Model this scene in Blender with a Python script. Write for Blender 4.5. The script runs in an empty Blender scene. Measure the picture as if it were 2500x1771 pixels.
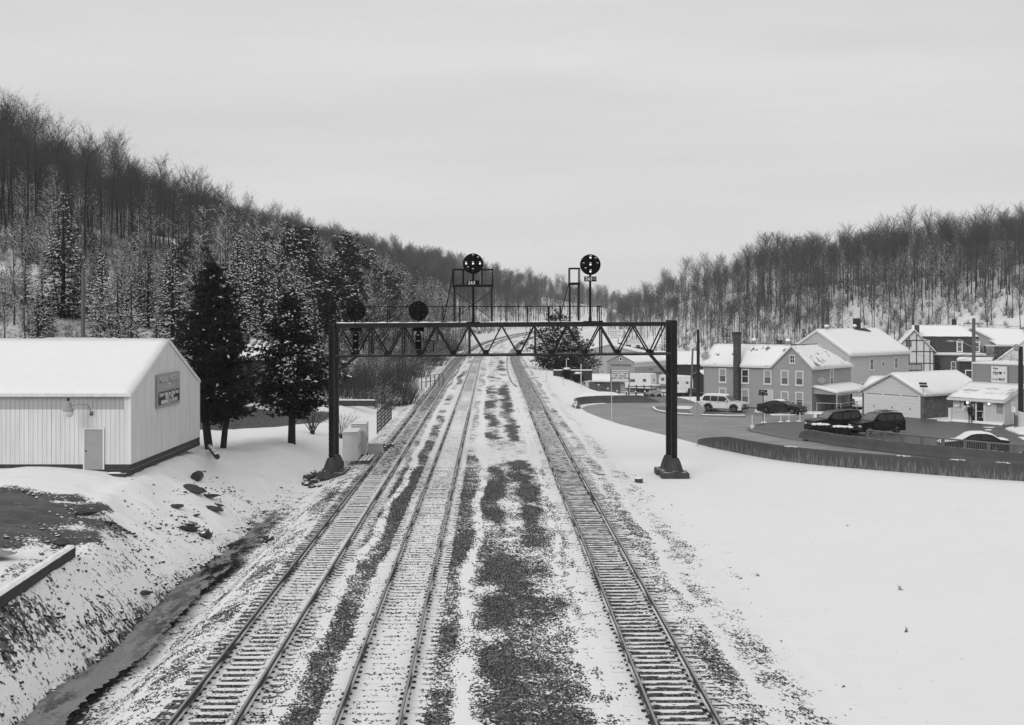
import bpy, bmesh, math, random
import numpy as np
from mathutils import Matrix, Vector
R = math.radians
random.seed(7); rng = np.random.default_rng(7)
SC = bpy.context.scene
COL = SC.collection

# ---------------------------------------------------------------- camera, sky, sun, exposure
cam_d = bpy.data.cameras.new("camera"); cam = bpy.data.objects.new("camera", cam_d); COL.objects.link(cam)
cam.location = (0, 0, 10.0); cam.rotation_euler = (R(90), 0, 0)
cam_d.sensor_width = 36.0; cam_d.lens = 44.64; cam_d.shift_y = -0.0494
cam_d.clip_start = 0.5; cam_d.clip_end = 6000
SC.camera = cam
SUN_EL, SUN_AZ = R(30), R(212)
W = bpy.data.worlds.new("World"); SC.world = W; W.use_nodes = True
wn, wl = W.node_tree.nodes, W.node_tree.links
wn.clear()
w_out = wn.new("ShaderNodeOutputWorld"); w_bg = wn.new("ShaderNodeBackground")
w_sky = wn.new("ShaderNodeTexSky"); w_sky.sky_type = 'NISHITA'; w_sky.sun_disc = False
w_sky.sun_elevation = SUN_EL; w_sky.sun_rotation = SUN_AZ; w_sky.air_density = 1.0; w_sky.dust_density = 5.0
w_bw = wn.new("ShaderNodeRGBToBW"); wl.new(w_sky.outputs[0], w_bw.inputs[0])
w_tc = wn.new("ShaderNodeTexCoord"); w_sp = wn.new("ShaderNodeSeparateXYZ"); wl.new(w_tc.outputs['Generated'], w_sp.inputs[0])
def wmath(op, a, b=None, c=None):
    n = wn.new("ShaderNodeMath"); n.operation = op
    for i, v in enumerate((a, b, c)):
        if v is None: continue
        if isinstance(v, (int, float)): n.inputs[i].default_value = v
        else: wl.new(v, n.inputs[i])
    return n.outputs[0]
# an even cloud deck: brighter overhead than at the horizon, faint flat bands of cloud
w_map = wn.new("ShaderNodeMapping"); w_map.inputs['Scale'].default_value = (1.2, 1.2, 9.0); wl.new(w_tc.outputs['Generated'], w_map.inputs[0])
w_no = wn.new("ShaderNodeTexNoise"); w_no.inputs['Scale'].default_value = 1.6; w_no.inputs['Detail'].default_value = 5; wl.new(w_map.outputs[0], w_no.inputs['Vector'])
zz = wmath('MAXIMUM', w_sp.outputs[2], 0.0)
deck = wmath('ADD', wmath('MULTIPLY', wmath('SMOOTH_MIN', zz, 0.5, 0.3), 1.4), 6.2)
lowlight = wmath('MULTIPLY', wmath('POWER', wmath('SUBTRACT', 1.0, zz), 14.0), 0.75)
deck = wmath('ADD', deck, lowlight)
deck = wmath('MULTIPLY', deck, wmath('MULTIPLY_ADD', w_no.outputs[0], 0.42, 0.76))
total = wmath('ADD', wmath('MULTIPLY', w_bw.outputs[0], 0.10), deck)
w_bg.inputs['Strength'].default_value = 0.10
wl.new(total, w_bg.inputs['Color']); wl.new(w_bg.outputs[0], w_out.inputs['Surface'])
sun_d = bpy.data.lights.new("sun", 'SUN'); sun_d.energy = 1.1; sun_d.angle = R(25); sun_d.color = (1.0, 0.995, 0.985)
sun = bpy.data.objects.new("sun", sun_d); COL.objects.link(sun); sun.location = (-40, -60, 90)
_sd = Vector((math.sin(SUN_AZ) * math.cos(SUN_EL), math.cos(SUN_AZ) * math.cos(SUN_EL), math.sin(SUN_EL)))
sun.rotation_euler = _sd.to_track_quat('Z', 'Y').to_euler()
SC.view_settings.view_transform = 'Standard'; SC.view_settings.look = 'None'
SC.view_settings.exposure = 0.07; SC.view_settings.gamma = 1.0; SC.view_settings.use_curve_mapping = False
SC.render.engine = 'CYCLES'
SC.cycles.use_denoising = True; SC.cycles.denoiser = 'OPENIMAGEDENOISE'; SC.cycles.denoising_input_passes = 'RGB_ALBEDO_NORMAL'; SC.cycles.denoising_prefilter = 'NONE'
SC.cycles.use_adaptive_sampling = True; SC.cycles.adaptive_threshold = 0.006
SC.cycles.max_bounces = 5; SC.cycles.diffuse_bounces = 3; SC.cycles.glossy_bounces = 2
SC.cycles.sample_clamp_indirect = 4.0; SC.cycles.volume_bounces = 1
SC.render.filter_size = 1.2

# ---------------------------------------------------------------- materials
class NT:
    """a few lines of sugar over a material's node tree"""
    def __init__(s, name, rough=0.8, spec=0.3, metal=0.0):
        s.m = bpy.data.materials.new(name); s.m.use_nodes = True
        s.n = s.m.node_tree.nodes; s.l = s.m.node_tree.links
        s.b = s.n['Principled BSDF']
        s.b.inputs['Roughness'].default_value = rough; s.b.inputs['Metallic'].default_value = metal
        s.b.inputs['Specular IOR Level'].default_value = spec
    def put(s, sock, v):
        if isinstance(v, (int, float)):
            if sock.type == 'RGBA': sock.default_value = (v, v, v, 1)
            elif sock.type == 'VECTOR': sock.default_value = (v, v, v)
            else: sock.default_value = v
        elif isinstance(v, tuple): sock.default_value = v
        else: s.l.new(v, sock)
    def math(s, op, a, b=None, c=None, clamp=False):
        n = s.n.new("ShaderNodeMath"); n.operation = op; n.use_clamp = clamp
        for i, v in enumerate((a, b, c)):
            if v is not None: s.put(n.inputs[i], v)
        return n.outputs[0]
    def obj(s): return s.n.new("ShaderNodeTexCoord").outputs['Object']
    def mapping(s, v, scale=(1, 1, 1), rot=(0, 0, 0)):
        n = s.n.new("ShaderNodeMapping"); n.inputs['Scale'].default_value = scale; n.inputs['Rotation'].default_value = rot
        s.l.new(v, n.inputs[0]); return n.outputs[0]
    def noise(s, v=None, scale=5.0, detail=4.0, rough=0.55):
        n = s.n.new("ShaderNodeTexNoise"); n.inputs['Scale'].default_value = scale
        n.inputs['Detail'].default_value = detail; n.inputs['Roughness'].default_value = rough
        if v is not None: s.l.new(v, n.inputs['Vector'])
        return n.outputs['Fac']
    def voro(s, v, scale, rand=1.0):
        n = s.n.new("ShaderNodeTexVoronoi"); n.inputs['Scale'].default_value = scale; n.inputs['Randomness'].default_value = rand
        s.l.new(v, n.inputs['Vector']); return n.outputs['Distance'], n.outputs['Color']
    def xyz(s, v):
        n = s.n.new("ShaderNodeSeparateXYZ"); s.l.new(v, n.inputs[0]); return n.outputs
    def vec(s, x, y, z):
        n = s.n.new("ShaderNodeCombineXYZ")
        for i, q in enumerate((x, y, z)): s.put(n.inputs[i], q)
        return n.outputs[0]
    def ramp(s, v, a, b):
        n = s.n.new("ShaderNodeMapRange"); n.interpolation_type = 'SMOOTHSTEP'
        s.put(n.inputs['Value'], v); s.put(n.inputs['From Min'], a); s.put(n.inputs['From Max'], b)
        return n.outputs[0]
    def mix(s, f, a, b):
        n = s.n.new("ShaderNodeMix"); n.data_type = 'FLOAT'
        s.put(n.inputs[0], f); s.put(n.inputs[2], a); s.put(n.inputs[3], b); return n.outputs[0]
    def attr(s, name):
        n = s.n.new("ShaderNodeAttribute"); n.attribute_name = name; return n
    def nz(s):
        g = s.n.new("ShaderNodeNewGeometry"); return s.xyz(g.outputs['Normal'])[2]
    def bump(s, h, strength=0.5, dist=0.05):
        n = s.n.new("ShaderNodeBump"); n.inputs['Strength'].default_value = strength; n.inputs['Distance'].default_value = dist
        s.l.new(h, n.inputs['Height']); s.l.new(n.outputs[0], s.b.inputs['Normal'])
    def col(s, v): s.put(s.b.inputs['Base Color'], v)

SNOW = 0.80
def mat(name, c, rough=0.75, var=0.15, scale=4.0, bump=0.0, bscale=None, spec=0.3, metal=0.0, snow=None, snow_n=3.0, stretch=(1, 1, 1)):
    """plain grey surface with mottling; snow = how far up a face must point before snow lies on it"""
    t = NT(name, rough, spec, metal); o = t.obj(); ov = t.mapping(o, stretch)
    n = t.noise(ov, scale, 5)
    v = t.math('MULTIPLY_ADD', t.math('SUBTRACT', n, 0.5), 2.6 * var * c, c)
    if snow is not None:
        k = t.math('ADD', t.nz(), t.math('MULTIPLY', t.math('SUBTRACT', t.noise(o, snow_n, 3), 0.5), 0.9))
        f = t.ramp(k, snow - 0.06, snow + 0.10)
        v = t.mix(f, v, SNOW); t.put(t.b.inputs['Roughness'], t.mix(f, rough, 0.9))
        if metal: t.put(t.b.inputs['Metallic'], t.mix(f, metal, 0.0))
    t.col(v)
    if bump: t.bump(t.noise(ov, bscale or scale * 3, 5), bump, 0.03)
    return t.m
def siding(name, c, pitch=0.13, var=0.06, rough=0.7, vertical=False):
    t = NT(name, rough); o = t.obj(); x = t.xyz(o)
    a = t.math('ADD', x[0], x[1]) if vertical else x[2]
    f = t.math('FRACT', t.math('DIVIDE', a, pitch))
    streak = t.noise(t.mapping(o, (1.2, 1.2, 0.25)), 2.5, 5)
    board = t.n.new("ShaderNodeTexWhiteNoise"); board.noise_dimensions = '1D'
    t.put(board.inputs['W'], t.math('FLOOR', t.math('DIVIDE', a, pitch)))
    v = t.math('MULTIPLY_ADD', t.math('SUBTRACT', streak, 0.5), 2.4 * var * c, c)
    v = t.math('MULTIPLY', v, t.math('MULTIPLY_ADD', board.outputs[0], 0.05, 0.975))
    t.col(v)
    h = t.ramp(f, 0.0, 0.10) if vertical else t.math('SUBTRACT', 1.0, f)
    t.bump(h, 0.9, 0.03)
    return t.m
def masonry(name, c, bw, bh, var=0.25, mortar=0.5, rough=0.85, bump=0.8):
    t = NT(name, rough); o = t.obj(); x = t.xyz(o)
    b = t.n.new("ShaderNodeTexBrick"); t.l.new(t.vec(t.math('ADD', x[0], x[1]), x[2], 0.0), b.inputs['Vector'])
    b.inputs['Scale'].default_value = 1.0; b.inputs['Brick Width'].default_value = bw; b.inputs['Row Height'].default_value = bh
    b.inputs['Mortar Size'].default_value = bh * 0.07; b.inputs['Bias'].default_value = 0.0
    b.inputs['Color1'].default_value = (c * (1 - var),) * 3 + (1,); b.inputs['Color2'].default_value = (c * (1 + var),) * 3 + (1,)
    b.inputs['Mortar'].default_value = (mortar * c * 1.6,) * 3 + (1,)
    n = t.noise(o, 3.0, 5)
    mx = t.n.new("ShaderNodeMix"); mx.data_type = 'RGBA'; mx.blend_type = 'MULTIPLY'; mx.inputs[0].default_value = 1
    t.l.new(b.outputs['Color'], mx.inputs[6]); t.l.new(t.math('MULTIPLY_ADD', n, 0.8, 0.6), mx.inputs[7])
    t.l.new(mx.outputs[2], t.b.inputs['Base Color'])
    t.bump(t.math('ADD', t.math('SUBTRACT', 1.0, b.outputs['Fac']), t.math('MULTIPLY', t.noise(o, 14, 4), 0.7)), bump, 0.02)
    return t.m
def snow_mat(name, patch=None, under=0.14, ps=(1.0, 1.0, 1.0), pscale=1.3):
    """lying snow; patch = how much of what is underneath shows through"""
    t = NT(name, 0.9, 0.15); o = t.obj()
    v = t.math('MULTIPLY_ADD', t.noise(o, 2.0, 4), 0.08, SNOW - 0.04)
    if patch is not None:
        n = t.math('ADD', t.noise(t.mapping(o, ps), pscale, 6, 0.62), t.math('MULTIPLY', t.noise(o, 0.35, 2), 0.5))
        f = t.ramp(n, 1.10 - patch, 1.16 - patch)
        v = t.mix(f, v, t.math('MULTIPLY_ADD', t.noise(o, 6, 3), under, under * 0.5))
    t.col(v); t.bump(t.noise(o, 5.0, 5), 0.35, 0.05)
    return t.m
def emit(name, e):
    t = NT(name); t.col(0.8); t.b.inputs['Emission Color'].default_value = (1, 1, 1, 1); t.b.inputs['Emission Strength'].default_value = e
    return t.m
def glass(name, c=0.03, rough=0.08, spec=0.6):
    t = NT(name, rough, spec); o = t.obj()
    t.col(t.math('MULTIPLY_ADD', t.noise(o, 1.7, 2), c, c * 0.5)); return t.m
MT = {}
def mk(k, *a, **kw): MT[k] = mat(k, *a, **kw); return MT[k]
mk('black_steel', 0.007, 0.6, 0.5, 1.5, 0.3, 9, spec=.12, snow=0.80, snow_n=2.0)
mk('weathered_steel', 0.020, 0.6, 0.6, 1.3, 0.3, 9, spec=.15, snow=0.80, snow_n=2.0)
mk('gate_post_steel', 0.020, 0.6, 0.6, 1.1, 0.3, 7, spec=.15, stretch=(1, 1, .3))
mk('signal_black', 0.006, 0.6, 0.3, 3, spec=.1, snow=0.72, snow_n=4)
mk('disc_black', 0.004, 0.6, 0.3, 3, spec=.08)
mk('footing_concrete', 0.05, 0.85, 0.6, 2.0, 0.6, 8, snow=1.02)
mk('rail_steel', 0.10, 0.45, 0.35, 2.0, metal=0.3)
mk('plate_steel', 0.018, 0.7, 0.4, 6)
mk('white_paint', 0.66, 0.6, 0.08, 2.0)
mk('offwhite_paint', 0.52, 0.6, 0.10, 2.0)
mk('trim_white', 0.62, 0.6, 0.08, 2.0)
mk('grey_paint', 0.30, 0.6, 0.10, 2.0)
mk('rail_grey', 0.16, 0.6, 0.2, 2.0)
mk('dark_paint', 0.03, 0.5, 0.2, 2.0)
mk('dark_wood', 0.045, 0.85, 0.5, 3.0, 0.5, 10, snow=0.85)
mk('pole_wood', 0.10, 0.85, 0.35, 3.0, 0.4, 10, stretch=(3, 3, .4))
mk('dark_pole_wood', 0.025, 0.85, 0.35, 3.0, 0.4, 10, stretch=(3, 3, .4))
mk('fence_wood', 0.12, 0.85, 0.4, 2.0, snow=0.75)
mk('rock', 0.05, 0.9, 0.5, 2.2, 0.8, 9, snow=0.78, snow_n=2.5)
mk('kerb_concrete', 0.20, 0.85, 0.3, 1.5, 0.4, 12)
mk('barrier_concrete', 0.085, 0.85, 0.35, 0.8, 0.4, 12, snow=1.05)
mk('rubber', 0.012, 0.8, 0.3, 5)
mk('rim_metal', 0.30, 0.35, 0.2, 5, metal=0.5)
mk('chrome', 0.5, 0.25, 0.1, 5, metal=0.8)
mk('plastic_dark', 0.018, 0.55, 0.2, 5)
mk('lamp_lens', 0.55, 0.15, 0.1, 8)
mk('tail_lens', 0.06, 0.2, 0.1, 8)
mk('roof_shingle', 0.09, 0.9, 0.4, 5, 0.5, 20)
mk('dark_roof', 0.05, 0.9, 0.4, 5, 0.5, 20)
mk('bark', 0.026, 0.9, 0.5, 3.0, 0.6, 12, stretch=(2, 2, .5))
mk('grey_bark', 0.075, 0.9, 0.4, 0.7)
mk('twig', 0.064, 0.9, 0.5, 0.25)
mk('snow_twig', 0.050, 0.9, 0.4, 0.4, snow=0.45, snow_n=0.6)
mk('needles_dark', 0.011, 0.8, 0.6, 0.8)
mk('needles', 0.017, 0.8, 0.6, 0.8)
mk('skin', 0.35, 0.6, 0.1); mk('coat', 0.02, 0.85, 0.2); mk('trousers', 0.05, 0.85, 0.2); mk('hair', 0.02, 0.6, 0.2)
MT['snow'] = snow_mat('snow'); MT['roof_snow'] = snow_mat('roof_snow', 0.27, 0.12)
MT['thin_snow'] = snow_mat('thin_snow', 0.52, 0.10, (1, 1, 1), 1.1)
MT['sky_pale_windshield'] = glass('sky_pale_windshield', 0.13, .25, .4)  # paler than car_glass: the sky's reflection in windshields is put into the base colour
mk('flat_stone', 0.05, 0.9, 0.5, 2.2, 0.8, 9)
MT['window_glass'] = glass('window_glass', 0.022); MT['car_glass'] = glass('car_glass', 0.012, 0.06, 0.5)
MT['blind'] = mat('blind', 0.30, 0.7, 0.15, 3); MT['dull_pane'] = glass('dull_pane', 0.11, 0.2)

# ---------------------------------------------------------------- mesh helpers
class MB:
    def __init__(s): s.v = []; s.f = []; s.mi = []; s.M = None; s.k = 0
    def add(s, vs, fs):
        b = len(s.v)
        if s.M is not None: vs = [tuple(s.M @ Vector(p)) for p in vs]
        s.v.extend([tuple(p) for p in vs]); s.f.extend([tuple(b + i for i in f) for f in fs]); s.mi.extend([s.k] * len(fs)); return s
    def box(s, x0, x1, y0, y1, z0, z1, ch=0.0):
        if ch <= 0:
            return s.add([(x0, y0, z0), (x1, y0, z0), (x1, y1, z0), (x0, y1, z0), (x0, y0, z1), (x1, y0, z1), (x1, y1, z1), (x0, y1, z1)],
                  [(3, 2, 1, 0), (4, 5, 6, 7), (0, 1, 5, 4), (1, 2, 6, 5), (2, 3, 7, 6), (3, 0, 4, 7)])
        c = ch
        def ring(i, z): return [(x0 + i, y0 + c, z), (x0 + c, y0 + i, z), (x1 - c, y0 + i, z), (x1 - i, y0 + c, z), (x1 - i, y1 - c, z), (x1 - c, y1 - i, z), (x0 + c, y1 - i, z), (x0 + i, y1 - c, z)]
        return s.loft([ring(c, z0), ring(0, z0 + c), ring(0, z1 - c), ring(c, z1)])
    def loft(s, rings, cap=True, closed=True):
        n = len(rings[0]); vs = [p for r in rings for p in r]; fs = []
        for j in range(len(rings) - 1):
            for i in range(n if closed else n - 1):
                a = j * n + i; b = j * n + (i + 1) % n; fs.append((a, b, b + n, a + n))
        if cap: fs.append(tuple(reversed(range(n)))); fs.append(tuple(range((len(rings) - 1) * n, len(rings) * n)))
        return s.add(vs, fs)
    def beam(s, p0, p1, w, h=None, up=(0, 0, 1)):
        h = w if h is None else h; p0 = Vector(p0); p1 = Vector(p1); d = (p1 - p0).normalized(); u = Vector(up)
        if abs(d.dot(u)) > 0.98: u = Vector((0, 1, 0))
        a = d.cross(u).normalized() * (w / 2); b = a.cross(d).normalized() * (h / 2)
        return s.loft([[p + a + b, p - a + b, p - a - b, p + a - b] for p in (p0, p1)])
    def tube(s, pts, r, n=8, cap=True):
        pts = [Vector(p) for p in pts]; rs = r if isinstance(r, (list, tuple)) else [r] * len(pts); rings = []
        for i, p in enumerate(pts):
            d = (pts[min(i + 1, len(pts) - 1)] - pts[max(i - 1, 0)]).normalized()
            u = Vector((0, 0, 1)) if abs(d.z) < 0.95 else Vector((1, 0, 0))
            a = d.cross(u).normalized(); b = d.cross(a)
            rings.append([p + (a * math.cos(2 * math.pi * k / n) + b * math.sin(2 * math.pi * k / n)) * rs[i] for k in range(n)])
        return s.loft(rings, cap)
    def lathe(s, prof, n=16, axis='z', c=(0, 0, 0)):
        rings = []
        for r, h in prof:
            ring = []
            for k in range(n):
                a = 2 * math.pi * k / n; x, y = r * math.cos(a), r * math.sin(a)
                ring.append((c[0] + x, c[1] + y, c[2] + h) if axis == 'z' else ((c[0] + x, c[1] + h, c[2] - y) if axis == 'y' else (c[0] + h, c[1] + x, c[2] + y)))
            rings.append(ring)
        return s.loft(rings)
    def prism(s, poly, axis, a, b):
        """2-D polygon pushed along an axis: y -> poly is (x,z); x -> (y,z); z -> (x,y)"""
        f = {'y': lambda p, q: (p[0], q, p[1]), 'x': lambda p, q: (q, p[0], p[1]), 'z': lambda p, q: (p[0], p[1], q)}[axis]
        return s.loft([[f(p, a) for p in poly], [f(p, b) for p in poly]])
    def slab(s, poly, t):
        """3-D polygon given a thickness straight down"""
        n = len(poly); vs = list(poly) + [(p[0], p[1], p[2] - t) for p in poly]
        fs = [tuple(range(n)), tuple(reversed(range(n, 2 * n)))] + [(i, i + n, (i + 1) % n + n, (i + 1) % n) for i in range(n)]
        return s.add(vs, fs)
    def poly(s, pts): return s.add(pts, [tuple(range(len(pts)))])
    def ball(s, c, r, seg=10, rings=6, jit=0.0, sq=(1, 1, 1)):
        rr = []
        for j in range(rings + 1):
            a = math.pi * j / rings; rad = max(math.sin(a), 0.02); ring = []
            for k in range(seg):
                q = 2 * math.pi * k / seg; m = r * (1 + random.uniform(-jit, jit))
                ring.append((c[0] + rad * math.cos(q) * m * sq[0], c[1] + rad * math.sin(q) * m * sq[1], c[2] - math.cos(a) * m * sq[2]))
            rr.append(ring)
        return s.loft(rr)
    def build(s, name, mats, parent=None, loc=None, smooth=False, fix=True):
        me = bpy.data.meshes.new(name); me.from_pydata([tuple(p) for p in s.v], [], s.f)
        for m in (mats if isinstance(mats, (list, tuple)) else [mats]): me.materials.append(MT[m] if isinstance(m, str) else m)
        me.polygons.foreach_set('material_index', s.mi)
        if smooth: me.polygons.foreach_set('use_smooth', [True] * len(s.f))
        me.update()
        if fix:
            b = bmesh.new(); b.from_mesh(me); bmesh.ops.recalc_face_normals(b, faces=b.faces); b.to_mesh(me); b.free()
        o = bpy.data.objects.new(name, me); COL.objects.link(o)
        if parent: o.parent = parent
        if loc: o.location = loc
        return o
def tag(o, label=None, cat=None, group=None, kind=None):
    if label: o['label'] = label
    if cat: o['category'] = cat
    if group: o['group'] = group
    if kind: o['kind'] = kind
    return o
def thing(name, label, cat, loc=(0, 0, 0), rz=0.0, group=None):
    o = bpy.data.objects.new(name, None); o.empty_display_size = 0.2; COL.objects.link(o)
    o.location = loc; o.rotation_euler = (0, 0, rz); return tag(o, label, cat, group)
def dup(root, loc, rz, label, group=None, scale=None):
    """a copy of a thing with copies of its parts and sub-parts"""
    r = root.copy(); COL.objects.link(r); r.location = loc; r.rotation_euler = (0, 0, rz); r['label'] = label
    if group: r['group'] = group
    if scale: r.scale = scale
    for ch in list(root.children):
        c = ch.copy(); COL.objects.link(c); c.parent = r
        for g in list(ch.children):
            d = g.copy(); COL.objects.link(d); d.parent = c
    return r
def wallM(ox, oy, a): return Matrix.Translation((ox, oy, 0)) @ Matrix.Rotation(R(a), 4, 'Z')
def text_mesh(body, size, align='CENTER', bold=0.0, sx=1.0, shear=0.0, ext=0.004):
    c = bpy.data.curves.new("letters", 'FONT'); c.body = body; c.size = size; c.align_x = align; c.align_y = 'CENTER'
    c.extrude = ext; c.offset = bold; c.shear = shear; c.resolution_u = 2
    o = bpy.data.objects.new("letters", c); COL.objects.link(o); dg = bpy.context.evaluated_depsgraph_get()
    me = bpy.data.meshes.new_from_object(o.evaluated_get(dg)); bpy.data.objects.remove(o); bpy.data.curves.remove(c)
    vs = [(v.co.x * sx, v.co.y, v.co.z) for v in me.vertices]; fs = [tuple(p.vertices) for p in me.polygons]
    bpy.data.meshes.remove(me); return vs, fs
def put_text(mb, body, x, z, size, y=-0.01, **kw):
    """letters standing on a wall plane: x along the wall, z up, facing -y of the builder's frame"""
    vs, fs = text_mesh(body, size, **kw)
    return mb.add([(x + p[0], y - p[2], z + p[1]) for p in vs], fs)

# ---------------------------------------------------------------- the lie of the land
def X3(Y):
    Y = np.asarray(Y, float); return 4.6 - .0165 * Y + np.maximum(0, Y - 235) ** 2 / 5500.0
def sm(x, a, b):
    t = np.clip((np.asarray(x, float) - a) / (b - a), 0, 1); return t * t * (3 - 2 * t)
def vnoise(x, y, s, seed=0):
    """smooth value noise on arrays"""
    x = np.asarray(x, float) * s + seed * 17.3; y = np.asarray(y, float) * s - seed * 9.1
    xi = np.floor(x); yi = np.floor(y); xf = x - xi; yf = y - yi; u = xf * xf * (3 - 2 * xf); v = yf * yf * (3 - 2 * yf)
    def h(a, b):
        q = np.sin(a * 127.1 + b * 311.7 + seed * 3.7) * 43758.5453; return q - np.floor(q)
    return (h(xi, yi) * (1 - u) + h(xi + 1, yi) * u) * (1 - v) + (h(xi, yi + 1) * (1 - u) + h(xi + 1, yi + 1) * u) * v
TRACKS = (0.0, -7.5, -11.35)
RX = [45, 58, 66, 80, 94, 111, 132, 152, 169, 260]
RF = [640, 560, 430, 370, 330, 300, 275, 258, 250, 240]
RY = [720, 650, 560, 505, 482, 455, 440, 430, 420, 400]
RZ = [0, 1.5, 7, 15.5, 19, 20.5, 21.5, 23, 26, 31]
def gz(X, Y):
    X = np.asarray(X, float); Y = np.asarray(Y, float); s = X - X3(Y)
    # right of the tracks: flat, then the valley floor drops away behind the bend in the road
    floor = -0.2 - 3.8 * sm(Y, 144, 212) * sm(s, 5, 16)
    zr = 0.2 - 0.2 * sm(s, 1.6, 3.2) + floor * sm(s, 2.8, 4.6)
    hr = np.interp(X, RX, RZ); yf = np.interp(X, RX, RF); yr = np.interp(X, RX, RY)
    hill = hr * sm(Y, yf, yr + 25) * (1 - 0.85 * sm(Y, yr + 60, yr + 330) * (1 - sm(X, 150, 300)))
    zr = zr + (hill + 3.2 * sm(Y, yf - 60, yr)) * sm(s, 10, 40)
    # left of the tracks: ballast shoulder, ditch, bank, yard, hill
    fade = 1 - sm(Y, 70, 84)
    edge = -19.0 - 3.2 * sm(Y, 44, 60)
    ditch = -1.15 * sm(-s, 13.4, 15.6)
    bank = (2.55 + .25 * sm(Y, 45, 60)) * np.clip((-s - 17.0) / (-edge - 17.0), 0, 1) ** 0.9 + 0.45 * sm(-s, -edge, -edge + 4)
    near = 0.2 - 0.2 * sm(-s, 12.9, 13.7) + ditch + bank
    far = 0.2 - 0.2 * sm(-s, 12.9, 13.9) + 1.05 * sm(-s, 14.5, 19.5) + 1.0 * sm(-s, 22.5, 31)
    zl = near * fade + far * (1 - fade)
    d = np.maximum(0, -s - 24) * sm(Y, 104, 150)
    crest = 37 - 31 * sm(Y, 850, 1300)
    h = 0.45 * d; h = crest * (1 - np.exp(-(h / crest) * (1 + .6 * (h / crest) ** 2)))
    zl = zl + h
    z = np.where(s > -6, zr, zl)
    rough = (vnoise(X, Y, .35, 1) - .5) * .10 + (vnoise(X, Y, 1.3, 2) - .5) * .07 * (s < -13.5)
    z = z + rough * sm(np.abs(s + 5.5), 8.2, 10) * (1 - sm(s, 3, 4.6) * (Y < 150))
    z = z + ((vnoise(X, Y, .11, 61) - .5) * .16 + (vnoise(X, Y, .31, 62) - .5) * .05) * sm(s, 5, 9) * (1 - sm(Y, 60, 74))
    hillrough = (vnoise(X, Y, .06, 3) - .5) * 4.0
    return z + hillrough * sm(np.maximum(-s - 40, (s - 25) * (Y > 280)), 0, 60)
def gz1(x, y): return float(gz(np.array([x]), np.array([y]))[0])
def on(x, y, dz=0.0): return (x, y, gz1(x, y) + dz)

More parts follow.
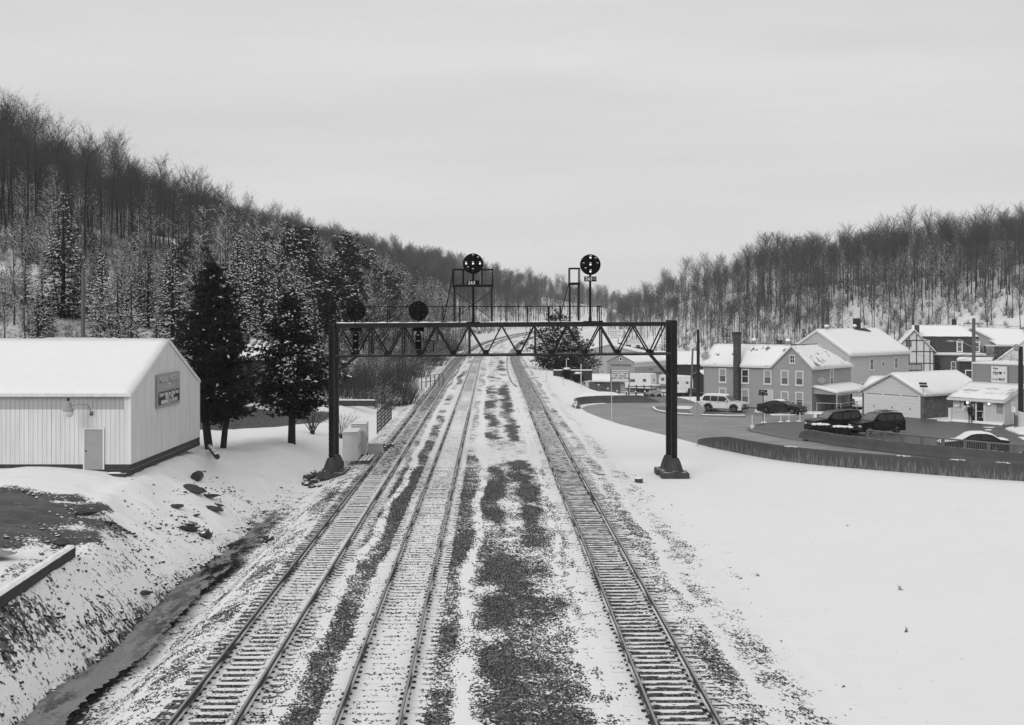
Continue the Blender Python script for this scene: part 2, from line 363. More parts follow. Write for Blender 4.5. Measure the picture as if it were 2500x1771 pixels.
# ---------------------------------------------------------------- ground: one sheet, with how much snow lies where
def band(s, a, b, w=.12): return sm(s, a - w, a + w) * (1 - sm(s, b - w, b + w))
def snow_cover(S, T, X):
    c = np.full(S.shape, 1.06)
    n1 = vnoise(S * 1.0, T * .30, 1.0, 5) - .5; n2 = vnoise(S, T, .12, 6) - .5; n3 = vnoise(S * .6, T * .11, 1.0, 8) - .5
    Sw = S + .55 * (vnoise(T, T * 0, .12, 11) - .5) + .22 * (vnoise(T, T * 0, .7, 12) - .5)
    Sr = Sw + .7 * (vnoise(S * .7, T * .45, 1.0, 41) - .5) + .55 * (vnoise(S * 2.1, T * 1.3, 1.0, 42) - .5)
    near = 1 - sm(T, 70, 110); T0 = T; Tw = T + 3.2 * (vnoise(S * .9, T * .25, 1.0, 14) - .5) + 1.5 * (vnoise(S, T, 1.6, 15) - .5)
    def put(a, b, v, w=.12, S_=None, k=1.0):
        nonlocal c
        m = band(S if S_ is None else S_, a, b, w) * k; c = c * (1 - m) + v * m
    # right shoulder of the right-hand track
    put(.8, 4.0, .82 + .30 * n1 + .08 * (1 - near), .25, Sw); put(4.0, 6.0, 1.0 + .2 * n1, .5, Sw, near)
    put(.8, 1.45, .66 + .3 * n1, .1); put(1.45, 2.2, .60 + .35 * n1, .2, Sw); put(2.25, 2.6, .95, .1, Sw); put(2.7, 3.5, .76 + .3 * n1, .2, Sw)
    put(-.70, .70, .62 + .2 * n1, .08); put(-.48, .48, .30 + .5 * n3 + .3 * n1, .12)
    put(-1.5, -.8, .93 + .1 * n1); put(-2.6, -1.5, .76 + .25 * n1, .2, Sw); put(-2.0, -1.75, .97, .06, Sw)
    # service road: two wheel tracks that run together nearby
    put(-5.3, -2.3, .74 + .6 * n1, .3, Sr)
    T = Tw
    on_l = np.maximum.reduce([.25 * (1 - sm(T, 50, 52)), band(T, 56, 81, 1.5), band(T, 98, 106, 1), .75 * band(T, 110, 122, 1.5), .75 * band(T, 128, 168, 2), .45 * band(T, 186, 240, 2) * (vnoise(T, T * 0, .16, 2) > .45)])
    on_r = np.maximum.reduce([.25 * (1 - sm(T, 50, 52)), band(T, 53, 84, 1.5), band(T, 97, 169, 2), .9 * band(T, 184, 260, 2) * (vnoise(T, T * 0, .12, 4) > .4)])
    put(-5.05, -3.9, .20 + .8 * n1, .38, Sr, on_l); put(-3.4, -2.4, .18 + .8 * n1, .36, Sr, on_r)
    put(-4.5, -3.1, .22 + 1.0 * n1, .38, Sr, 1 - sm(T, 48.5, 52)); put(-4.1, -3.1, .78 + .4 * n1, .25, Sw, band(T, 58, 66, 2)); put(-3.9, -3.3, .5 + .5 * n1, .25, Sw, band(T, 30, 34, 2) * .6)
    T = T0
    put(-5.6, -5.12, .98, .08, Sw); put(-6.5, -5.5, .44 + .5 * n1 + .25 * (1 - near), .2, Sw); put(-6.8, -6.4, .92, .06)
    # middle track and what lies between it and the left one
    put(-8.15, -6.85, .90 + .12 * n1, .06); put(-8.0, -7.0, .66 + .45 * n3 + .2 * n1, .15)
    put(-8.75, -8.15, .93, .06); put(-9.6, -8.7, .30 + .6 * n1 + .30 * (1 - near) + .5 * (vnoise(T, T * 0, .09, 31) - .5), .2, Sw); put(-10.02, -9.62, .95, .06, Sw)
    put(-10.45, -9.98, .38 + .6 * n1 + .2 * (1 - near), .12, Sw); put(-10.75, -10.42, .97, .06)
    put(-12.0, -10.75, .97, .06); put(-11.80, -10.90, .24 + .55 * n3 + .3 * n1, .14)
    put(-12.75, -12.0, .60 + .2 * n1, .08); put(-13.9, -12.75, .60 + .35 * n1 + .12 * (1 - near), .2)
    put(-14.9, -13.9, .74 + .3 * n1 + .2 * (1 - near), .2, Sw)
    d = 1 - sm(T, 66, 80)
    put(-15.6, -14.9, .66 + .3 * n1, .15, Sw, d); put(-17.1, -15.65, .30 + .5 * n2 + .5 * n1, .2, Sw, d); put(-17.6, -17.1, .62 + .4 * n1, .15, Sw, d)
    put(-21.5, -17.5, .93 + .16 * n1 + .25 * n2, .3, Sw, d)
    put(-19.2, -17.4, .58 + .5 * n1, .3, None, band(T, 33, 45, 2)); put(-20.4, -18.2, .72 + .4 * n1, .4, None, band(T, 40, 50, 2.5))
    # yard: bare gravel lot and the drive behind the cedars
    q = np.sqrt(((X + 22.4) / 6.4) ** 2 + ((T - 48.8) / 8.9) ** 2) + .5 * (vnoise(X, T, .6, 9) - .5)
    m = 1 - sm(q, .8, 1.1); c = c * (1 - m) + (.04 + .3 * n1) * m
    yd = 92.7 + 1.31 * (X + 23.2) + 1.6 * (vnoise(X, T, .3, 3) - .5)
    dr = sm(T - np.maximum(yd, 88), -.5, .6) * (1 - sm(T, 112, 116)) * (1 - sm(X, -16.4, -14.6)) * sm(X, -46, -43)
    c = c * (1 - dr) + .02 * dr
    # slopes under the trees
    w = sm(np.maximum(-S - 24, (S - 25) * (T > 215)), 0, 14) * sm(T, 100, 130)
    c = c * (1 - w) + (.78 + .5 * (vnoise(X, T, .09, 7) - .5) + .25 * n1) * w
    wet = np.maximum(dr * .45, (1 - sm(q, .8, 1.1)))
    wet = np.maximum(wet, band(S, -17.0, -15.7, .2) * d * .8)
    wet = np.maximum(wet, .55 * band(Sw, -5.0, -2.5, .2) * np.maximum(np.maximum(on_l, on_r), 1 - sm(T, 50, 52)))
    return c, wet
def rr(*a):
    out = []
    for lo, hi, st in a: out.append(np.arange(lo, hi, st))
    return np.concatenate(out)
gs = rr((-900, -60, 14), (-60, -24, 1.0), (-24, -13, .25), (-13, 5, .125), (5, 30, .5), (30, 80, 2.0), (80, 760, 14))
gt = rr((-40, 24, 4), (24, 86, .25), (86, 160, .5), (160, 330, 2.0), (330, 1760, 14))
Sg, Tg = np.meshgrid(gs, gt); Xg = Sg + X3(Tg); Zg = gz(Xg, Tg)
cov, wet = snow_cover(Sg, Tg, Xg)
lum = ((vnoise(Sg, Tg, 2.1, 21) - .5) * .10 + (vnoise(Sg, Tg, .8, 22) - .5) * .16) * sm(-Sg, 17.0, 18.2) * (Tg < 90)
Zg = Zg + lum + .03 * (np.clip(cov, 0, 1) - .5) * (Tg < 400) * (Sg < 5)
nr, nc = Sg.shape
me = bpy.data.meshes.new("ground"); me.vertices.add(nr * nc)
me.vertices.foreach_set('co', np.stack([Xg, Tg, Zg], -1).astype(np.float32).ravel())
ii = (np.arange(nr - 1)[:, None] * nc + np.arange(nc - 1)[None, :]).ravel()
quads = np.stack([ii, ii + 1, ii + nc + 1, ii + nc], -1).astype(np.int32)
me.loops.add(quads.size); me.loops.foreach_set('vertex_index', quads.ravel())
me.polygons.add(len(quads)); me.polygons.foreach_set('loop_start', np.arange(0, quads.size, 4, dtype=np.int32))
me.polygons.foreach_set('loop_total', np.full(len(quads), 4, np.int32)); me.polygons.foreach_set('use_smooth', np.ones(len(quads), bool))
me.update(calc_edges=True)
for nm, ar in (('along', Tg), ('across', Sg), ('cover', cov), ('wet', wet)):
    me.attributes.new(nm, 'FLOAT', 'POINT').data.foreach_set('value', ar.astype(np.float32).ravel())
def ground_material():
    t = NT('snowy_ground', 0.9, 0.2)
    s, a, c, w = (t.attr(k).outputs['Fac'] for k in ('across', 'along', 'cover', 'wet'))
    p = t.vec(s, a, 0.0)
    d1, col1 = t.voro(t.mapping(p, (1, .6, 1)), 12.0); cr = t.xyz(col1)
    big = t.noise(p, 1.4, 5, 0.6); fine = t.noise(t.mapping(p, (1, .55, 1)), 10.0, 4, .6)
    streak = t.noise(t.mapping(p, (.7, 1.6, 1)), 2.0, 4, .6)
    v = t.math('ADD', t.math('MULTIPLY', cr[0], 0.34), t.math('ADD', t.math('MULTIPLY_ADD', t.math('SUBTRACT', fine, .5), 1.5, .16),
          t.math('ADD', t.math('MULTIPLY_ADD', t.math('SUBTRACT', big, .5), 1.3, .16), t.math('MULTIPLY', t.math('SUBTRACT', streak, .5), .25))))
    f = t.ramp(t.math('SUBTRACT', c, v), -.06, .10)
    stone = t.math('MULTIPLY', t.math('MULTIPLY_ADD', t.math('POWER', cr[1], 2.2), .24, .014), t.math('MULTIPLY_ADD', big, .8, .6))
    mud = t.math('MULTIPLY_ADD', t.math('ADD', fine, t.math('MULTIPLY', cr[1], .6)), .034, .006)
    under = t.mix(w, stone, mud)
    snow = t.math('MULTIPLY_ADD', t.noise(p, .5, 4), .05, SNOW - .02)
    t.col(t.mix(f, under, snow))
    t.put(t.b.inputs['Roughness'], t.mix(f, t.mix(w, .85, .42), .92))
    hs = t.math('MULTIPLY', t.math('SUBTRACT', .6, d1), t.mix(w, 1.0, .3))
    hn = t.math('MULTIPLY_ADD', fine, .35, .75)
    h = t.mix(f, hs, hn)
    t.bump(h, .9, .055)
    return t.m
MT['ground'] = ground_material(); me.materials.append(MT['ground'])
ground = bpy.data.objects.new("ground", me); COL.objects.link(ground); ground['kind'] = 'structure'

# water standing in the ditch, with a rim of mud; shallow puddles on the lot and the service road
def water_mat(name, a, b, sc=.8):
    t = NT(name, .10, .5); o = t.obj(); n = t.noise(t.mapping(o, (1.6, .5, 1)), sc, 6, .62)
    f = t.ramp(t.math('ADD', n, t.math('MULTIPLY', t.math('SUBTRACT', t.noise(o, 7, 4), .5), .35)), .44, .60); t.col(t.mix(f, a, b)); t.put(t.b.inputs['Roughness'], t.mix(f, .10, .55))
    t.bump(t.noise(o, 9, 3), .06, .02); return t.m
MT['ditch_water'] = water_mat('ditch_water', .025, .20, 1.1); MT['puddle'] = water_mat('puddle', .06, .16, 1.5)
b = MB(); L_, R_ = [], []
for t_ in np.arange(24, 69, .16):
    wv = 1.0 - .75 * float(sm(t_, 55, 68)); wb = math.sin(t_ * .9) * .16 + math.sin(t_ * .37 + 1) * .22
    cx = -16.25 + .12 * math.sin(t_ * .5); gap = 0.55 if 56.5 < t_ < 58.5 else 1
    L_.append((float(X3(t_)) + cx - (.66 * wv + wb * .5 + random.uniform(-.09, .09)) * gap, t_, -.835)); R_.append((float(X3(t_)) + cx + (.52 * wv - wb * .3 + random.uniform(-.09, .09)) * gap, t_, -.835))
n_ = len(L_); b.add(L_ + R_, [(i, i + n_, i + 1 + n_, i + 1) for i in range(n_ - 1)])
w_ = b.build('ditch_water', 'ditch_water'); w_['kind'] = 'structure'
def puddle(cx, cy, rx, ry, z, name='puddle', seed=0):
    p = []; rnd = random.Random(seed)
    ph = [rnd.uniform(0, 6) for _ in range(4)]
    for k in range(40):
        a = 2 * math.pi * k / 40; r = 1 + .18 * math.sin(2 * a + ph[0]) + .14 * math.sin(3 * a + ph[1]) + .08 * math.sin(7 * a + ph[2]); p.append((cx + rx * r * math.cos(a), cy + ry * r * math.sin(a), z))
    o = MB().poly(p).build(name, 'puddle', fix=False); o['kind'] = 'structure'; return o
puddle(-19.2, 42.9, 2.0, 1.5, gz1(-19.6, 42.9) + .035, seed=3)

# ---------------------------------------------------------------- asphalt: road round the bend and the lots beside it
def asphalt(name, c, rough=.55):
    t = NT(name, rough, .35); o = t.obj()
    n = t.noise(o, .22, 5, .6); m = t.noise(t.mapping(o, (.35, 1.4, 1), (0, 0, R(35))), .8, 5, .6); g = t.noise(o, 22, 3)
    v = t.math('MULTIPLY', t.math('MULTIPLY_ADD', t.math('SUBTRACT', n, .5), 1.3, 1.0), t.math('MULTIPLY_ADD', t.math('SUBTRACT', m, .5), 1.0, 1.0))
    t.col(t.math('MULTIPLY', t.math('MULTIPLY', v, t.math('MULTIPLY_ADD', g, .4, .8)), c))
    t.put(t.b.inputs['Roughness'], t.math('MULTIPLY_ADD', n, .4, rough - .2)); t.bump(g, .3, .01); return t.m
MT['asphalt'] = asphalt('asphalt', .23); MT['lot_asphalt'] = asphalt('lot_asphalt', .078, .5); MT['old_asphalt'] = asphalt('old_asphalt', .15, .75)
def flat(name, pts, z, m):
    o = MB().poly([(x, y, z) for x, y in pts]).build(name, m, fix=False); o['kind'] = 'structure'; return o
NEAR_WALL = [(14.45, 98.2), (15.8, 93.6), (19.2, 86.2), (25.7, 80.2), (30.9, 76.6), (40, 71.5), (52, 66)]
BARRIER = [(23.4, 101.0), (25.2, 96.2), (28.1, 91.0), (31.7, 86.4), (33.9, 84.1), (41, 78.5), (54, 71)]
flat('road', [(52.1, 66.2), (40.1, 71.7), (31, 76.8), (25.8, 80.4), (19.3, 86.4), (15.9, 93.8), (14.3, 98.5), (12.4, 106), (9.9, 115), (8.6, 122), (7.6, 129),
     (7.35, 134), (8.1, 138), (9.6, 140.6), (12, 141.8), (15.6, 142.3), (20.2, 141.8), (21.2, 138.6), (25.5, 134.9), (30.2, 131.2), (30.6, 128.6), (27.2, 114), (22.6, 112), (21.9, 108.5), (23.3, 101.4), (25.3, 96.4), (28.2, 91.2), (31.8, 86.6), (34, 84.3), (41, 78.7), (54, 71.2)], -.192, 'asphalt')
flat('parking_lot', [(54, 71.4), (41.2, 78.9), (34.2, 84.5), (32, 86.8), (28.4, 91.4), (25.5, 96.6), (23.5, 101.6), (22.1, 108.5), (22.8, 111.8), (27.4, 113.8), (30.8, 128.5), (30.4, 131.3), (33.2, 134), (35.2, 127.5), (39.4, 121.5), (41.2, 118.8), (44.4, 114.6), (47, 116.5), (47.5, 111), (52, 107), (70, 104), (70, 62)], -.186, 'lot_asphalt')
# the street that drops away behind the bend
b = MB(); L_, R_ = [], []
for y in np.arange(141.2, 205, 2.0):
    k = sm(y, 141, 160); x0 = 10.4 + 2.5 * k; x1 = 20.6 - .6 * k
    for j in range(7): pass
    L_.append([(x0 + (x1 - x0) * j / 6, y, gz1(x0 + (x1 - x0) * j / 6, y) + (.035 if y > 143 else -.006)) for j in range(7)])
vs = [p for r_ in L_ for p in r_]
b.add(vs, [(r_ * 7 + j, r_ * 7 + j + 1, r_ * 7 + j + 8, r_ * 7 + j + 7) for r_ in range(len(L_) - 1) for j in range(6)])
o = b.build('side_street', 'old_asphalt', fix=False); o['kind'] = 'structure'
# worn paint on the bend
MT['road_paint'] = mat('road_paint', .30, .7, .5, 3)
def strip(pts, w, z):
    b = MB(); l, r = [], []
    for i, p in enumerate(pts):
        a = Vector(pts[max(i - 1, 0)]); c = Vector(pts[min(i + 1, len(pts) - 1)]); d = (c - a).normalized(); n = Vector((-d.y, d.x)) * (w / 2)
        l.append((p[0] + n.x, p[1] + n.y, z)); r.append((p[0] - n.x, p[1] - n.y, z))
    n = len(l); b.add(l + r, [(i, i + 1, i + 1 + n, i + n) for i in range(n - 1)]); return b
def smooth_path(pts, n=8):
    out = []; P = [np.array(p, float) for p in pts]
    for i in range(len(P) - 1):
        p0 = P[max(i - 1, 0)]; p1 = P[i]; p2 = P[i + 1]; p3 = P[min(i + 2, len(P) - 1)]
        for k in range(n):
            t = k / n; out.append(tuple(.5 * (2 * p1 + (p2 - p0) * t + (2 * p0 - 5 * p1 + 4 * p2 - p3) * t * t + (3 * p1 - p0 - 3 * p2 + p3) * t ** 3)))
    out.append(tuple(P[-1])); return out
for nm, pts in (('road_marking', [(37.5, 76), (31.5, 80.5), (26.2, 85.6), (21.5, 92), (18.2, 100), (15.6, 108), (13.2, 118), (11.6, 127), (11.6, 132), (13.5, 136.3)]),):
    q = smooth_path(pts); b = MB()
    for dx in (0, .22): 
        s_ = strip([(x + dx, y + dx * .6) for x, y in q], .10, -.186); b.add(s_.v, s_.f)
    o = b.build(nm, 'road_paint', fix=False); o['kind'] = 'structure'
# raised kerbed islands
def island(name, pts, z, wk=.28, patch=None):
    b = MB().prism(pts, 'z', -.2, z); o = b.build(name, 'lot_asphalt' if patch is None else patch); o['kind'] = 'structure'
def kerb(name, pts, label, w=.22, h=.16, snowy=False):
    q = smooth_path(pts, 6); b = MB(); rings = []
    for i, p in enumerate(q):
        a = Vector(q[max(i - 1, 0)]); c = Vector(q[min(i + 1, len(q) - 1)]); d = (c - a).normalized(); n = Vector((-d.y, d.x)) * (w / 2)
        rings.append([(p[0] + n.x, p[1] + n.y, -.2), (p[0] + n.x, p[1] + n.y, -.2 + h), (p[0] - n.x, p[1] - n.y, -.2 + h), (p[0] - n.x, p[1] - n.y, -.2)])
    b.loft(rings); o = b.build(name, 'kerb_concrete'); tag(o, label, 'kerb')
    if snowy:
        b = MB(); rings = []
        for i, p in enumerate(q):
            a = Vector(q[max(i - 1, 0)]); c = Vector(q[min(i + 1, len(q) - 1)]); d = (c - a).normalized(); n = Vector((-d.y, d.x)) * (w / 2 + .02)
            hh = -.2 + h + .05 + random.uniform(-.02, .03)
            rings.append([(p[0] + n.x, p[1] + n.y, -.21 + h), (p[0] + n.x * .7, p[1] + n.y * .7, hh), (p[0] - n.x * .7, p[1] - n.y * .7, hh), (p[0] - n.x, p[1] - n.y, -.21 + h)])
        b.loft(rings).build('snow', 'snow', o)
def Pt(px, py, z=-.2):
    y = (10 - z) * 3100 / (py - 762); return ((px - 1250) * y / 3100, y)
A = [Pt(1595, 997), Pt(1602, 1004), Pt(1625, 1009.5), Pt(1657, 1013.5), Pt(1700, 1016), Pt(1760, 1018), Pt(1818, 1018.5)]
kerb('kerb', A, 'low kerb round the snow-patched island in front of the long grey house', snowy=True)
flat('verge', [(p[0] + .1, p[1] + .1) for p in A] + [Pt(1818, 1015), Pt(1760, 1008), Pt(1725, 1003), Pt(1700, 999.5), Pt(1640, 994), Pt(1605, 993)], -.168, 'lot_asphalt')
def snow_patch(name, pts, z, th=.07):
    b = MB(); c = (sum(p[0] for p in pts) / len(pts), sum(p[1] for p in pts) / len(pts)); q = smooth_path(list(pts) + [pts[0]], 5)[:-1]
    q = [(p[0] + random.uniform(-.12, .12), p[1] + random.uniform(-.12, .12)) for p in q]
    rings = [[(c[0] + (p[0] - c[0]) * k, c[1] + (p[1] - c[1]) * k, z + h) for p in q] for k, h in ((1, 0), (.93, th * .7), (.6, th), (.05, th * 1.05))]
    b.loft(rings); o = b.build(name, 'snow', smooth=True); o['kind'] = 'stuff'; return o
snow_patch('snow_patch', [Pt(1645, 993), Pt(1700, 993.5), Pt(1722, 999), Pt(1690, 1000), Pt(1650, 998.5)], -.165)
snow_patch('snow_patch', [Pt(1727, 998), Pt(1760, 998), Pt(1764, 1003), Pt(1738, 1004)], -.165)
snow_patch('snow_patch', [Pt(1845, 1000), Pt(1872, 1002), Pt(1880, 1008), Pt(1850, 1009), Pt(1842, 1005)], -.18)
snow_patch('snow_patch', [Pt(1950, 1006), Pt(2000, 1006), Pt(2060, 1009), Pt(2050, 1013), Pt(1990, 1012), Pt(1952, 1012)], -.18)
snow_patch('snow_patch', [Pt(1880, 1012), Pt(1930, 1011), Pt(1945, 1014), Pt(1890, 1015)], -.18, .04)
B_ = [Pt(1985, 1034), Pt(1920, 1035.5), Pt(1870, 1038), Pt(1840, 1043), Pt(1829, 1049), Pt(1838, 1055), Pt(1870, 1062), Pt(1915, 1071), Pt(1960, 1077.5)]
kerb('kerb', B_, 'curved kerb of the parking island beside the two dark utility vehicles', .3, .18)
o = MB().poly([(p[0] + .12, p[1], -.08) for p in B_] + [(31, 97, -.18), (36, 108, -.18)]).build('parking_island', 'lot_asphalt', fix=False); o['kind'] = 'structure'
for pts in ([Pt(1832, 1046), Pt(1838, 1044), Pt(1842, 1049), Pt(1836, 1051)],): snow_patch('snow_patch', pts, -.06, .12)
snow_patch('snow_patch', [Pt(2455, 1049), Pt(2480, 1044), Pt(2520, 1046), Pt(2560, 1060), Pt(2500, 1063), Pt(2470, 1057)], -.19, .22)
snow_patch('snow_patch', [Pt(2488, 1069), Pt(2520, 1070), Pt(2540, 1078), Pt(2500, 1076)], -.19, .1)
snow_patch('snow_patch', [Pt(2292, 1026.5), Pt(2325, 1027), Pt(2322, 1030), Pt(2290, 1029)], -.19, .05)
snow_patch('snow_patch', [Pt(2404, 1043), Pt(2425, 1043.4), Pt(2424, 1045.2), Pt(2405, 1044.6)], -.188, .02)
snow_patch('snow_patch', [Pt(2404, 1049), Pt(2421, 1049), Pt(2420, 1051.5), Pt(2406, 1051)], -.188, .02)

# ---------------------------------------------------------------- the three tracks
def tie_mat(name, inner, ends, off=0.0):
    t = NT(name, .85, .2); o = t.obj(); x = t.xyz(o); g = t.n.new("ShaderNodeObjectInfo")
    q = t.vec(x[0], t.math('MULTIPLY', x[1], 1.5), t.math('MULTIPLY', g.outputs['Random'], 40.0))
    w = t.noise(t.mapping(q, (1, 6, 1)), 4, 5); n = t.noise(q, 2.6, 5, .65)
    ax = t.math('ADD', x[0], off); left = t.ramp(ax, -.85, -.60); right = t.ramp(ax, .60, .85)
    if 'far' in name: left = 1.0; right = 0.0
    cov_ = t.mix(left, ends[0], t.mix(right, inner, ends[1]))
    if 'thin' in name: cov_ = t.math('ADD', cov_, t.math('MULTIPLY', t.ramp(x[1], -.10, .11), .30)); cov_ = t.math('SUBTRACT', cov_, .06)
    f = t.ramp(t.math('SUBTRACT', t.math('ADD', cov_, t.math('MULTIPLY', g.outputs['Random'], .10)), n), -.05, .05)
    f = t.math('MULTIPLY', f, t.ramp(t.nz(), .5, .8))
    t.col(t.mix(f, t.math('MULTIPLY_ADD', w, .11, .012), SNOW)); t.bump(t.mix(f, w, 1.2), .5, .02); return t.m
TIE_FAR = [tie_mat('far_tie_snow', .52, (.55, .50)), tie_mat('far_tie_deep_snow', .72, (.72, .72)), tie_mat('far_tie_half_snow', .50, (.6, .6))]
TIE_M = [tie_mat('tie_wood_thin_snow', .50, (.66, .44)), tie_mat('tie_wood_snow', .72, (.72, .72)), tie_mat('tie_wood_patchy_snow', .72, (.36, .78))]
def curve_frame(off, y):
    p = float(X3(y)); k = float(X3(y + .5) - X3(y - .5)); d = Vector((k, 1, 0)).normalized(); n = Vector((d.y, -d.x, 0))
    return Vector((p, y, 0)) + n * off, d, n
RAIL = [(-.07, 0), (.07, 0), (.07, .015), (.012, .035), (.012, .13), (.037, .14), (.037, .172), (.03, .18), (-.03, .18), (-.037, .172), (-.037, .14), (-.012, .13), (-.012, .035), (-.07, .015)]
def rail_mat():
    t = NT('rail', .5, .4); o = t.obj(); z = t.nz(); n = t.noise(t.mapping(o, (3, .3, 3)), 1.5, 4)
    f = t.ramp(z, .8, .97); g = t.n.new("ShaderNodeNewGeometry"); hz = t.xyz(g.outputs['Position'])[2]; top = t.math('GREATER_THAN', hz, .36)
    shine = t.math('MULTIPLY', f, top); lie = t.math('MULTIPLY', f, t.math('SUBTRACT', 1.0, top))
    c_ = t.mix(shine, t.math('MULTIPLY_ADD', n, .05, .012), .30); c_ = t.mix(t.math('MULTIPLY', lie, t.ramp(n, .4, .55)), c_, SNOW)
    t.col(c_); t.put(t.b.inputs['Roughness'], t.mix(shine, .7, .35)); t.put(t.b.inputs['Metallic'], t.math('MULTIPLY', shine, .6)); return t.m
MT['rail'] = rail_mat()
def tie_mesh(seed=0):
    b = MB(); b.k = 0; b.box(-1.3, 1.3, -.115, .115, -.12, .055, .012); b.k = 1
    for sx in (-1, 1):
        b.box(sx * .753 - .14, sx * .753 + .14, -.085, .085, .055, .064)
        for q, y_, h_ in ((-.085, -.06, .10), (-.09, .03, .085), (.08, .0, .085)): b.box(sx * .753 + q - .022, sx * .753 + q + .022, y_ - .03, y_ + .035, .064, h_, .006)
    return b
for ti, (off, lab) in enumerate(zip(TRACKS, ('single railway track right of the dark service road, its ties thinly dusted with snow',
        'middle of the three railway tracks, snow covered between its rails, left of the service road', 'railway track nearest the ditch, with bare tie ends on its outer side'))):
    tr = thing('railway_track', lab, 'railway track', (float(X3(27)) + off, 27, 0), 0, 'railway tracks in the cutting')
    org = Vector(tr.location)
    for side in (-1, 1):
        rings = []
        for y in list(np.arange(20, 120, 2.0)) + list(np.arange(120, 700, 6.0)):
            p, d, n = curve_frame(off + side * .753, y)
            rings.append([p + n * a + Vector((0, 0, .265 + h)) - org for a, h in RAIL])
        MB().loft(rings).build('rail', 'rail', tr)
    base = tie_mesh().build('tie', [TIE_M[ti], 'plate_steel'], tr); 
    for k in range(100):
        y = 27.2 + .495 * k + random.uniform(-.02, .02); p, d, n = curve_frame(off + random.uniform(-.04, .04), y)
        o = base if k == 0 else base.copy()
        if k: COL.objects.link(o)
        o.location = p + Vector((0, 0, .166 + random.uniform(-.012, .010))) - org; o.rotation_euler = (0, 0, math.atan2(n.y, n.x) + random.uniform(-.012, .012))
    far_ = MB(); proto = tie_mesh()
    for k in range(100, 560):
        y = 27.2 + .495 * k; p, d, n = curve_frame(off, y); q = p + Vector((0, 0, .158)) - org; a = math.atan2(n.y, n.x)
        far_.M = Matrix.Translation(q) @ Matrix.Rotation(a, 4, 'Z'); far_.k = 0
        if k < 200: far_.k = 0; b0 = len(far_.mi); far_.add(proto.v, proto.f); far_.mi[b0:] = proto.mi
        else: far_.box(-1.3, 1.3, -.115, .115, -.1, .055)
    tf = far_.build('tie', [TIE_FAR[ti], 'plate_steel'], tr, fix=False); tf['kind'] = 'stuff'
# spare rail lying alongside beyond the crossing
b = MB()
pts = smooth_path([(-1.35, 166), (-1.78, 178), (-1.92, 205), (-1.7, 240), (-1.35, 280), (-1.0, 330)], 6)
for off in (0, .09):
    b.tube([(float(X3(y)) + x + off, y, .29) for x, y in pts], .045, 5)
tag(b.build('loose_rail', 'rail'), 'loose rail lying in the snow left of the right-hand track beyond the gantry', 'rail')

# ---------------------------------------------------------------- signal bridge over the tracks
GY, GB = 78.3, 80.0; K = 39.6
def gx(px): return (px - 1250) / K
def gh(py): return 10 - (py - 762) / K
g = thing('signal_bridge', 'black riveted steel signal bridge spanning all the tracks, with a railed walkway on top', 'signal bridge', (0, GY, 0))
def sk(x): return .0065 * x           # the span sits a touch higher at its right end
GD = GB - GY
for x, y in ((-11.1, 0), (10.0, 0), (-11.09, GD), (9.88, GD)):
    b = MB(); w = .15; top = 9.42 + sk(x)
    for sx in (-1, 1):
        b.box(x + sx * w - .022, x + sx * w + .022, y - .16, y + .16, .95, top)
    b.box(x - w + .022, x + w - .022, y - .012, y + .012, .95, top)
    for z in np.arange(1.2, 9.2, .42): b.box(x - w - .028, x + w + .028, y - .168, y - .156, z, z + .05)
    b.box(x - .24, x + .24, y - .24, y + .24, .93, .985)
    b.build('post', 'gate_post_steel', g)
    zb = -.25
    f = MB(); f.lathe([(.62, zb), (.62, .22), (.54, .25), (.50, .42), (.40, .72), (.30, .95), (.27, 1.0)], 8, c=(x, y, 0)); f.box(x - .85, x + .85, y - .75, y + .75, zb, .16, .05)
    f.build('footing', 'footing_concrete', g)
for y in (0, GD):
    b = MB(); b.beam((-10.94, y, 9.19 + sk(-11)), (9.84, y, 9.19 + sk(10)), .10, .24); b.beam((-10.94, y, 9.315 + sk(-11)), (9.84, y, 9.315 + sk(10)), .24, .014)
    b.build('top_chord', 'weathered_steel', g)
    b = MB(); b.beam((-10.94, y, 7.33 + sk(-11)), (9.84, y, 7.33 + sk(10)), .13, .11); b.beam((-10.94, y, 7.395 + sk(-11)), (9.84, y, 7.395 + sk(10)), .2, .014)
    b.build('bottom_chord', 'weathered_steel', g)
    bot = [gx(863.2 + 80.75 * i) for i in range(10)]; topn = [gx(823)] + [gx(901 + 80.8 * i) for i in range(9)] + [gx(1625)]
    for i, x in enumerate(bot):
        for xt in (topn[i], topn[i + 1]):
            sg = .07 if xt > x else -.07
            MB().beam((x + sg, y, 7.42 + sk(x)), (xt - sg * .5, y, 9.08 + sk(xt)), .085, .10, (0, 1, 0)).build('diagonal_brace', 'black_steel' if y else 'weathered_steel', g)
        MB().prism([(x - .17, 7.40 + sk(x)), (x + .17, 7.40 + sk(x)), (x + .12, 7.62 + sk(x)), (x - .12, 7.62 + sk(x))], 'y', y - .075, y - .062).build('gusset_plate', 'black_steel', g)
    for px in (901, 982.5, 1145, 1307, 1469):
        x = gx(px); MB().beam((x, y, 7.4 + sk(x)), (x, y, 9.1 + sk(x)), .09, .09).build('vertical_brace', 'weathered_steel', g)
    for x0, x1 in ((-10.95, gx(868)), (9.85, gx(1590))):
        MB().beam((x0, y, 6.25 if x0 < 0 else 5.9), (x1, y, 7.31 + sk(x1)), .10, .11, (0, 1, 0)).build('knee_brace', 'weathered_steel', g)
for x in bot[::2]:
    b = MB().beam((x, 0.08, 7.31 + sk(x)), (x, GD - .08, 7.31 + sk(x)), .09, .07); b.beam((x, .08, 9.2 + sk(x)), (x, GD - .08, 9.2 + sk(x)), .09, .1); b.build('cross_strut', 'black_steel', g)
b = MB(); 
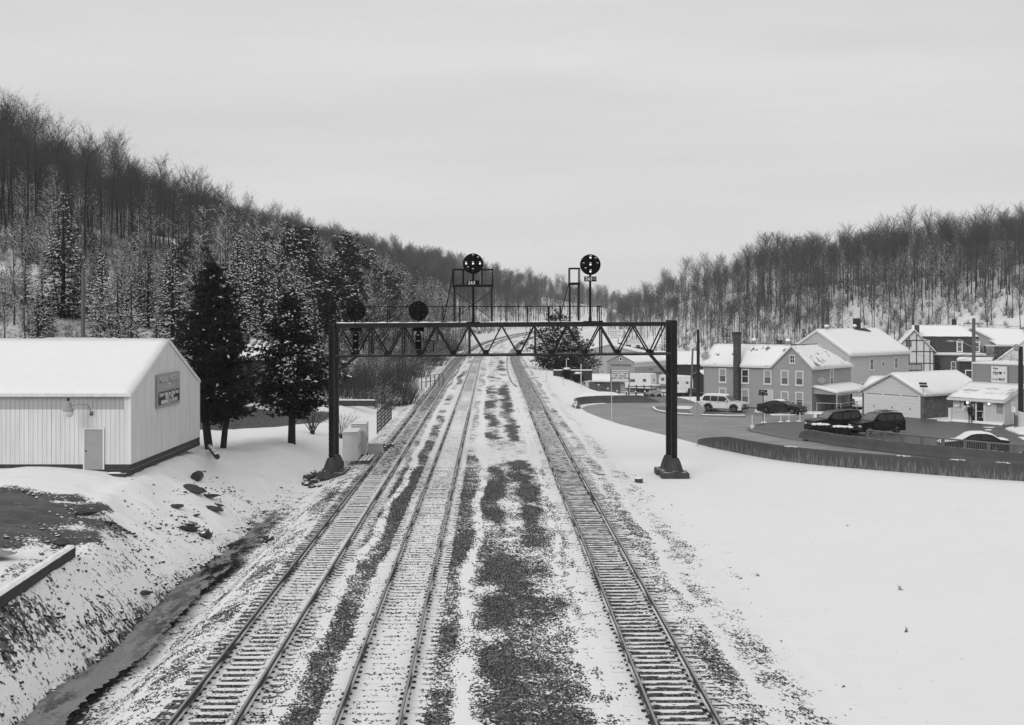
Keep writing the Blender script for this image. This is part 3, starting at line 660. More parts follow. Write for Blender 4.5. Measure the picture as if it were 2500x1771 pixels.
for k in range(int((11.0 + 5.6) / .24)):
    x = -10.9 + .24 * k
    if x > gx(1469): break
    b.box(x, x + .20, .16, GD - .16, 9.33 + sk(x), 9.37 + sk(x))
b.build('walkway', 'black_steel', g)
b = MB(); n_ = 70; rings = []
for i in range(n_):
    x = -10.9 + (gx(1455) + 10.9) * i / (n_ - 1); hh = .035 + .02 * math.sin(i * 1.7) + .012 * math.sin(i * .6); z = 9.371 + sk(x)
    rings.append([(x, .2, z), (x, .26, z + hh), (x, GD - .26, z + hh), (x, GD - .2, z)])
b.loft(rings).build('walkway_snow', 'snow', g)
rail_z = lambda x: gh(748.5 + (1450 - 790) * 0) + sk(x) * .4
for y in (.12, GD - .12):
    MB().tube([(gx(818), y, rail_z(-11)), (gx(1469), y, rail_z(5.5))], .028, 6).build('handrail', 'black_steel', g)
    for px in (819, 866, 945, 1079, 1121, 1235, 1288, 1340, 1369, 1463, 1468):
        x = gx(px); MB().beam((x, y, 9.34 + sk(x)), (x, y, rail_z(x)), .05 if px != 1340 else .09, .05).build('handrail_post', 'black_steel', g)
for x in (gx(819), gx(1469)): MB().tube([(x, .12, rail_z(x)), (x, GD - .12, rail_z(x))], .028, 6).build('handrail', 'black_steel', g)
# maintenance platform and its tower in the middle
y0, y1 = .35, GD - .25
def tower(x0, x1, xo, zp, zt, brace, mids, lean):
    for x, o_ in ((x0, -xo), (x1, xo)):
        for y in (y0, y1): MB().beam((x, y, 9.3), (x, y, zp - .3), .085, .085).beam((x, y, zp - .3), (x + o_, y, zp), .085, .085).build('platform_leg', 'weathered_steel', g)
    b = MB().box(x0 - xo, x1 + xo, y0 - .3, y1 + .1, zp - .11, zp - .07); b.box(x0 - xo, x1 + xo, y0 - .34, y0 - .24, zp - .13, zp); b.box(x0 - xo, x1 + xo, y1 + .1, y1 + .2, zp - .13, zp)
    b.build('platform', 'black_steel', g)
    MB().box(x0 - xo + .08, x1 + xo - .08, y0 - .2, y1 + .06, zp - .069, zp - .035, .01).build('platform_snow', 'snow', g)
    b = MB()
    for y in (y0 - .29, y1 + .15):
        for x in [x0 - xo, x1 + xo] + mids: b.beam((x, y, zp - .05), (x, y, zt), .06, .05)
        b.beam((x0 - xo, y, zt), (x1 + xo, y, zt), .08, .06)
    for x in (x0 - xo, x1 + xo): b.beam((x, y0 - .29, zt), (x, y1 + .15, zt), .06, .06)
    b.build('platform_railing', 'black_steel', g)
    if brace:
        for s_ in (1, -1):
            a, c = (x0, x1) if s_ == 1 else (x1, x0)
            MB().beam((a + s_ * .06, y0 - .02, 9.33 + .30), (c - s_ * .06, y0 - .02, zp - .45), .05, .065, (0, 1, 0)).build('cross_brace', 'weathered_steel', g)
    b = MB(); lx, lz = lean
    for y in (y1 - .4, y1 - .02): b.tube([(x0 - xo - .02, y, lz), (lx, y, 9.38)], .022, 5)
    for k in range(1, 12):
        q = k / 12; b.tube([(x0 - xo - .02 + (lx - x0 + xo) * q, y1 - .4, lz + (9.38 - lz) * q), (x0 - xo - .02 + (lx - x0 + xo) * q, y1 - .02, lz + (9.38 - lz) * q)], .012, 4)
    b.build('ladder', 'black_steel', g)
tower(gx(1108), gx(1199.5), .07, gh(695), gh(657.5), True, [gx(1130), gx(1176)], (gx(1080), gh(660)))
tower(gx(1392.5), gx(1414.5), .03, gh(690), gh(655), False, [], (gx(1366), gh(692)))
# hanging cages under the walkway behind the left-hand signals, and slack cables
for pa, pb in ((879, 898), (1035, 1054)):
    b = MB(); xa, xb = gx(pa), gx(pb)
    for x in (xa, xb): b.beam((x, GD + .1, 7.42), (x, GD + .1, gh(833)), .06, .06)
    b.beam((xa, GD + .1, gh(833)), (xb, GD + .1, gh(833)), .06, .06); b.build('guard_frame', 'black_steel', g)
b = MB()
for a, c, sag in ((829, 905, .18), (910, 980, .10), (1077, 1140, .22), (1388, 1423, .35), (1155, 1175, .4), (1283, 1295, .5)):
    xa, xb = gx(a), gx(c); b.tube([(xa + (xb - xa) * q, -.1, 9.07 + sk(xa) - sag * math.sin(math.pi * q)) for q in np.linspace(0, 1, 9)], .017, 5)
b.tube([(gx(1157), .3, 9.75), (gx(1163), .2, 9.62), (gx(1168), .05, 9.35), (gx(1166), -.12, 8.9), (gx(1160), -.1, 8.75), (gx(1153), -.05, 8.95)], .015, 5)
b.build('cable', 'plastic_dark', g)
for px in (1155, 1441.3):
    x = gx(px); MB().box(x - .42, x + .42, .0, .5, 9.325 + sk(x), 9.41 + sk(x), .01).build('mast_base', 'black_steel', g)
MB().box(gx(1461), gx(1472), -.06, .2, 9.33, 9.46).build('corner_bracket', 'black_steel', g)
ladder = MB()
for sx in (-.14, .14): ladder.beam((-11.1 + sx, -.30, 1.1), (-11.1 + sx, -.30, 9.4), .03, .03)
for z in np.arange(1.2, 9.4, .33): ladder.tube([(-11.30, -.30, z), (-10.90, -.30, z)], .014, 5)
ladder.build('ladder', 'gate_post_steel', g)

# ---------------------------------------------------------------- position light signals
MT['lamp_lit'] = emit('lamp_lit', 1.0)
def signal(label, x, y, zc, r, z0, facing, lit, plate=None, plate_z=None):
    s = thing('position_light_signal', label, 'railway signal', (x, y, z0), 0 if facing else math.pi, 'position light signals on the bridge')
    H = zc - z0
    MB().tube([(0, .12, 0), (0, .12, .30), (0, .12, .32), (0, .12, H)], [.10, .10, .075, .068], 8).build('mast', 'black_steel', s)
    MB().lathe([(r * .2, .02), (r * .97, .02), (r, .0), (r, -.03), (r * .985, -.045), (r * .3, -.045)], 36, 'y', (0, 0, H)).build('disc', 'disc_black', s, smooth=False)
    q = r * .67; pos = {'c': (0, 0), 't': (0, q), 'b': (0, -q), 'l': (-q, 0), 'r': (q, 0), 'ur': (q * .71, q * .71), 'll': (-q * .71, -q * .71)}
    for k, (a, c) in pos.items():
        lb = MB(); lb.lathe([(.045, -.03), (.075, -.05), (.075, -.14), (.06, -.15)], 12, 'y', (a, 0, H + c))
        hood = MB(); hood_r = []
        for yy, rr_ in ((-.10, .085), (-.40, .088)):
            hood_r.append([(a + rr_ * math.cos(math.pi * j / 9), yy, H + c + rr_ * math.sin(math.pi * j / 9)) for j in range(10)])
        i_ = [[(p[0] * 1 + (a - p[0]) * .12, p[1], p[2] + (H + c - p[2]) * .12) for p in rg] for rg in hood_r]
        hood.loft(hood_r, False, False); hood.loft(i_, False, False)
        lo = lb.build('lamp', 'plastic_dark', s)
        hood.build('hood', 'signal_black', lo)
        MB().lathe([(.002, -.152), (.058, -.152), (.05, -.168), (.002, -.172)], 12, 'y', (a, 0, H + c)).build('lens', 'lamp_lit' if k in lit else 'plastic_dark', lo)
        sn = MB(); sn.loft([[(a + .06 * math.cos(u), yy, H + c + .088 + .035 * math.sin(u)) for u in np.linspace(0, math.pi, 7)] for yy in (-.12, -.22, -.36)]).build('snow', 'snow', lo)
        bk = MB(); bk.lathe([(.05, .02), (.085, .03), (.085, .24), (.05, .26)], 10, 'y', (a, 0, H + c)); bk.build('lamp_back', 'signal_black', lo)
    ar = MB()
    for a in (0, math.pi / 2, math.pi / 4): ar.beam((-q * math.cos(a), .045, H - q * math.sin(a)), (q * math.cos(a), .045, H + q * math.sin(a)), .05, .04)
    ar.build('back_brace', 'signal_black', s)
    if plate:
        w, h = .38, .155; p = MB().box(-w, w, -.03, -.005, plate_z - z0 - h, plate_z - z0 + h).build('number_plate', 'disc_black', s)
        put_text(MB(), plate[0], -.09, plate_z - z0 + .0, .275, -.034, bold=.002, sx=1.12).build('number', 'white_paint', p, fix=False)
        if plate[1]: put_text(MB(), plate[1], .27, plate_z - z0 + .0, .26, -.034, sx=1.0).build('faded_letter', 'grey_paint', p, fix=False)
    else:
        MB().box(-.37, .37, -.06, .10, gh(810) - z0, gh(799) - z0).build('number_plate', 'disc_black', s)
        MB().lathe([(.16, gh(862) - z0), (.19, gh(858) - z0), (.19, gh(818) - z0), (.10, gh(813) - z0)], 12, c=(0, .08, 0)).build('lower_unit', 'disc_black', s)
        ls = MB()
        for zz_ in (820, 835, 856): ls.loft([[(.1 * math.cos(u), yy, gh(zz_) - z0 + .04 * math.sin(u)) for u in np.linspace(0, math.pi, 6)] for yy in (.22, .32)])
        ls.build('snow', 'snow', s)
    return s
z_of = lambda px: 9.33 + sk(gx(px))
signal('round signal on the centre mast with three lamps lit in a level row', gx(1155), GY + .05, gh(644.1), .635, z_of(1155), True, 'clr', ('263', None), gh(691))
signal('round signal on the right mast with three lamps lit in an upright row', gx(1441.3), GY + .05, gh(646.5), .64, z_of(1441), True, 'ctb', ('263', 'R'), gh(681.5))
signal('dark round signal seen from behind at the left end of the bridge', gx(859.2), GB + .35, gh(759.5), .61, gh(866), False, '')
signal('round signal seen from behind between the end signal and the platform, dark', gx(1015.7), GB + .35, gh(759.5), .625, gh(866), False, '')

# ---------------------------------------------------------------- things beside the left-hand post
def cabinet(label, x, y, w, d, h, dz=.35):
    c = thing('equipment_cabinet', label, 'equipment cabinet', on(x, y), R(3), 'signal equipment cabinets'); z = gz1(x, y)
    MB().box(-w / 2, w / 2, 0, d, dz, dz + h, .02).build('body', 'offwhite_paint', c)
    MB().slab([(-w / 2 - .05, -.05, dz + h + .06), (w / 2 + .05, -.05, dz + h + .06), (w / 2 + .05, d + .05, dz + h + .09), (-w / 2 - .05, d + .05, dz + h + .09)], .07).build('lid', 'offwhite_paint', c)
    MB().box(-w / 2, w / 2, 0, d, dz + h + .092, dz + h + .15, .03).build('snow', 'snow', c)
    for k in range(2):
        y0 = .04 + k * d / 2; dr = MB().box(w / 2, w / 2 + .02, y0, y0 + d / 2 - .06, dz + .08, dz + h - .08).build('door', 'offwhite_paint', c)
        MB().box(w / 2 + .021, w / 2 + .05, y0 + .1, y0 + .14, dz + h * .45, dz + h * .58).build('handle', 'plastic_dark', dr)
    for sx in (-1, 1):
        for yy in (.06, d - .06): MB().box(sx * (w / 2 - .06) - .04, sx * (w / 2 - .06) + .04, yy - .04, yy + .04, -.3, dz).build('leg', 'dark_paint', c)
cabinet('pale two-door equipment cabinet just behind the left gantry post', -10.45, 82.0, 1.0, 2.6, 1.75)
cabinet('second pale equipment cabinet, the farther one of the pair by the gantry', -10.25, 84.9, 1.0, 2.2, 1.95)
c = thing('junction_box', 'small low pale junction box in the snow beyond the cabinets', 'junction box', on(-9.35, 86.9), R(4))
MB().box(-.5, .5, 0, .7, 0, .72, .02).build('body', 'offwhite_paint', c); MB().box(-.54, .54, -.04, .74, .721, .80, .02).build('lid', 'white_paint', c)
for i, (x, y) in enumerate(((-9.75, 82.9), (-9.52, 83.0), (-9.28, 83.05))):
    b = MB().beam((0, -1.3, .18), (.05, 1.35, .24), .16, .10); o = b.build('plank', 'dark_wood', loc=on(x, y)); tag(o, ('snow topped plank nearest the cabinets', 'snow topped plank in the middle of three', 'snow topped plank on the track side of the pile')[i] + ' beside the gantry', 'plank', 'planks beside the cabinets')
    b = MB().beam((0, -1.28, .25), (.05, 1.33, .31), .14, .045).build('snow', 'snow', o)
def rock(label, x, y, r, sq=(1.2, 1, .7), group=None, seed=0, dz=-.1, m='rock', name='rock'):
    rnd = random.Random(seed * 13 + int(abs(x) * 97)); random.seed(rnd.random())
    b = MB().ball((0, 0, r * .3), r, 10, 7, .22, sq); o = b.build(name, m, loc=on(x, y, dz)); o.rotation_euler = (rnd.uniform(-.2, .2), rnd.uniform(-.2, .2), rnd.uniform(0, 6)); tag(o, label, 'rock', group); return o
rk = [(-12.55, 78.2, .45), (-12.3, 79.3, .38), (-12.5, 77.1, .33), (-12.15, 77.7, .30), (-12.0, 76.5, .26), (-11.5, 76.3, .22), (-9.9, 87.6, .5), (-9.5, 88.6, .42), (-9.15, 89.6, .46), (-9.2, 91.0, .40), (-8.9, 92.3, .36), (-9.7, 89.3, .35), (-9.4, 93.2, .34)]
for i, (x, y, r) in enumerate(rk):
    rock('dark broken rock beside the left gantry footing' if i < 6 else 'dark broken rock in the heap beyond the equipment cabinets', x, y, r, (1.1, .9, .8), 'rocks by the gantry footing' if i < 6 else 'rocks heaped beyond the cabinets', i)
rock('large dark boulder on the snowy bank below the metal building', -14.98, 59.0, .42, (1.7, .8, .55), seed=31, dz=.02)
rock('smaller boulder touching the large one on the snowy bank', -14.35, 59.4, .33, (1.2, .9, .8), seed=32, dz=.02)
for i, (x, y, r) in enumerate(((-16.6, 66.2, .5), (-15.9, 66.6, .35), (-15.2, 64.6, .42), (-15.3, 65.9, .25), (-15.4, 61.8, .2), (-16.3, 61.5, .3), (-13.4, 54.8, .2), (-17.7, 53.0, .45), (-16.6, 52.4, .22), (-13.7, 47.3, .3), (-16.6, 46.8, .3))):
    rock('flat dark stone showing through the snow on the bank', x, y, r, (1.5, .9, .22), 'stones on the snowy bank', i + 40, dz=-.02, m='flat_stone')
rock('small round stone half buried at the ditch bend', -11.8, 61.5, .3, (1.2, 1, .8), seed=77, dz=.05)
# squared timber along the top of the bank
p0, p1 = Vector((-14.9, 35.0, gz1(-14.9, 35.0) + .25)), Vector((-15.42, 44.4, gz1(-15.42, 44.4) + .2))
rings = []
for i in range(15):
    q = i / 14; p = p0.lerp(p1, q); rings.append([p + Vector((sx * (.16 + random.uniform(-.008, .008)), 0, sz * .17)) for sx, sz in ((-1, -1), (1, -1), (1, 1), (-1, 1))])
o = MB().loft(rings).build('timber_beam', 'dark_wood'); tag(o, 'long squared dark timber with a snow cap along the top of the near bank', 'timber beam')
rings = []
for i in range(40):
    q = i / 39; p = p0.lerp(p1, q) + Vector((0, 0, .171)); hh = .06 + random.uniform(-.015, .02); a = random.uniform(0, .05)
    rings.append([p + Vector((-.17, 0, 0)), p + Vector((-.12, 0, hh)), p + Vector((.08 - a, 0, hh)), p + Vector((.17 - a, 0, 0))])
MB().loft(rings).build('snow', 'snow', o)
# small concrete marker on the right
o = MB().lathe([(.24, -.1), (.24, .24), (.2, .26)], 10).build('cable_marker', 'footing_concrete', loc=on(7.55, 75.6)); tag(o, 'short dark round marker stub in the snow left of the right gantry post', 'marker')
MB().lathe([(.23, .261), (.2, .33), (.05, .35)], 10).build('snow', 'snow', o)

def rubble(name, pts, rmin, rmax, label, m='rock', flat=.6):
    """small stones too many to count, lying on the ground"""
    b = MB()
    for x, y in pts:
        r = rmin + (rmax - rmin) * random.random() ** 2.2; z = gz1(x, y); a = random.uniform(0, 6.28); ca, sa = math.cos(a), math.sin(a); st = random.uniform(1.0, 1.9); ring = []
        n = 6; base = [(r * st * math.cos(k * 2 * math.pi / n) * random.uniform(.75, 1.2), r * math.sin(k * 2 * math.pi / n) * random.uniform(.75, 1.2)) for k in range(n)]
        def P(q, zz, k): return (x + (q[0] * ca - q[1] * sa) * k, y + (q[0] * sa + q[1] * ca) * k, zz)
        b.loft([[P(q, z - .05, 1) for q in base], [P(q, z + r * flat * random.uniform(.4, .8), .9) for q in base], [P(q, z + r * flat, .45) for q in base]])
    o = b.build(name, m, fix=False); o['kind'] = 'stuff'; o['label'] = label
X3s = lambda y, s: (float(X3(y)) + s, y)
rubble('ditch_stones', [X3s(y, random.choice((-17.15, -15.45)) + random.gauss(0, .16)) for y in np.random.default_rng(3).uniform(25, 76, 520)], .025, .11, 'dark stones and clods along both edges of the ditch')
rubble('bank_stones', [X3s(y, -17.4 - 3.4 * abs(random.gauss(0, .55))) for y in np.random.default_rng(4).uniform(26, 72, 1100)], .02, .075, 'small stones poking through the snow on the near bank')
rubble('lot_clods', [(-23 + 5.6 * math.cos(a) * q, 49.5 + 8.0 * math.sin(a) * q) for a, q in ((random.uniform(-1.2, 1.6), random.gauss(1.0, .10)) for _ in range(260))], .025, .08, 'clods and stones round the edge of the bare gravel lot')
rubble('shoulder_stones', [X3s(y, random.choice((random.gauss(3.0, .7), random.gauss(-13.9, .7)))) for y in np.random.default_rng(5).uniform(26, 80, 700)], .02, .07, 'loose ballast stones on the outer shoulders of the tracks')

# ---------------------------------------------------------------- building kit
MT['metal_wall'] = mat('metal_wall', .62, .5, .20, 1.6, stretch=(2, 2, .2)); MT['metal_band'] = mat('metal_band', .36, .5, .10, 1.5, stretch=(1, 1, .3))
MT['grey_siding'] = siding('grey_siding', .31, .125); MT['pale_siding'] = siding('pale_siding', .42, .14); MT['gable_siding'] = siding('gable_siding', .33, .14)
MT['garage_siding'] = siding('garage_siding', .58, .26); MT['mart_siding'] = siding('mart_siding', .24, .22); MT['mart_board'] = siding('mart_board', .56, .30, vertical=True)
MT['dark_clapboard'] = siding('dark_clapboard', .030, .2); MT['white_siding'] = siding('white_siding', .55, .16); MT['store_siding'] = siding('store_siding', .30, .42); MT['shed_board'] = siding('shed_board', .085, .22, .3, vertical=True)
MT['barn_board'] = siding('barn_board', .028, .25, .3, vertical=True); MT['warehouse_wall'] = siding('warehouse_wall', .38, .3, vertical=True)
MT['brick'] = masonry('brick', .085, .22, .075); MT['dark_brick'] = masonry('dark_brick', .038, .22, .075); MT['brick_chimney'] = masonry('brick_chimney', .075, .22, .075, .45)
MT['rock_block'] = masonry('rock_block', .135, .42, .20, .22, .55, bump=1.6); MT['stone_wall'] = masonry('stone_wall', .19, .5, .28, .4, .9)
MT['mansard_slate'] = masonry('mansard_slate', .060, .22, .12, .3, .3); MT['stucco'] = mat('stucco', .56, .8, .06, 3)
MT['dark_timber'] = mat('dark_timber', .05, .7, .2, 3)
def snow_quad(mb, a, b, c, d, th=.10, jit=.05, inset=.04):
    """snow lying on a sloping roof face: a-b is the eave, d-c the ridge"""
    a, b, c, d = (Vector(p) for p in (a, b, c, d)); L = max((b - a).length, .1); H = max(((d - a).length + (c - b).length) / 2, .1)
    n = max(3, min(60, int(L / .45))); m = max(2, min(16, int(H / .6))); iu = min(.3, inset / L); iv = min(.3, inset / H); top, bot = [], []
    nrm = (b - a).cross(d - a).normalized(); nrm = -nrm if nrm.z < 0 else nrm
    for j in range(m + 1):
        for i in range(n + 1):
            u = iu + (1 - 2 * iu) * i / n; v = iv * .3 + (1 - iv * .6) * j / m; e = 0
            if j == 0: v += random.uniform(-jit, jit) / H; 
            if i in (0, n): u += random.uniform(-jit, jit) * .5 / L
            p = a * (1 - u) * (1 - v) + b * u * (1 - v) + c * u * v + d * (1 - u) * v
            ed = 0.35 if (j == 0 or i in (0, n)) else 1.0
            top.append(p + nrm * (th * ed * random.uniform(.8, 1.2))); bot.append(p + nrm * .004)
    w = n + 1; fs = []
    for j in range(m):
        for i in range(n): q = j * w + i; fs.append((q, q + 1, q + w + 1, q + w))
    o = len(top); rim = [i for i in range(w)] + [j * w + n for j in range(1, m + 1)] + [m * w + i for i in range(n - 1, -1, -1)] + [j * w for j in range(m - 1, 0, -1)]
    for i in range(len(rim)):
        p, q = rim[i], rim[(i + 1) % len(rim)]; fs.append((q, p, p + o, q + o))
    return mb.add(top + bot, fs)
def roof(parent, quads, rm='trim_white', sm_='snow', th=.16, sth=.10, name='roof', lift=0.0):
    """quads: 3-D eave-to-ridge faces; each becomes a board-edged slab with its own snow"""
    b = MB()
    for q in quads: b.slab([(p[0], p[1], p[2] + lift) for p in q], th)
    r = b.build(name, rm, parent, fix=False)
    if sm_:
        s_ = MB()
        for q in quads:
            if len(q) == 4: snow_quad(s_, *[(p[0], p[1], p[2] + lift) for p in q], th=sth)
            else: snow_quad(s_, *[(p[0], p[1], p[2] + lift) for p in (q[0], q[1], q[2], q[2])], th=sth)
        s_.build('snow', sm_, r, smooth=True, fix=False)
    return r
def gable_quads(x0, x1, y0, y1, h, rise, axis='x', o=.3, oe=.25):
    if axis == 'x':
        m = (y0 + y1) / 2; k = rise / (m - y0); e = h - k * o
        return [[(x0 - oe, y0 - o, e), (x1 + oe, y0 - o, e), (x1 + oe, m, h + rise), (x0 - oe, m, h + rise)], [(x1 + oe, y1 + o, e), (x0 - oe, y1 + o, e), (x0 - oe, m, h + rise), (x1 + oe, m, h + rise)]]
    m = (x0 + x1) / 2; k = rise / (m - x0); e = h - k * o
    return [[(x1 + o, y0 - oe, e), (x1 + o, y1 + oe, e), (m, y1 + oe, h + rise), (m, y0 - oe, h + rise)], [(x0 - o, y1 + oe, e), (x0 - o, y0 - oe, e), (m, y0 - oe, h + rise), (m, y1 + oe, h + rise)]]
def gable_body(mb, x0, x1, y0, y1, z0, h, rise, axis='x', drop=.17):
    r = h + rise - drop; e = h - drop * .6
    if axis == 'x': return mb.prism([(y0, z0), (y1, z0), (y1, e), ((y0 + y1) / 2, r), (y0, e)], 'x', x0, x1)
    return mb.prism([(x0, z0), (x1, z0), (x1, e), ((x0 + x1) / 2, r), (x0, e)], 'y', y0, y1)
def window(parent, Wm, x, z, w, h, trim=.10, pane='window_glass', blind=.5, cross=True, bm='blind', tm='trim_white', mull=0):
    b = MB(); b.M = Wm; y = -.05; x0, x1, z0, z1 = x - w / 2, x + w / 2, z, z + h
    b.box(x0 - trim, x0, y, 0, z0 - trim * .6, z1 + trim); b.box(x1, x1 + trim, y, 0, z0 - trim * .6, z1 + trim)
    b.box(x0, x1, y, 0, z1, z1 + trim); b.box(x0 - trim * 1.2, x1 + trim * 1.2, y - .04, -.001, z0 - trim * 1.4, z0 - trim * .6); b.box(x0, x1, y, 0, z0 - trim * .6, z0)
    if cross: b.box(x0, x1, -.04, -.002, z + h * .5 - .025, z + h * .5 + .025)
    for k in range(mull): xm = x0 + w * (k + 1) / (mull + 1); b.box(xm - .025, xm + .025, -.041, -.002, z0, z1)
    f = b.build('window', tm, parent)
    b = MB(); b.M = Wm; b.box(x0, x1, -.014, -.003, z0, z1); b.build('pane', pane, f)
    if blind: b = MB(); b.M = Wm; b.box(x0 + .01, x1 - .01, -.022, -.016, z0 + h * (1 - blind), z1 - .01); b.build('blind', bm, f)
    return f
def door(parent, Wm, x, z, w, h, trim=.09, m='white_paint', tm='trim_white', knob=1, glass_top=False):
    b = MB(); b.M = Wm
    for a, c, d_, e in ((x - w / 2 - trim, x - w / 2, z, z + h), (x + w / 2, x + w / 2 + trim, z, z + h), (x - w / 2 - trim, x + w / 2 + trim, z + h, z + h + trim)): b.box(a, c, -.05, 0, d_, e)
    fr = b.build('door_frame', tm, parent)
    b = MB(); b.M = Wm; b.box(x - w / 2, x + w / 2, -.022, -.002, z, z + h); dr = b.build('door', m, parent)
    b = MB(); b.M = Wm; b.ball((x + knob * (w / 2 - .08), -.06, z + h * .46), .04, 8, 5); b.build('handle', 'plastic_dark', dr)
    if glass_top: b = MB(); b.M = Wm; b.box(x - w * .3, x + w * .3, -.030, -.023, z + h * .5, z + h * .9); b.build('pane', 'window_glass', dr)
    return dr
def face_box(parent, name, m, Wm, x0, x1, y0, y1, z0, z1, ch=0):
    b = MB(); b.M = Wm; b.box(x0, x1, y0, y1, z0, z1, ch); return b.build(name, m, parent)
def dish(label, loc, rz, r=.42, tilt=35):
    d = thing('satellite_dish', label, 'satellite dish', loc, rz)
    b = MB(); b.M = Matrix.Translation((0, -.25, .55)) @ Matrix.Rotation(R(90 - tilt), 4, 'X'); b.lathe([(.02, -.06), (r * .5, -.045), (r * .8, -.02), (r, .02), (r * .99, .03), (r * .5, -.03), (.02, -.045)], 18); b.build('reflector', 'grey_paint', d)
    MB().tube([(0, 0, 0), (0, 0, .45), (0, -.2, .56)], .03, 6).build('mast', 'grey_paint', d)
    MB().tube([(0, -.22, .2), (0, -.75, .35), (0, -.78, .5)], .018, 5).build('feed_arm', 'dark_paint', d)
def vent(parent, x, y, z, r=.28):
    MB().lathe([(r * .4, -.3), (r * .4, .15), (r, .2), (r * .9, .42), (r * .3, .55)], 12, c=(x, y, z)).build('roof_vent', 'grey_paint', parent)
    MB().lathe([(r * 1.0, .36), (r * .9, .52), (r * .3, .66)], 12, c=(x, y, z)).build('snow', 'snow', parent)

# ---------------------------------------------------------------- metal building on the left bank
h = thing('metal_building', 'long pale ribbed metal building with a snow covered roof on the left bank', 'building', (-41.3, 64.2, 2.02), 0)
LB, DB, EV, RS = 22.0, 14.1, 3.88, 2.55
def ribbed(L, z_of_, z0, y, M_, pitch=.23):
    b = MB(); b.M = M_; xs = []; x = 0
    while x < L - 1e-6:
        for dx, dy in ((0, 0), (.03, -.028), (.06, -.028), (.09, 0)):
            if x + dx < L: xs.append((x + dx, dy))
        x += pitch
    xs.append((L, 0)); n = len(xs); b.add([(a, y + dy, z0) for a, dy in xs] + [(a, y + dy, z_of_(a)) for a, dy in xs], [(i, i + 1, i + 1 + n, i + n) for i in range(n - 1)]); return b
b = MB(); gable_body(b, .02, LB - .02, .02, DB - .02, .28, EV - .02, RS, 'x', .14); b.build('inner_shell', 'metal_wall', h)
ribbed(LB, lambda a: EV - .83, .28, 0, Matrix()).build('front_wall', 'metal_wall', h, fix=False)
ribbed(LB - .32, lambda a: EV - .05, EV - .83, .012, Matrix()).build('upper_band', 'metal_band', h, fix=False)
ribbed(DB, lambda a: EV - .1 + RS * (1 - abs(a - DB / 2) / (DB / 2)), .28, 0, wallM(LB, 0, 90)).build('gable_wall', 'metal_wall', h, fix=False)
b = MB().box(LB - .10, LB + .05, -.05, .06, .28, EV - .02); b.box(LB - .05, LB + .05, DB - .06, DB + .05, .28, EV - .1); b.build('corner_trim', 'white_paint', h)
for q in (0.6, 5.2, 9.8, 14.2, 18.0): MB().box(q, q + .012, -.034, -.029, .3, EV - .84).build('panel_seam', 'metal_band', h)
b = MB(); 
for k, z in enumerate((-.25, .02)): b.box(-.04, LB + .035 - k * .02, -.045 + .01 * k, .1, z, z + .26); b.box(LB - .1, LB + .05 - k * .01, .11, DB + .03, z, z + .25)
b.build('skirt_board', 'dark_wood', h)
m = DB / 2; k_ = RS / m; rq = [[(-.1, -.18, EV - .08), (LB + .07, -.18, EV - .08), (LB + .07, m, EV + RS + .02), (-.1, m, EV + RS + .02)], [(LB + .07, DB + .08, EV - .08), (-.1, DB + .08, EV - .08), (-.1, m, EV + RS + .02), (LB + .07, m, EV + RS + .02)]]
roof(h, rq, 'metal_wall', 'snow', .07, .055)
b = MB().box(-.1, LB + .12, -.26, -.185, EV - .17, EV - .02); b.build('gutter', 'metal_wall', h)
b = MB()
for y0, y1, z0, z1 in ((-.2, m, EV - .2, EV + RS - .06), (DB + .1, m, EV - .2, EV + RS - .06)): b.beam((LB + .06, y0, z0), (LB + .06, y1, z1), .03, .2, (0, 0, 1))
b.build('rake_trim', 'white_paint', h)
Wf = wallM(0, 0, 0); xd = 20.17
dr = door(h, wallM(0, -.035, 0), xd, 0.02, .92, 2.03, .075, 'grey_paint', 'white_paint', -1); 
b = MB().box(xd - .60, xd + .60, -.06, -.036, -.02, .02); b.build('threshold', 'dark_wood', h)
lp = thing('wall_lamp', 'dusk lamp on a curved arm over the door of the metal building', 'wall lamp', (-41.3 + 19.95, 64.17, 2.02 + 2.85), 0)
MB().tube([(.1, -.06, 0), (.1, -.2, .2), (.05, -.5, .48), (-.2, -.75, .52), (-.62, -.92, .48)], .04, 6).build('arm', 'grey_paint', lp)
MB().lathe([(.06, .40), (.16, .36), (.17, .06), (.26, .0), (.27, -.12)], 14, c=(-.75, -.95, .30)).build('housing', 'grey_paint', lp)
MB().lathe([(.25, -.12), (.25, -.26), (.16, -.40), (.02, -.42)], 14, c=(-.75, -.95, .30)).build('lens', 'lamp_lens', lp)
MB().lathe([(.07, .40), (.07, .54), (.02, .56)], 8, c=(-.75, -.95, .30)).build('photocell', 'dark_paint', lp)
MB().box(.03, .17, -.08, -.03, -.1, .1).build('bracket', 'dark_paint', lp)
sg = thing('sign', 'painted dealer sign with pale top and dark lower panel on the gable wall', 'sign', (-19.3 + .05, 68.6, 2.0 + 2.76), R(90))
MB().box(0, 4.65, -.09, -.02, 0, 1.82).build('board', 'grey_paint', sg); MB().box(.18, 4.55, -.096, -.091, .16, .87).build('dark_panel', 'dark_paint', sg)
lt = MB(); put_text(lt, 'Chrysler  Dodge  Jeep  Dodge Trucks', 2.36, .71, .30, -.099, sx=.86, bold=.006); put_text(lt, 'SINCE   1945', 2.4, .50, .24, -.099, sx=1.25, bold=.006); put_text(lt, 'EBENSBURG, PA. 472-7997', 2.4, .28, .27, -.099, sx=1.08, bold=.010); lt.build('white_lettering', 'white_paint', sg, fix=False)
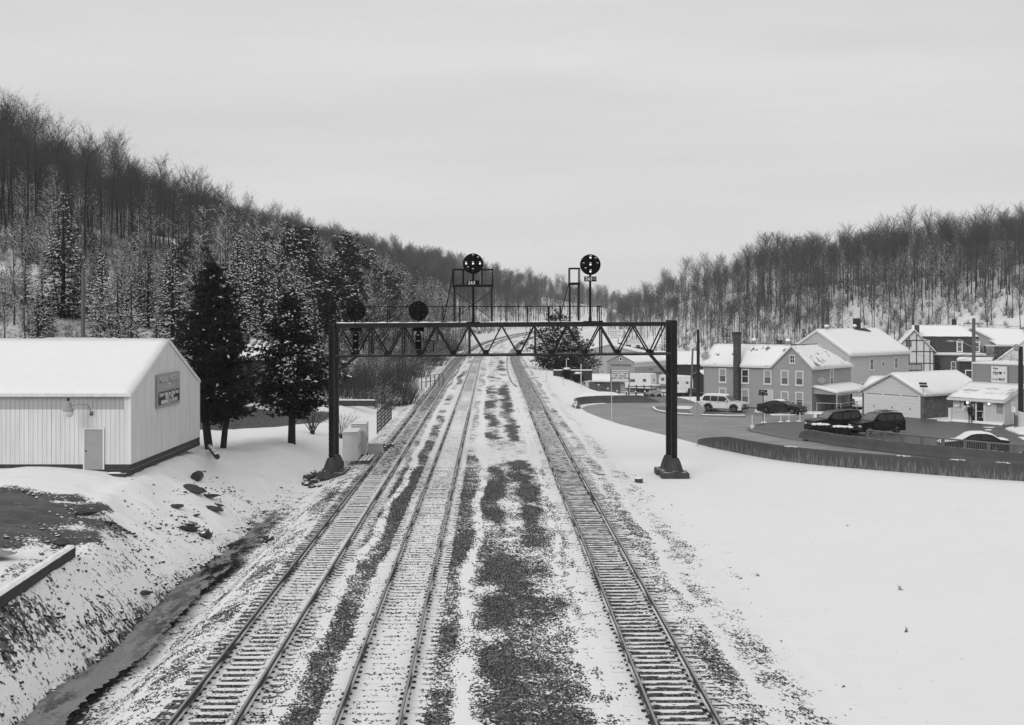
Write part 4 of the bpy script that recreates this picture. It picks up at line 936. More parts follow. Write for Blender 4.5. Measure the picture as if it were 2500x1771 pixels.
for wd_, x_ in (('McCALL', 1.25), ('MOTORS', 3.5)): put_text(MB(), wd_, x_, 1.52, .44, -.099, sx=1.1, bold=.004).build('raised_lettering', 'white_paint', sg, fix=False); put_text(MB(), wd_, x_ - .03, 1.485, .44, -.0945, sx=1.1, bold=.006).build('lettering_shadow', 'dark_paint', sg, fix=False)
lt = MB(); put_text(lt, 'PLYMOUTH  SALES', 2.4, 1.07, .18, -.096, sx=1.5); lt.build('faded_lettering', 'offwhite_paint', sg, fix=False)
b = MB().prism([(2.0, 1.30), (2.4, 1.18), (2.8, 1.30), (2.5, 1.24), (2.4, 1.30), (2.3, 1.24)], 'y', -.096, -.092); b.build('emblem', 'white_paint', sg)
for i, (x0, x1, z, yy) in enumerate(((-25.4, -23.2, 1.78, 63.75), (-20.3, -19.35, 1.8, 63.8), (-28.5, -26.6, 1.8, 63.7))):
    o = MB().beam((x0, yy, z), (x1, yy - .1, z + .02), .2, .16).build('timber', 'dark_wood'); tag(o, ('dark timber lying at the foot of the metal wall left of the door', 'short dark timber lying at the corner of the metal building', 'dark timber lying at the foot of the metal wall near the photo edge')[i], 'timber')
    MB().beam((x0 + .05, yy, z + .115), (x1 - .3, yy - .1, z + .125), .17, .06).build('snow', 'snow', o)
o = MB().tube([(-18.9, 79.4, 1.55), (-16.6, 71.5, 1.85)], .16, 8).build('log', 'dark_wood'); tag(o, 'log lying against the twin cedar trunks behind the metal building', 'log')
o = MB().lathe([(.05, 0), (.26, 0), (.28, .1), (.28, .7), (.26, .8), (.2, .8), (.2, .2), (.05, .2)], 14, 'y', (0, 0, .2)).build('drum', 'dark_paint', loc=on(-17.1, 68.6)); tag(o, 'dark drum lying on its side at the far corner of the metal building', 'drum')

def plain_house(name, label, loc, rz, L, D, hz, rise, axis, wm, rm='trim_white', sm_='snow', z0=-1.5, o=.3, wins=(), cat='house', chim=None):
    hh = thing(name, label, cat, loc, rz); b = MB(); gable_body(b, 0, L, 0, D, z0, hz, rise, axis); b.build('wall', wm, hh); r = roof(hh, gable_quads(0, L, 0, D, hz, rise, axis, o), rm, sm_)
    for wx, wz, ww, wh, wall in wins: window(hh, {'f': wallM(0, 0, 0), 'r': wallM(L, 0, 90), 'l': wallM(0, D, -90)}[wall], wx, wz, ww, wh)
    if chim: MB().box(chim[0] - .35, chim[0] + .35, chim[1] - .35, chim[1] + .35, hz, chim[2]).build('chimney', 'brick_chimney', r)
    return hh
plain_house('house', 'snow-roofed dark house glimpsed between the two cedars', on(-25.6, 116, 0), R(28), 5.5, 6.5, 3.7, 1.5, 'x', 'dark_clapboard', wins=((4.8, .8, .8, 1.2, 'f'), (2.0, .8, .8, 1.2, 'r')), chim=(2, 2.6, 5.9))
plain_house('house', 'low house behind the metal building with only its snowy gable showing', on(-39.8, 104, 0), R(-12), 6.5, 6, 4.4, 1.35, 'x', 'pale_siding')

# ---------------------------------------------------------------- long grey house with the cross gable
H1 = thing('clapboard_house', 'long grey two-storey clapboard house with a front cross gable and tall chimney', 'house', (20.9, 138.0, -.2), math.atan2(-.63, .775))
Lm, Dm, hv, rs = 12.65, 5.3, 4.72, 2.02; w0 = 8.3
b = MB(); gable_body(b, 0, 10.4, 0, Dm, -.4, hv, rs, 'x'); b.build('wall', 'grey_siding', H1)
b = MB(); gable_body(b, w0, Lm, -.03, 9.3, -.4, hv, rs, 'y', .17)
b.v = [(p[0], p[1], p[2] if p[1] < 5 else min(p[2], hv - .1)) for p in b.v]; b.build('wing_wall', 'grey_siding', H1)
xm = (w0 + Lm) / 2; e = hv - .30 * rs / (Dm / 2); zr = hv + rs; kw = rs / (Lm - xm); ew = hv - .30 * kw
q1 = [(-.3, -.3, e), (w0 - .2, -.3, e), (xm, Dm / 2, zr), (-.3, Dm / 2, zr)]; q2 = [(10, Dm + .3, e), (-.3, Dm + .3, e), (-.3, Dm / 2, zr), (10, Dm / 2, zr)]
roof(H1, [q1, q2], 'trim_white', 'roof_snow', .18, .07)
q3 = [(Lm + .3, -.3, ew), (Lm + .3, 9.6, ew), (xm, 5.6, zr + .01), (xm, -.3, zr + .01)]; q4 = [(w0 - .3, 2.2, ew), (w0 - .3, -.3, ew), (xm, -.3, zr + .01), (xm, 2.4, zr + .01)]; q5 = [(Lm + .3, 9.6, ew), (w0 - .3, 9.6, ew), (xm, 5.6, zr + .01)]
roof(H1, [q3, q4, q5], 'trim_white', 'roof_snow', .18, .07, 'wing_roof')
b = MB().beam((-.3, Dm / 2, zr + .03), (xm, Dm / 2, zr + .03), .22, .08); b.beam((xm, -.3, zr + .04), (xm, 5.6, zr + .04), .22, .08); b.build('ridge_cap', 'roof_shingle', H1)
b = MB().box(-.04, .06, -.04, .06, -.1, hv - .2); b.box(w0 - .05, w0 + .05, -.05, -.031, -.1, hv - .2); b.box(Lm - .08, Lm + .03, -.06, .06, -.1, hv - .2); b.box(Lm - .06, Lm + .03, 9.24, 9.33, -.1, hv - .2); b.build('corner_board', 'grey_paint', H1)
Wf = wallM(0, 0, 0); Wr = wallM(Lm, 0, 90)
def hx(px, py=940):  # pixel column -> distance along the long front
    lo, hi = -2.0, 14.0
    for _ in range(40):
        m_ = (lo + hi) / 2; X_ = 20.9 + .775 * m_; Y_ = 138 - .63 * m_
        if 1250 + 3100 * X_ / Y_ < px: lo = m_
        else: hi = m_
    return lo
WB = [hx(1764.5), hx(1819.5), hx(1874), hx(1916), hx(1952)]
for i, x in enumerate(WB):
    wf_ = wallM(0, -.03, 0) if i > 2 else Wf
    window(H1, wf_, x, 2.72, .66, 1.30, .13, 'dull_pane' if i != 1 else 'window_glass', .5 if i != 1 else .0, bm='blind')
for i, x in enumerate((WB[0], WB[1], WB[3], WB[4])):
    window(H1, wallM(0, -.03, 0) if i > 1 else Wf, x, .62 if i < 2 else .55, .66, 1.30, .13, 'dull_pane', .5, bm='blind')
window(H1, wallM(0, -.03, 0), xm, 4.95, .42, .72, .11, 'window_glass', 0, True, mull=1)
door(H1, Wf, hx(1877), .0, .86, 1.98, .1, 'offwhite_paint', 'trim_white', -1)
window(H1, Wr, 4.6, 2.5, .62, 1.55, .12, 'dull_pane', .5); door(H1, Wr, 6.6, .15, .85, 1.95, .1, 'white_paint', 'trim_white', 1, True)
MB().box(-.05, 8.2, -.10, -.005, -.35, .12).build('foundation', 'footing_concrete', H1)
c = MB().box(hx(1803) - .30, hx(1803) + .30, -.62, -.001, -.2, 7.9); ch_ = c.build('chimney', 'brick_chimney', H1); MB().box(hx(1803) - .36, hx(1803) + .36, -.68, .05, 7.9, 8.05).build('chimney_cap', 'dark_brick', ch_)
for x, y in ((4.6, Dm / 2), (8.6, Dm / 2)): vent(H1, x, y, zr + .02)
MB().box(7.0, 7.5, Dm / 2 + .5, Dm / 2 + 1.0, 5.8, 7.2).build('rear_chimney', 'brick_chimney', H1)
# side porch
x0, x1, y0, y1 = Lm + .001, Lm + 2.5, .35, 9.0; zl = 2.15
pq = [(x1 + .25, y0 - .25, 2.05), (x1 + .25, y1 + .2, 2.05), (x0, y1 + .2, 2.62), (x0, y0 - .25, 2.62)]
roof(H1, [pq], 'trim_white', 'snow', .13, .09, 'porch_roof')
b = MB().prism([(x0, 2.48), (x1 + .1, 1.95), (x1 + .1, 1.80), (x0, 1.80)], 'y', y0 - .02, y0 + .04); b.build('porch_gable', 'grey_siding', H1)
b = MB().box(x1 - .02, x1 + .12, y0, y1, 1.72, 1.92); b.build('porch_beam', 'trim_white', H1)
for y in (y0 + .08, 3.9, y1 - .1): MB().box(x1 - .04, x1 + .10, y - .07, y + .07, .0, 1.75).build('porch_post', 'grey_paint' if y < 3 else 'dark_paint', H1)
MB().box(x0, x1 + .2, y0, y1, -.15, .0).build('porch_floor', 'dark_wood', H1)
def local(T, p):
    a = T.rotation_euler[2]; return (T.location[0] + p[0] * math.cos(a) - p[1] * math.sin(a), T.location[1] + p[0] * math.sin(a) + p[1] * math.cos(a), T.location[2] + p[2])
R1 = H1.rotation_euler[2]
dish('satellite dish on the porch roof of the long grey house', local(H1, (Lm + .25, 1.6, 2.6)), R1 + R(20))
dish('satellite dish on the left gable edge of the long grey house', local(H1, (.0, .5, hv + .25)), R1 + R(-10), .45)
def bx(name, m, T, boxes, label, cat, group=None):
    """a small thing made of one or more boxes, placed in a house's own frame"""
    b = MB()
    for q in boxes: b.box(*q)
    o = b.build(name, m); o.location = T.location; o.rotation_euler = T.rotation_euler; return tag(o, label, cat, group)
t = thing('table', 'dark table standing on the porch of the long grey house', 'table', local(H1, (Lm + .9, 3.2, 0)), R1)
MB().box(-.5, .5, -.7, .7, .68, .74).build('tabletop', 'dark_paint', t)
for sx in (-1, 1):
    for sy in (-1, 1): MB().box(sx * .44 - .03, sx * .44 + .03, sy * .62 - .03, sy * .62 + .03, 0, .68).build('leg', 'dark_paint', t)
def chair(label, p, m, rz):
    t = thing('chair', label, 'chair', p, rz); MB().box(-.26, .26, -.26, .26, .40, .45).build('seat', m, t)
    MB().prism([(-.28, .45), (.28, .45), (.27, .85), (.14, 1.0), (-.14, 1.0), (-.27, .85)], 'y', .24, .28).build('backrest', m, t)
    for sx in (-1, 1):
        MB().box(sx * .27 - .03, sx * .27 + .03, -.24, .26, .62, .66).build('armrest', m, t)
        for sy in (-1, 1): MB().beam((sx * .24, sy * .22, .42), (sx * .28, sy * .27, 0), .045).build('leg', m, t)
chair('white moulded chair with a rounded back on the porch', local(H1, (Lm + 1.5, 6.9, 0)), 'white_paint', R1 + R(60))
chair('dark garden chair at the far end of the porch', local(H1, (Lm + 2.9, 8.2, -.2)), 'dark_paint', R1 + R(30)); chair('dark garden chair half in the snow beyond the porch post', local(H1, (Lm + 3.6, 7.6, -.2)), 'dark_paint', R1 + R(100))
def pipe_fence(label, pts, h=.95, n=3):
    f = thing('pipe_fence', label, 'railing', (pts[0][0], pts[0][1], -.2), 0); o_ = Vector((pts[0][0], pts[0][1], 0))
    q = []
    for a, c in zip(pts, pts[1:]):
        for k in range(n): q.append((a[0] + (c[0] - a[0]) * k / n, a[1] + (c[1] - a[1]) * k / n))
    q.append(pts[-1])
    MB().tube([(p[0] - o_.x, p[1] - o_.y, h) for p in q], .025, 6).build('top_rail', 'offwhite_paint', f)
    for p in q[::n]: MB().tube([(p[0] - o_.x, p[1] - o_.y, 0), (p[0] - o_.x, p[1] - o_.y, h + .05)], .03, 6).build('post', 'offwhite_paint', f)
pipe_fence('white pipe railing in front of the porch', [local(H1, (Lm + .8, -.55, 0)), local(H1, (Lm + 3.1, .1, 0)), local(H1, (Lm + 3.1, 4, 0)), local(H1, (Lm + 3.1, 8, 0))])
pipe_fence('short white pipe gate frame at the corner of the grey house', [local(H1, (10.7, -.6, 0)), local(H1, (13.1, -1.1, 0))], 1.0, 1)
o = bx('air_conditioner', 'white_paint', H1, [(1.2, 1.9, -.55, -.1, 0, .5)], 'white box unit on the ground at the left end of the grey house', 'air conditioner')
# link between the house and the garage
b = plain_house('lean_to', 'low snow-roofed lean-to between the grey house porch and the garage', local(H1, (Lm + 2.9, 6.6, 0)), R1, 5.0, 3.2, 2.5, .9, 'x', 'white_siding', z0=-.2, wins=((1.1, .9, .7, 1.1, 'f'),), cat='lean-to')
plain_house('shed', 'pale lean-to shed behind the left end of the grey house', local(H1, (-1.1, 3.0, 0)), R1, 2.2, 4.4, 3.1, .35, 'x', 'pale_siding', z0=-2, cat='shed')

# ---------------------------------------------------------------- three-door garage
G = thing('garage', 'three-door white-fronted garage with rock-faced block side wall', 'garage', (35.15, 127.2, -.2), math.atan2(-.818, .575))
Lg, Dg, hg, rg = 7.25, 10.0, 2.45, 1.75
gable_body(MB(), 0, Lg, .02, Dg, -.3, hg, rg, 'y').build('wall', 'rock_block', G)
b = MB().prism([(-.05, 2.12), (Lg + .05, 2.12), (Lg + .05, hg - .1), (Lg / 2, hg + rg - .18), (-.05, hg - .1)], 'y', -.06, .019); b.build('gable_front', 'garage_siding', G)
roof(G, gable_quads(0, Lg, 0, Dg, hg, rg, 'y', .32, .35), 'offwhite_paint', 'snow', .17, .1)
xs = [.32, 2.48, 4.62, 6.78]
for i in range(3):
    a, c = xs[i] + .13, xs[i + 1] - .13
    b = MB()
    for z in np.arange(.02, 2.05, .34): b.box(a, c, -.012, .018, z, min(z + .33, 2.10), .0)
    d_ = b.build('garage_door', 'white_paint', G); MB().box((a + c) / 2 - .05, (a + c) / 2 + .05, -.04, -.013, .78, .92).build('handle', 'plastic_dark', d_)
b = MB()
for x in xs: b.box(x - .13, x + .13, -.05, .018, -.05, 2.119)
b.build('door_post', 'white_paint', G); MB().box(-.05, .19, -.04, .018, -.05, 2.119).build('corner_block', 'rock_block', G); MB().box(6.91, Lg + .04, -.04, .018, -.05, 2.119).build('corner_block', 'rock_block', G)
MB().tube([(Lg + .12, -.25, hg - .3), (Lg + .12, -.25, hg + .7)], .03, 6).build('camera_pole', 'grey_paint', G)
cm = thing('floodlight', 'pair of dark floodlights on a short pole at the garage roof corner', 'floodlight', local(G, (Lg + .12, -.25, hg + .55)), G.rotation_euler[2])
for z, dx in ((.28, 0), (.02, .1)): MB().box(-.35 + dx, .35 + dx, -.18, .12, z, z + .2, .02).build('lamp_head', 'dark_paint', cm)
MB().box(-.3, .3, -.15, .1, .481, .53).build('snow', 'snow', cm)

# ---------------------------------------------------------------- corner mart
M_ = thing('corner_shop', 'small white corner shop with a tin shed roof and grey sign wall', 'shop', (41.2, 118.6, -.2), math.atan2(-.807, .594)); RM = M_.rotation_euler[2]
LM = 5.3
b = MB().prism([(0, -.1), (3.05, -.1), (3.05, 3.35), (0, 2.15)], 'x', 0, LM); b.build('wall', 'mart_board', M_)
b = MB().box(0, LM + .1, 3.06, 7.5, -.1, 5.28); b.build('sign_wall', 'mart_siding', M_)
MB().box(-.06, LM + .16, 3.0, 3.2, 5.285, 5.36).build('coping', 'white_paint', M_); MB().box(-.05, LM + .15, 3.02, 7.5, 5.365, 5.46).build('snow', 'snow', M_)
MB().box(-.04, .02, 3.0, 3.05, 3.3, 5.28).build('corner_board', 'white_paint', M_)
MT['tin_snow'] = None
t = NT('tin_snow', .8, .2); o = t.obj(); x = t.xyz(o); n = t.noise(t.mapping(o, (.5, 1.2, 1)), 1.3, 4, .6); f = t.ramp(n, .50, .62)
rib = t.ramp(t.math('ABSOLUTE', t.math('SUBTRACT', t.math('FRACT', t.math('DIVIDE', x[0], .16)), .5)), .12, .3)
bandf = t.math('MULTIPLY', t.ramp(x[1], .3, .8), t.math('SUBTRACT', 1.0, t.ramp(x[1], 1.5, 2.2))); f = t.math('MULTIPLY', t.math('MULTIPLY', f, bandf), 1.0)
t.col(t.mix(f, SNOW, t.mix(rib, .24, .62))); t.bump(t.math('MULTIPLY', rib, f), .6, .04); MT['tin_snow'] = t.m
b = MB(); nn = 70; top, e1 = [], []
for i in range(nn + 1):
    x = -.35 + (LM + .6) * i / nn; dz = .03 * math.sin(x * 2 * math.pi / .32); top.append((x, -.45, 2.22 + dz)); e1.append((x, 3.05, 3.56 + dz))
b.add(top + e1 + [(p[0], p[1], p[2] - .05) for p in top + e1], [(i, i + 1, i + 2 + nn, i + 1 + nn) for i in range(nn)] + [(i + 2 * nn + 2, i + 3 * nn + 3, i + 3 * nn + 4, i + 2 * nn + 3) for i in range(nn)] + [(i, i + 2 * nn + 2, i + 2 * nn + 3, i + 1) for i in range(nn)])
r_ = b.build('roof', 'offwhite_paint', M_, fix=False)
b = MB(); snow_quad(b, (-.33, -.42, 2.27), (LM + .22, -.42, 2.27), (LM + .22, 3.04, 3.61), (-.33, 3.04, 3.61), .05, .06); b.build('snow', 'tin_snow', r_, smooth=True, fix=False)
b = MB().beam((-.34, -.47, 2.10), (LM + .25, -.47, 2.10), .06, .2); b.beam((LM + .24, -.45, 2.12), (LM + .24, 3.05, 3.45), .05, .22); b.build('fascia', 'white_paint', M_)
Wm = wallM(0, 0, 0); xd = 2.86
dr = MB().box(xd - .42, xd + .42, -.03, -.003, .08, 2.0).build('shop_door', 'white_paint', M_); MB().box(xd - .33, xd + .33, -.036, -.031, .15, 1.08).build('pane', 'window_glass', dr); MB().box(xd - .33, xd + .33, -.036, -.031, 1.14, 1.92).build('pane', 'window_glass', dr)
MB().box(xd + .22, xd + .30, -.042, -.037, .5, .95).build('poster', 'offwhite_paint', dr); MB().box(xd - .3, xd + .3, -.041, -.037, .52, .56).build('push_bar', 'chrome', dr)
b = MB().box(xd - .52, xd - .42, -.05, -.001, 0, 2.08); b.box(xd + .42, xd + .52, -.05, -.001, 0, 2.08); b.box(xd - .52, xd + .52, -.05, -.001, 2.0, 2.1); b.build('door_frame', 'white_paint', M_)
MB().box(xd - .95, xd - .53, -.02, -.001, .0, 2.05).build('side_panel', 'dark_paint', M_); MB().box(-.25, .02, -.4, .05, -.05, 1.25).build('wing_board', 'white_paint', M_)
MB().box(.04, .10, -.06, -.001, .05, 2.0).build('downpipe', 'white_paint', M_)
b = thing('notice_board', 'white notice board with pinned papers beside the shop door', 'notice board', local(M_, (.2, -.02, .9)), RM)
MB().box(0, 1.6, -.02, 0, 0, .62).build('board', 'offwhite_paint', b)
rn = random.Random(5)
for k in range(9): x, z = .1 + rn.random() * 1.3, .06 + rn.random() * .36; MB().box(x, x + .16, -.026 - .001 * k, -.021, z, z + .2).build('paper', rn.choice(['white_paint', 'grey_paint', 'white_paint', 'blind']), b)
s_ = thing('oval_sign', 'oval sign on the shop wall at the far left of its front', 'sign', local(M_, (.42, -.03, 1.66)), RM)
MB().lathe([(.001, -.03), (.40, -.03), (.40, 0)], 24, 'y').build('rim', 'dark_paint', s_); MB().lathe([(.001, -.036), (.36, -.036), (.36, -.03)], 24, 'y').build('face', 'white_paint', s_); put_text(MB(), 'HERSHEY\'S', 0, .03, .15, -.042, sx=.8).build('lettering', 'dark_paint', s_, fix=False)
for lab, x, z, w, hh, m in (('dark framed notice on the shop wall beside the lamp', 1.15, 1.42, .30, .62, 'dark_paint'), ('small pale price card above the notices left of the shop door', 1.85, 1.30, .34, .7, 'offwhite_paint'), ('narrow pale poster board next to the shop door', 1.75, .7, .45, .5, 'blind')):
    o = MB().box(x, x + w, -.03, -.002, z, z + hh).build('notice', m); o.location = M_.location; o.rotation_euler = M_.rotation_euler; tag(o, lab, 'notice')
    if m == 'offwhite_paint': MB().lathe([(.001, -.036), (.13, -.036), (.13, -.031)], 14, 'y', (x + .17, 0, z + .5)).build('emblem', 'dark_paint', o); MB().box(x + .06, x + .28, -.036, -.031, z + .08, z + .26).build('dark_strip', 'dark_paint', o)
MT['lamp_on'] = emit('lamp_on', 2.2)
for x, lab in ((1.62, 'round lit lamp on the shop wall left of the door'), (3.85, 'round lit lamp on the shop wall right of the door')):
    l_ = thing('wall_lamp', lab, 'wall lamp', local(M_, (x, -.1, 1.78)), RM, 'shop wall lamps'); MB().box(-.08, .08, -.02, .1, -.1, .02).build('bracket', 'grey_paint', l_); MB().ball((0, -.08, .06), .095, 10, 7).build('globe', 'lamp_on', l_)
sp = thing('poster', 'grey poster leaning over the shop front right of the door', 'poster', local(M_, (4.55, -.03, 1.05)), RM); MB().box(0, .62, -.02, 0, 0, .95).build('sheet', 'blind', sp); put_text(MB(), 'Snacks', .31, .6, .2, -.026, shear=.3).build('lettering', 'dark_paint', sp, fix=False)
S = thing('shop_sign', 'square pale cola sign on the grey wall over the shop roof', 'sign', local(M_, (2.05, 3.04, 3.58)), RM)
MB().box(0, 1.72, -.16, 0, 0, 1.62, .02).build('frame', 'grey_paint', S); MB().box(.06, 1.66, -.168, -.161, .06, 1.56).build('face', 'white_paint', S)
lt = MB(); put_text(lt, 'Have', .50, 1.36, .25, -.172, bold=.008); put_text(lt, 'a', .50, 1.16, .18, -.172, bold=.008); put_text(lt, 'Pepsi', .52, .97, .27, -.172, bold=.01); put_text(lt, 'from KEGGS', .52, .80, .13, -.172); put_text(lt, '*', .6, .62, .16, -.172); put_text(lt, 'Cindy\'s', .5, .36, .34, -.172, shear=.35, sx=.8); put_text(lt, 'MART', 1.18, .34, .36, -.172, sx=.72, bold=.008); lt.build('lettering', 'dark_paint', S, fix=False)
b = MB(); b.prism([(.82, .98), (.92, 1.06), (1.12, 1.05), (1.20, .97), (1.10, .84), (.98, .80)], 'y', -.176, -.169); b.prism([(1.36, 1.0), (1.42, 1.08), (1.48, 1.0), (1.46, .88), (1.40, .9)], 'y', -.176, -.169); b.build('emblem', 'dark_paint', S)
rings = [[(x, -.35 + .05 * math.sin(x * 7), 0), (x, -.2, .16 + .05 * math.sin(x * 3)), (x, 0, .2)] for x in np.linspace(-.2, LM, 30)]
o = MB().loft(rings, True, False).build('snow_drift', 'snow', smooth=True); o.location = (M_.location[0], M_.location[1], -.19); o.rotation_euler = M_.rotation_euler; o['kind'] = 'stuff'
ps = thing('parking_sign', 'tall pale parking sign on a dark post in front of the shop side wall', 'sign', (*Pt(2477, 1051.5), -.2), R(-20)); MB().tube([(0, 0, 0), (0, 0, 1.9)], .035, 6).build('post', 'dark_paint', ps); MB().box(-.28, .02, -.045, -.03, 1.6, 2.45).build('plate', 'offwhite_paint', ps); MB().box(-.19, .08, -.06, -.046, 1.55, 2.0).build('lower_plate', 'white_paint', ps)
lt = MB(); put_text(lt, 'NO', -.13, 2.3, .14, -.048); put_text(lt, 'PARKING', -.13, 2.15, .065, -.048); lt.build('lettering', 'dark_paint', ps, fix=False)
o = MB().box(-.1, .1, -.1, .1, 0, 1.25).build('bollard', 'fence_wood', loc=(*Pt(2481, 1049), -.2)); tag(o, 'short grey post standing just behind the parking sign', 'post')
o = thing('white_wall', 'white low wall with a snow cap at the right edge of the photograph', 'wall', (*Pt(2486, 1048), -.2), R(-10)); MB().prism([(0, 0), (4, 0), (4, .9), (1.2, 1.0), (.35, 1.35), (0, 1.5)], 'y', -.1, .1).build('panel', 'white_siding', o); MB().prism([(0, 1.505), (.35, 1.355), (1.2, 1.005), (4, .905), (4, 1.0), (1.2, 1.1), (.35, 1.45), (0, 1.58)], 'y', -.14, .14).build('snow', 'snow', o)

# ---------------------------------------------------------------- houses behind
H2 = thing('gabled_house', 'big pale gabled house with a broad snow roof behind the long grey house', 'house', (49.2, 185, -3.4), math.atan2(.69, .72)); L2, D2, h2, r2 = 17.0, 10.8, 7.45, 3.35
gable_body(MB(), 0, L2, 0, D2, 0, h2, r2, 'x').build('wall', 'pale_siding', H2); r_ = roof(H2, gable_quads(0, L2, 0, D2, h2, r2, 'x', .35, .35), 'trim_white', 'snow', .3, .12)
MB().box(10.6, 11.4, D2 / 2 - .3, D2 / 2 + .5, h2 + r2 - .8, h2 + r2 + 1.6).build('chimney', 'dark_brick', r_)
MB().slab([(9.6, D2 / 2 - .5, h2 + r2 + .02), (13.2, D2 / 2 - 1.2, h2 + r2 - .35), (13.2, D2 / 2 - .02, h2 + r2 + .1), (9.6, D2 / 2 - .02, h2 + r2 + .1)], .05).build('bare_shingle', 'dark_roof', r_)
for x in (2.1, 9.9): vent(H2, x, D2 / 2 - .2, h2 + r2 + .05, .36)
for x in (6.1, 13.2): window(H2, wallM(0, 0, 0), x, 4.85, .85, 1.5, .12, 'dull_pane', .0)
for x in (3.5, 10): window(H2, wallM(0, 0, 0), x, 1.4, .85, 1.5, .12, 'dull_pane', .5)
w_ = MB().lathe([(.001, -.03), (.30, -.03), (.30, 0)], 16, 'y', (9.3, 0, 5.55)); w_.v = [(p[0], p[1], 5.55 + (p[2] - 5.55) * 1.6) for p in w_.v]; f = w_.build('oval_window', 'trim_white', H2); w_ = MB().lathe([(.001, -.036), (.22, -.036), (.22, -.031)], 16, 'y', (9.3, 0, 5.55)); w_.v = [(p[0], p[1], 5.55 + (p[2] - 5.55) * 1.6) for p in w_.v]; w_.build('pane', 'window_glass', f)
for x in (3.6, 5.9): window(H2, wallM(0, D2, -90), x, 6.9 if x < 5 else 7.2, .7, 1.15, .1, 'window_glass', 0)
H3 = thing('half_timbered_house', 'half-timbered house end with white panels and dark beams', 'house', (65.9, 219, -3.8), R(-14)); L3, h3, r3 = 6.6, 7.2, 3.5
gable_body(MB(), 0, L3, .03, 9, 0, h3, r3, 'y').build('wall', 'stucco', H3); roof(H3, gable_quads(0, L3, 0, 9, h3, r3, 'y', .35, .35), 'fence_wood', 'snow', .2, .12)
b = MB()
for x in (.1, 1.3, 2.5, 3.7, 4.9, 5.9, 6.5): b.beam((x, 0, .5), (x, 0, h3 - .4 + r3 * (1 - abs(x - 3.3) / 3.3)), .16, .06, (0, 1, 0))
for z in (3.0, 5.0, 7.0, 8.9): 
    w_ = 3.3 if z < h3 else 3.3 * (1 - (z - h3 + .3) / r3); b.beam((3.3 - w_, -.005, z), (3.3 + w_, -.005, z), .16, .06, (0, 1, 0))
b.build('timber', 'dark_timber', H3); window(H3, wallM(0, -.02, 0), 3.3, 3.35, 2.4, 1.35, .12, 'dull_pane', .6, False, mull=2, tm='dark_timber'); window(H3, wallM(0, -.02, 0), 2.4, 8.0, .7, .8, .1, 'dull_pane', 0, tm='dark_timber'); MB().box(1.7, 5.0, -.9, -.03, 1.9, 2.1).build('window_hood', 'dark_roof', H3)
MB().box(3.6, 4.4, 3.5, 4.3, h3 + r3 - 1, h3 + r3 + .8).build('chimney', 'brick_chimney', H3)
H4 = thing('mansard_house', 'dark brick mansard-roofed house with three white dormers', 'house', (69.5, 223, -4.0), R(-18)); L4, D4, h4 = 12.4, 8.0, 6.6
MB().box(0, L4, 0, D4, 0, h4).build('wall', 'brick', H4); MB().box(-.02, 5.4, -.05, -.001, 0, h4 - .02).build('front_wall', 'dark_brick', H4)
b = MB(); rings = [[(-k, -k, z), (L4 + k, -k, z), (L4 + k, D4 + k, z), (-k, D4 + k, z)] for k, z in ((.25, h4 + .1), (-.35, h4 + 1.4), (-.75, h4 + 3.1))]; b.loft(rings).build('mansard_roof', 'mansard_slate', H4)
b = MB().box(-.55, L4 + .55, -.55, D4 + .55, h4 - .12, h4 + .1); b.build('eave', 'offwhite_paint', H4); b = MB(); snow_quad(b, (-.5, -.5, h4 + .11), (L4 + .5, -.5, h4 + .11), (L4 + .1, .1, h4 + .30), (-.1, .1, h4 + .30), .1); b.build('snow', 'snow', H4, fix=False)
z4 = h4 + 3.11; hq = [[(.6, .6, z4), (L4 - .6, .6, z4), (L4 - 3.6, D4 / 2, z4 + 1.9), (.6, D4 / 2, z4 + 1.9)], [(L4 - .6, .6, z4), (L4 - .6, D4 - .6, z4), (L4 - 3.6, D4 / 2, z4 + 1.9)], [(L4 - .6, D4 - .6, z4), (.6, D4 - .6, z4), (.6, D4 / 2, z4 + 1.9), (L4 - 3.6, D4 / 2, z4 + 1.9)]]
roof(H4, hq[:1] + hq[2:], 'dark_roof', 'snow', .1, .1, 'upper_roof'); roof(H4, [hq[1]], 'dark_roof', None, .1, .1, 'bare_roof'); MB().box(7.4, 8.2, D4 / 2 + .4, D4 / 2 + 1.2, z4 + 1.2, z4 + 3.0).build('chimney', 'dark_brick', H4)
for x, w_ in ((2.9, 1.15), (8.6, .62), (11.4, .62)):
    b = MB().box(x - w_ / 2 - .2, x + w_ / 2 + .2, -.12, .8, h4 + .4, h4 + 2.3); d_ = b.build('dormer', 'white_paint', H4)
    MB().slab([(x - w_ / 2 - .35, -.25, h4 + 2.3), (x, -.25, h4 + 2.65), (x, .9, h4 + 2.65), (x - w_ / 2 - .35, .9, h4 + 2.3)], .08).slab([(x, -.25, h4 + 2.65), (x + w_ / 2 + .35, -.25, h4 + 2.3), (x + w_ / 2 + .35, .9, h4 + 2.3), (x, .9, h4 + 2.65)], .08).build('dormer_roof', 'white_paint', d_)
    MB().box(x - w_ / 2, x + w_ / 2, -.135, -.121, h4 + .6, h4 + 2.1).build('pane', 'dull_pane', d_); MB().box(x - w_ / 2, x + w_ / 2, -.15, -.136, h4 + 1.32, h4 + 1.38).build('sash', 'white_paint', d_)
for x in (7.6, 11.2): window(H4, wallM(0, 0, 0), x, 3.6, .65, 1.7, .1, 'dull_pane' if x < 10 else 'window_glass', 0)
H5 = thing('corner_house', 'large pale house with a brick wing at the far right behind the shop', 'house', (79, 232, -3.6), R(-8)); gable_body(MB(), 0, 9.2, 0, 14, 0, 8.4, 2.4, 'y').build('wall', 'gable_siding', H5); roof(H5, gable_quads(0, 9.2, 0, 14, 8.4, 2.4, 'y', .35, .35), 'trim_white', 'snow', .28, .12)
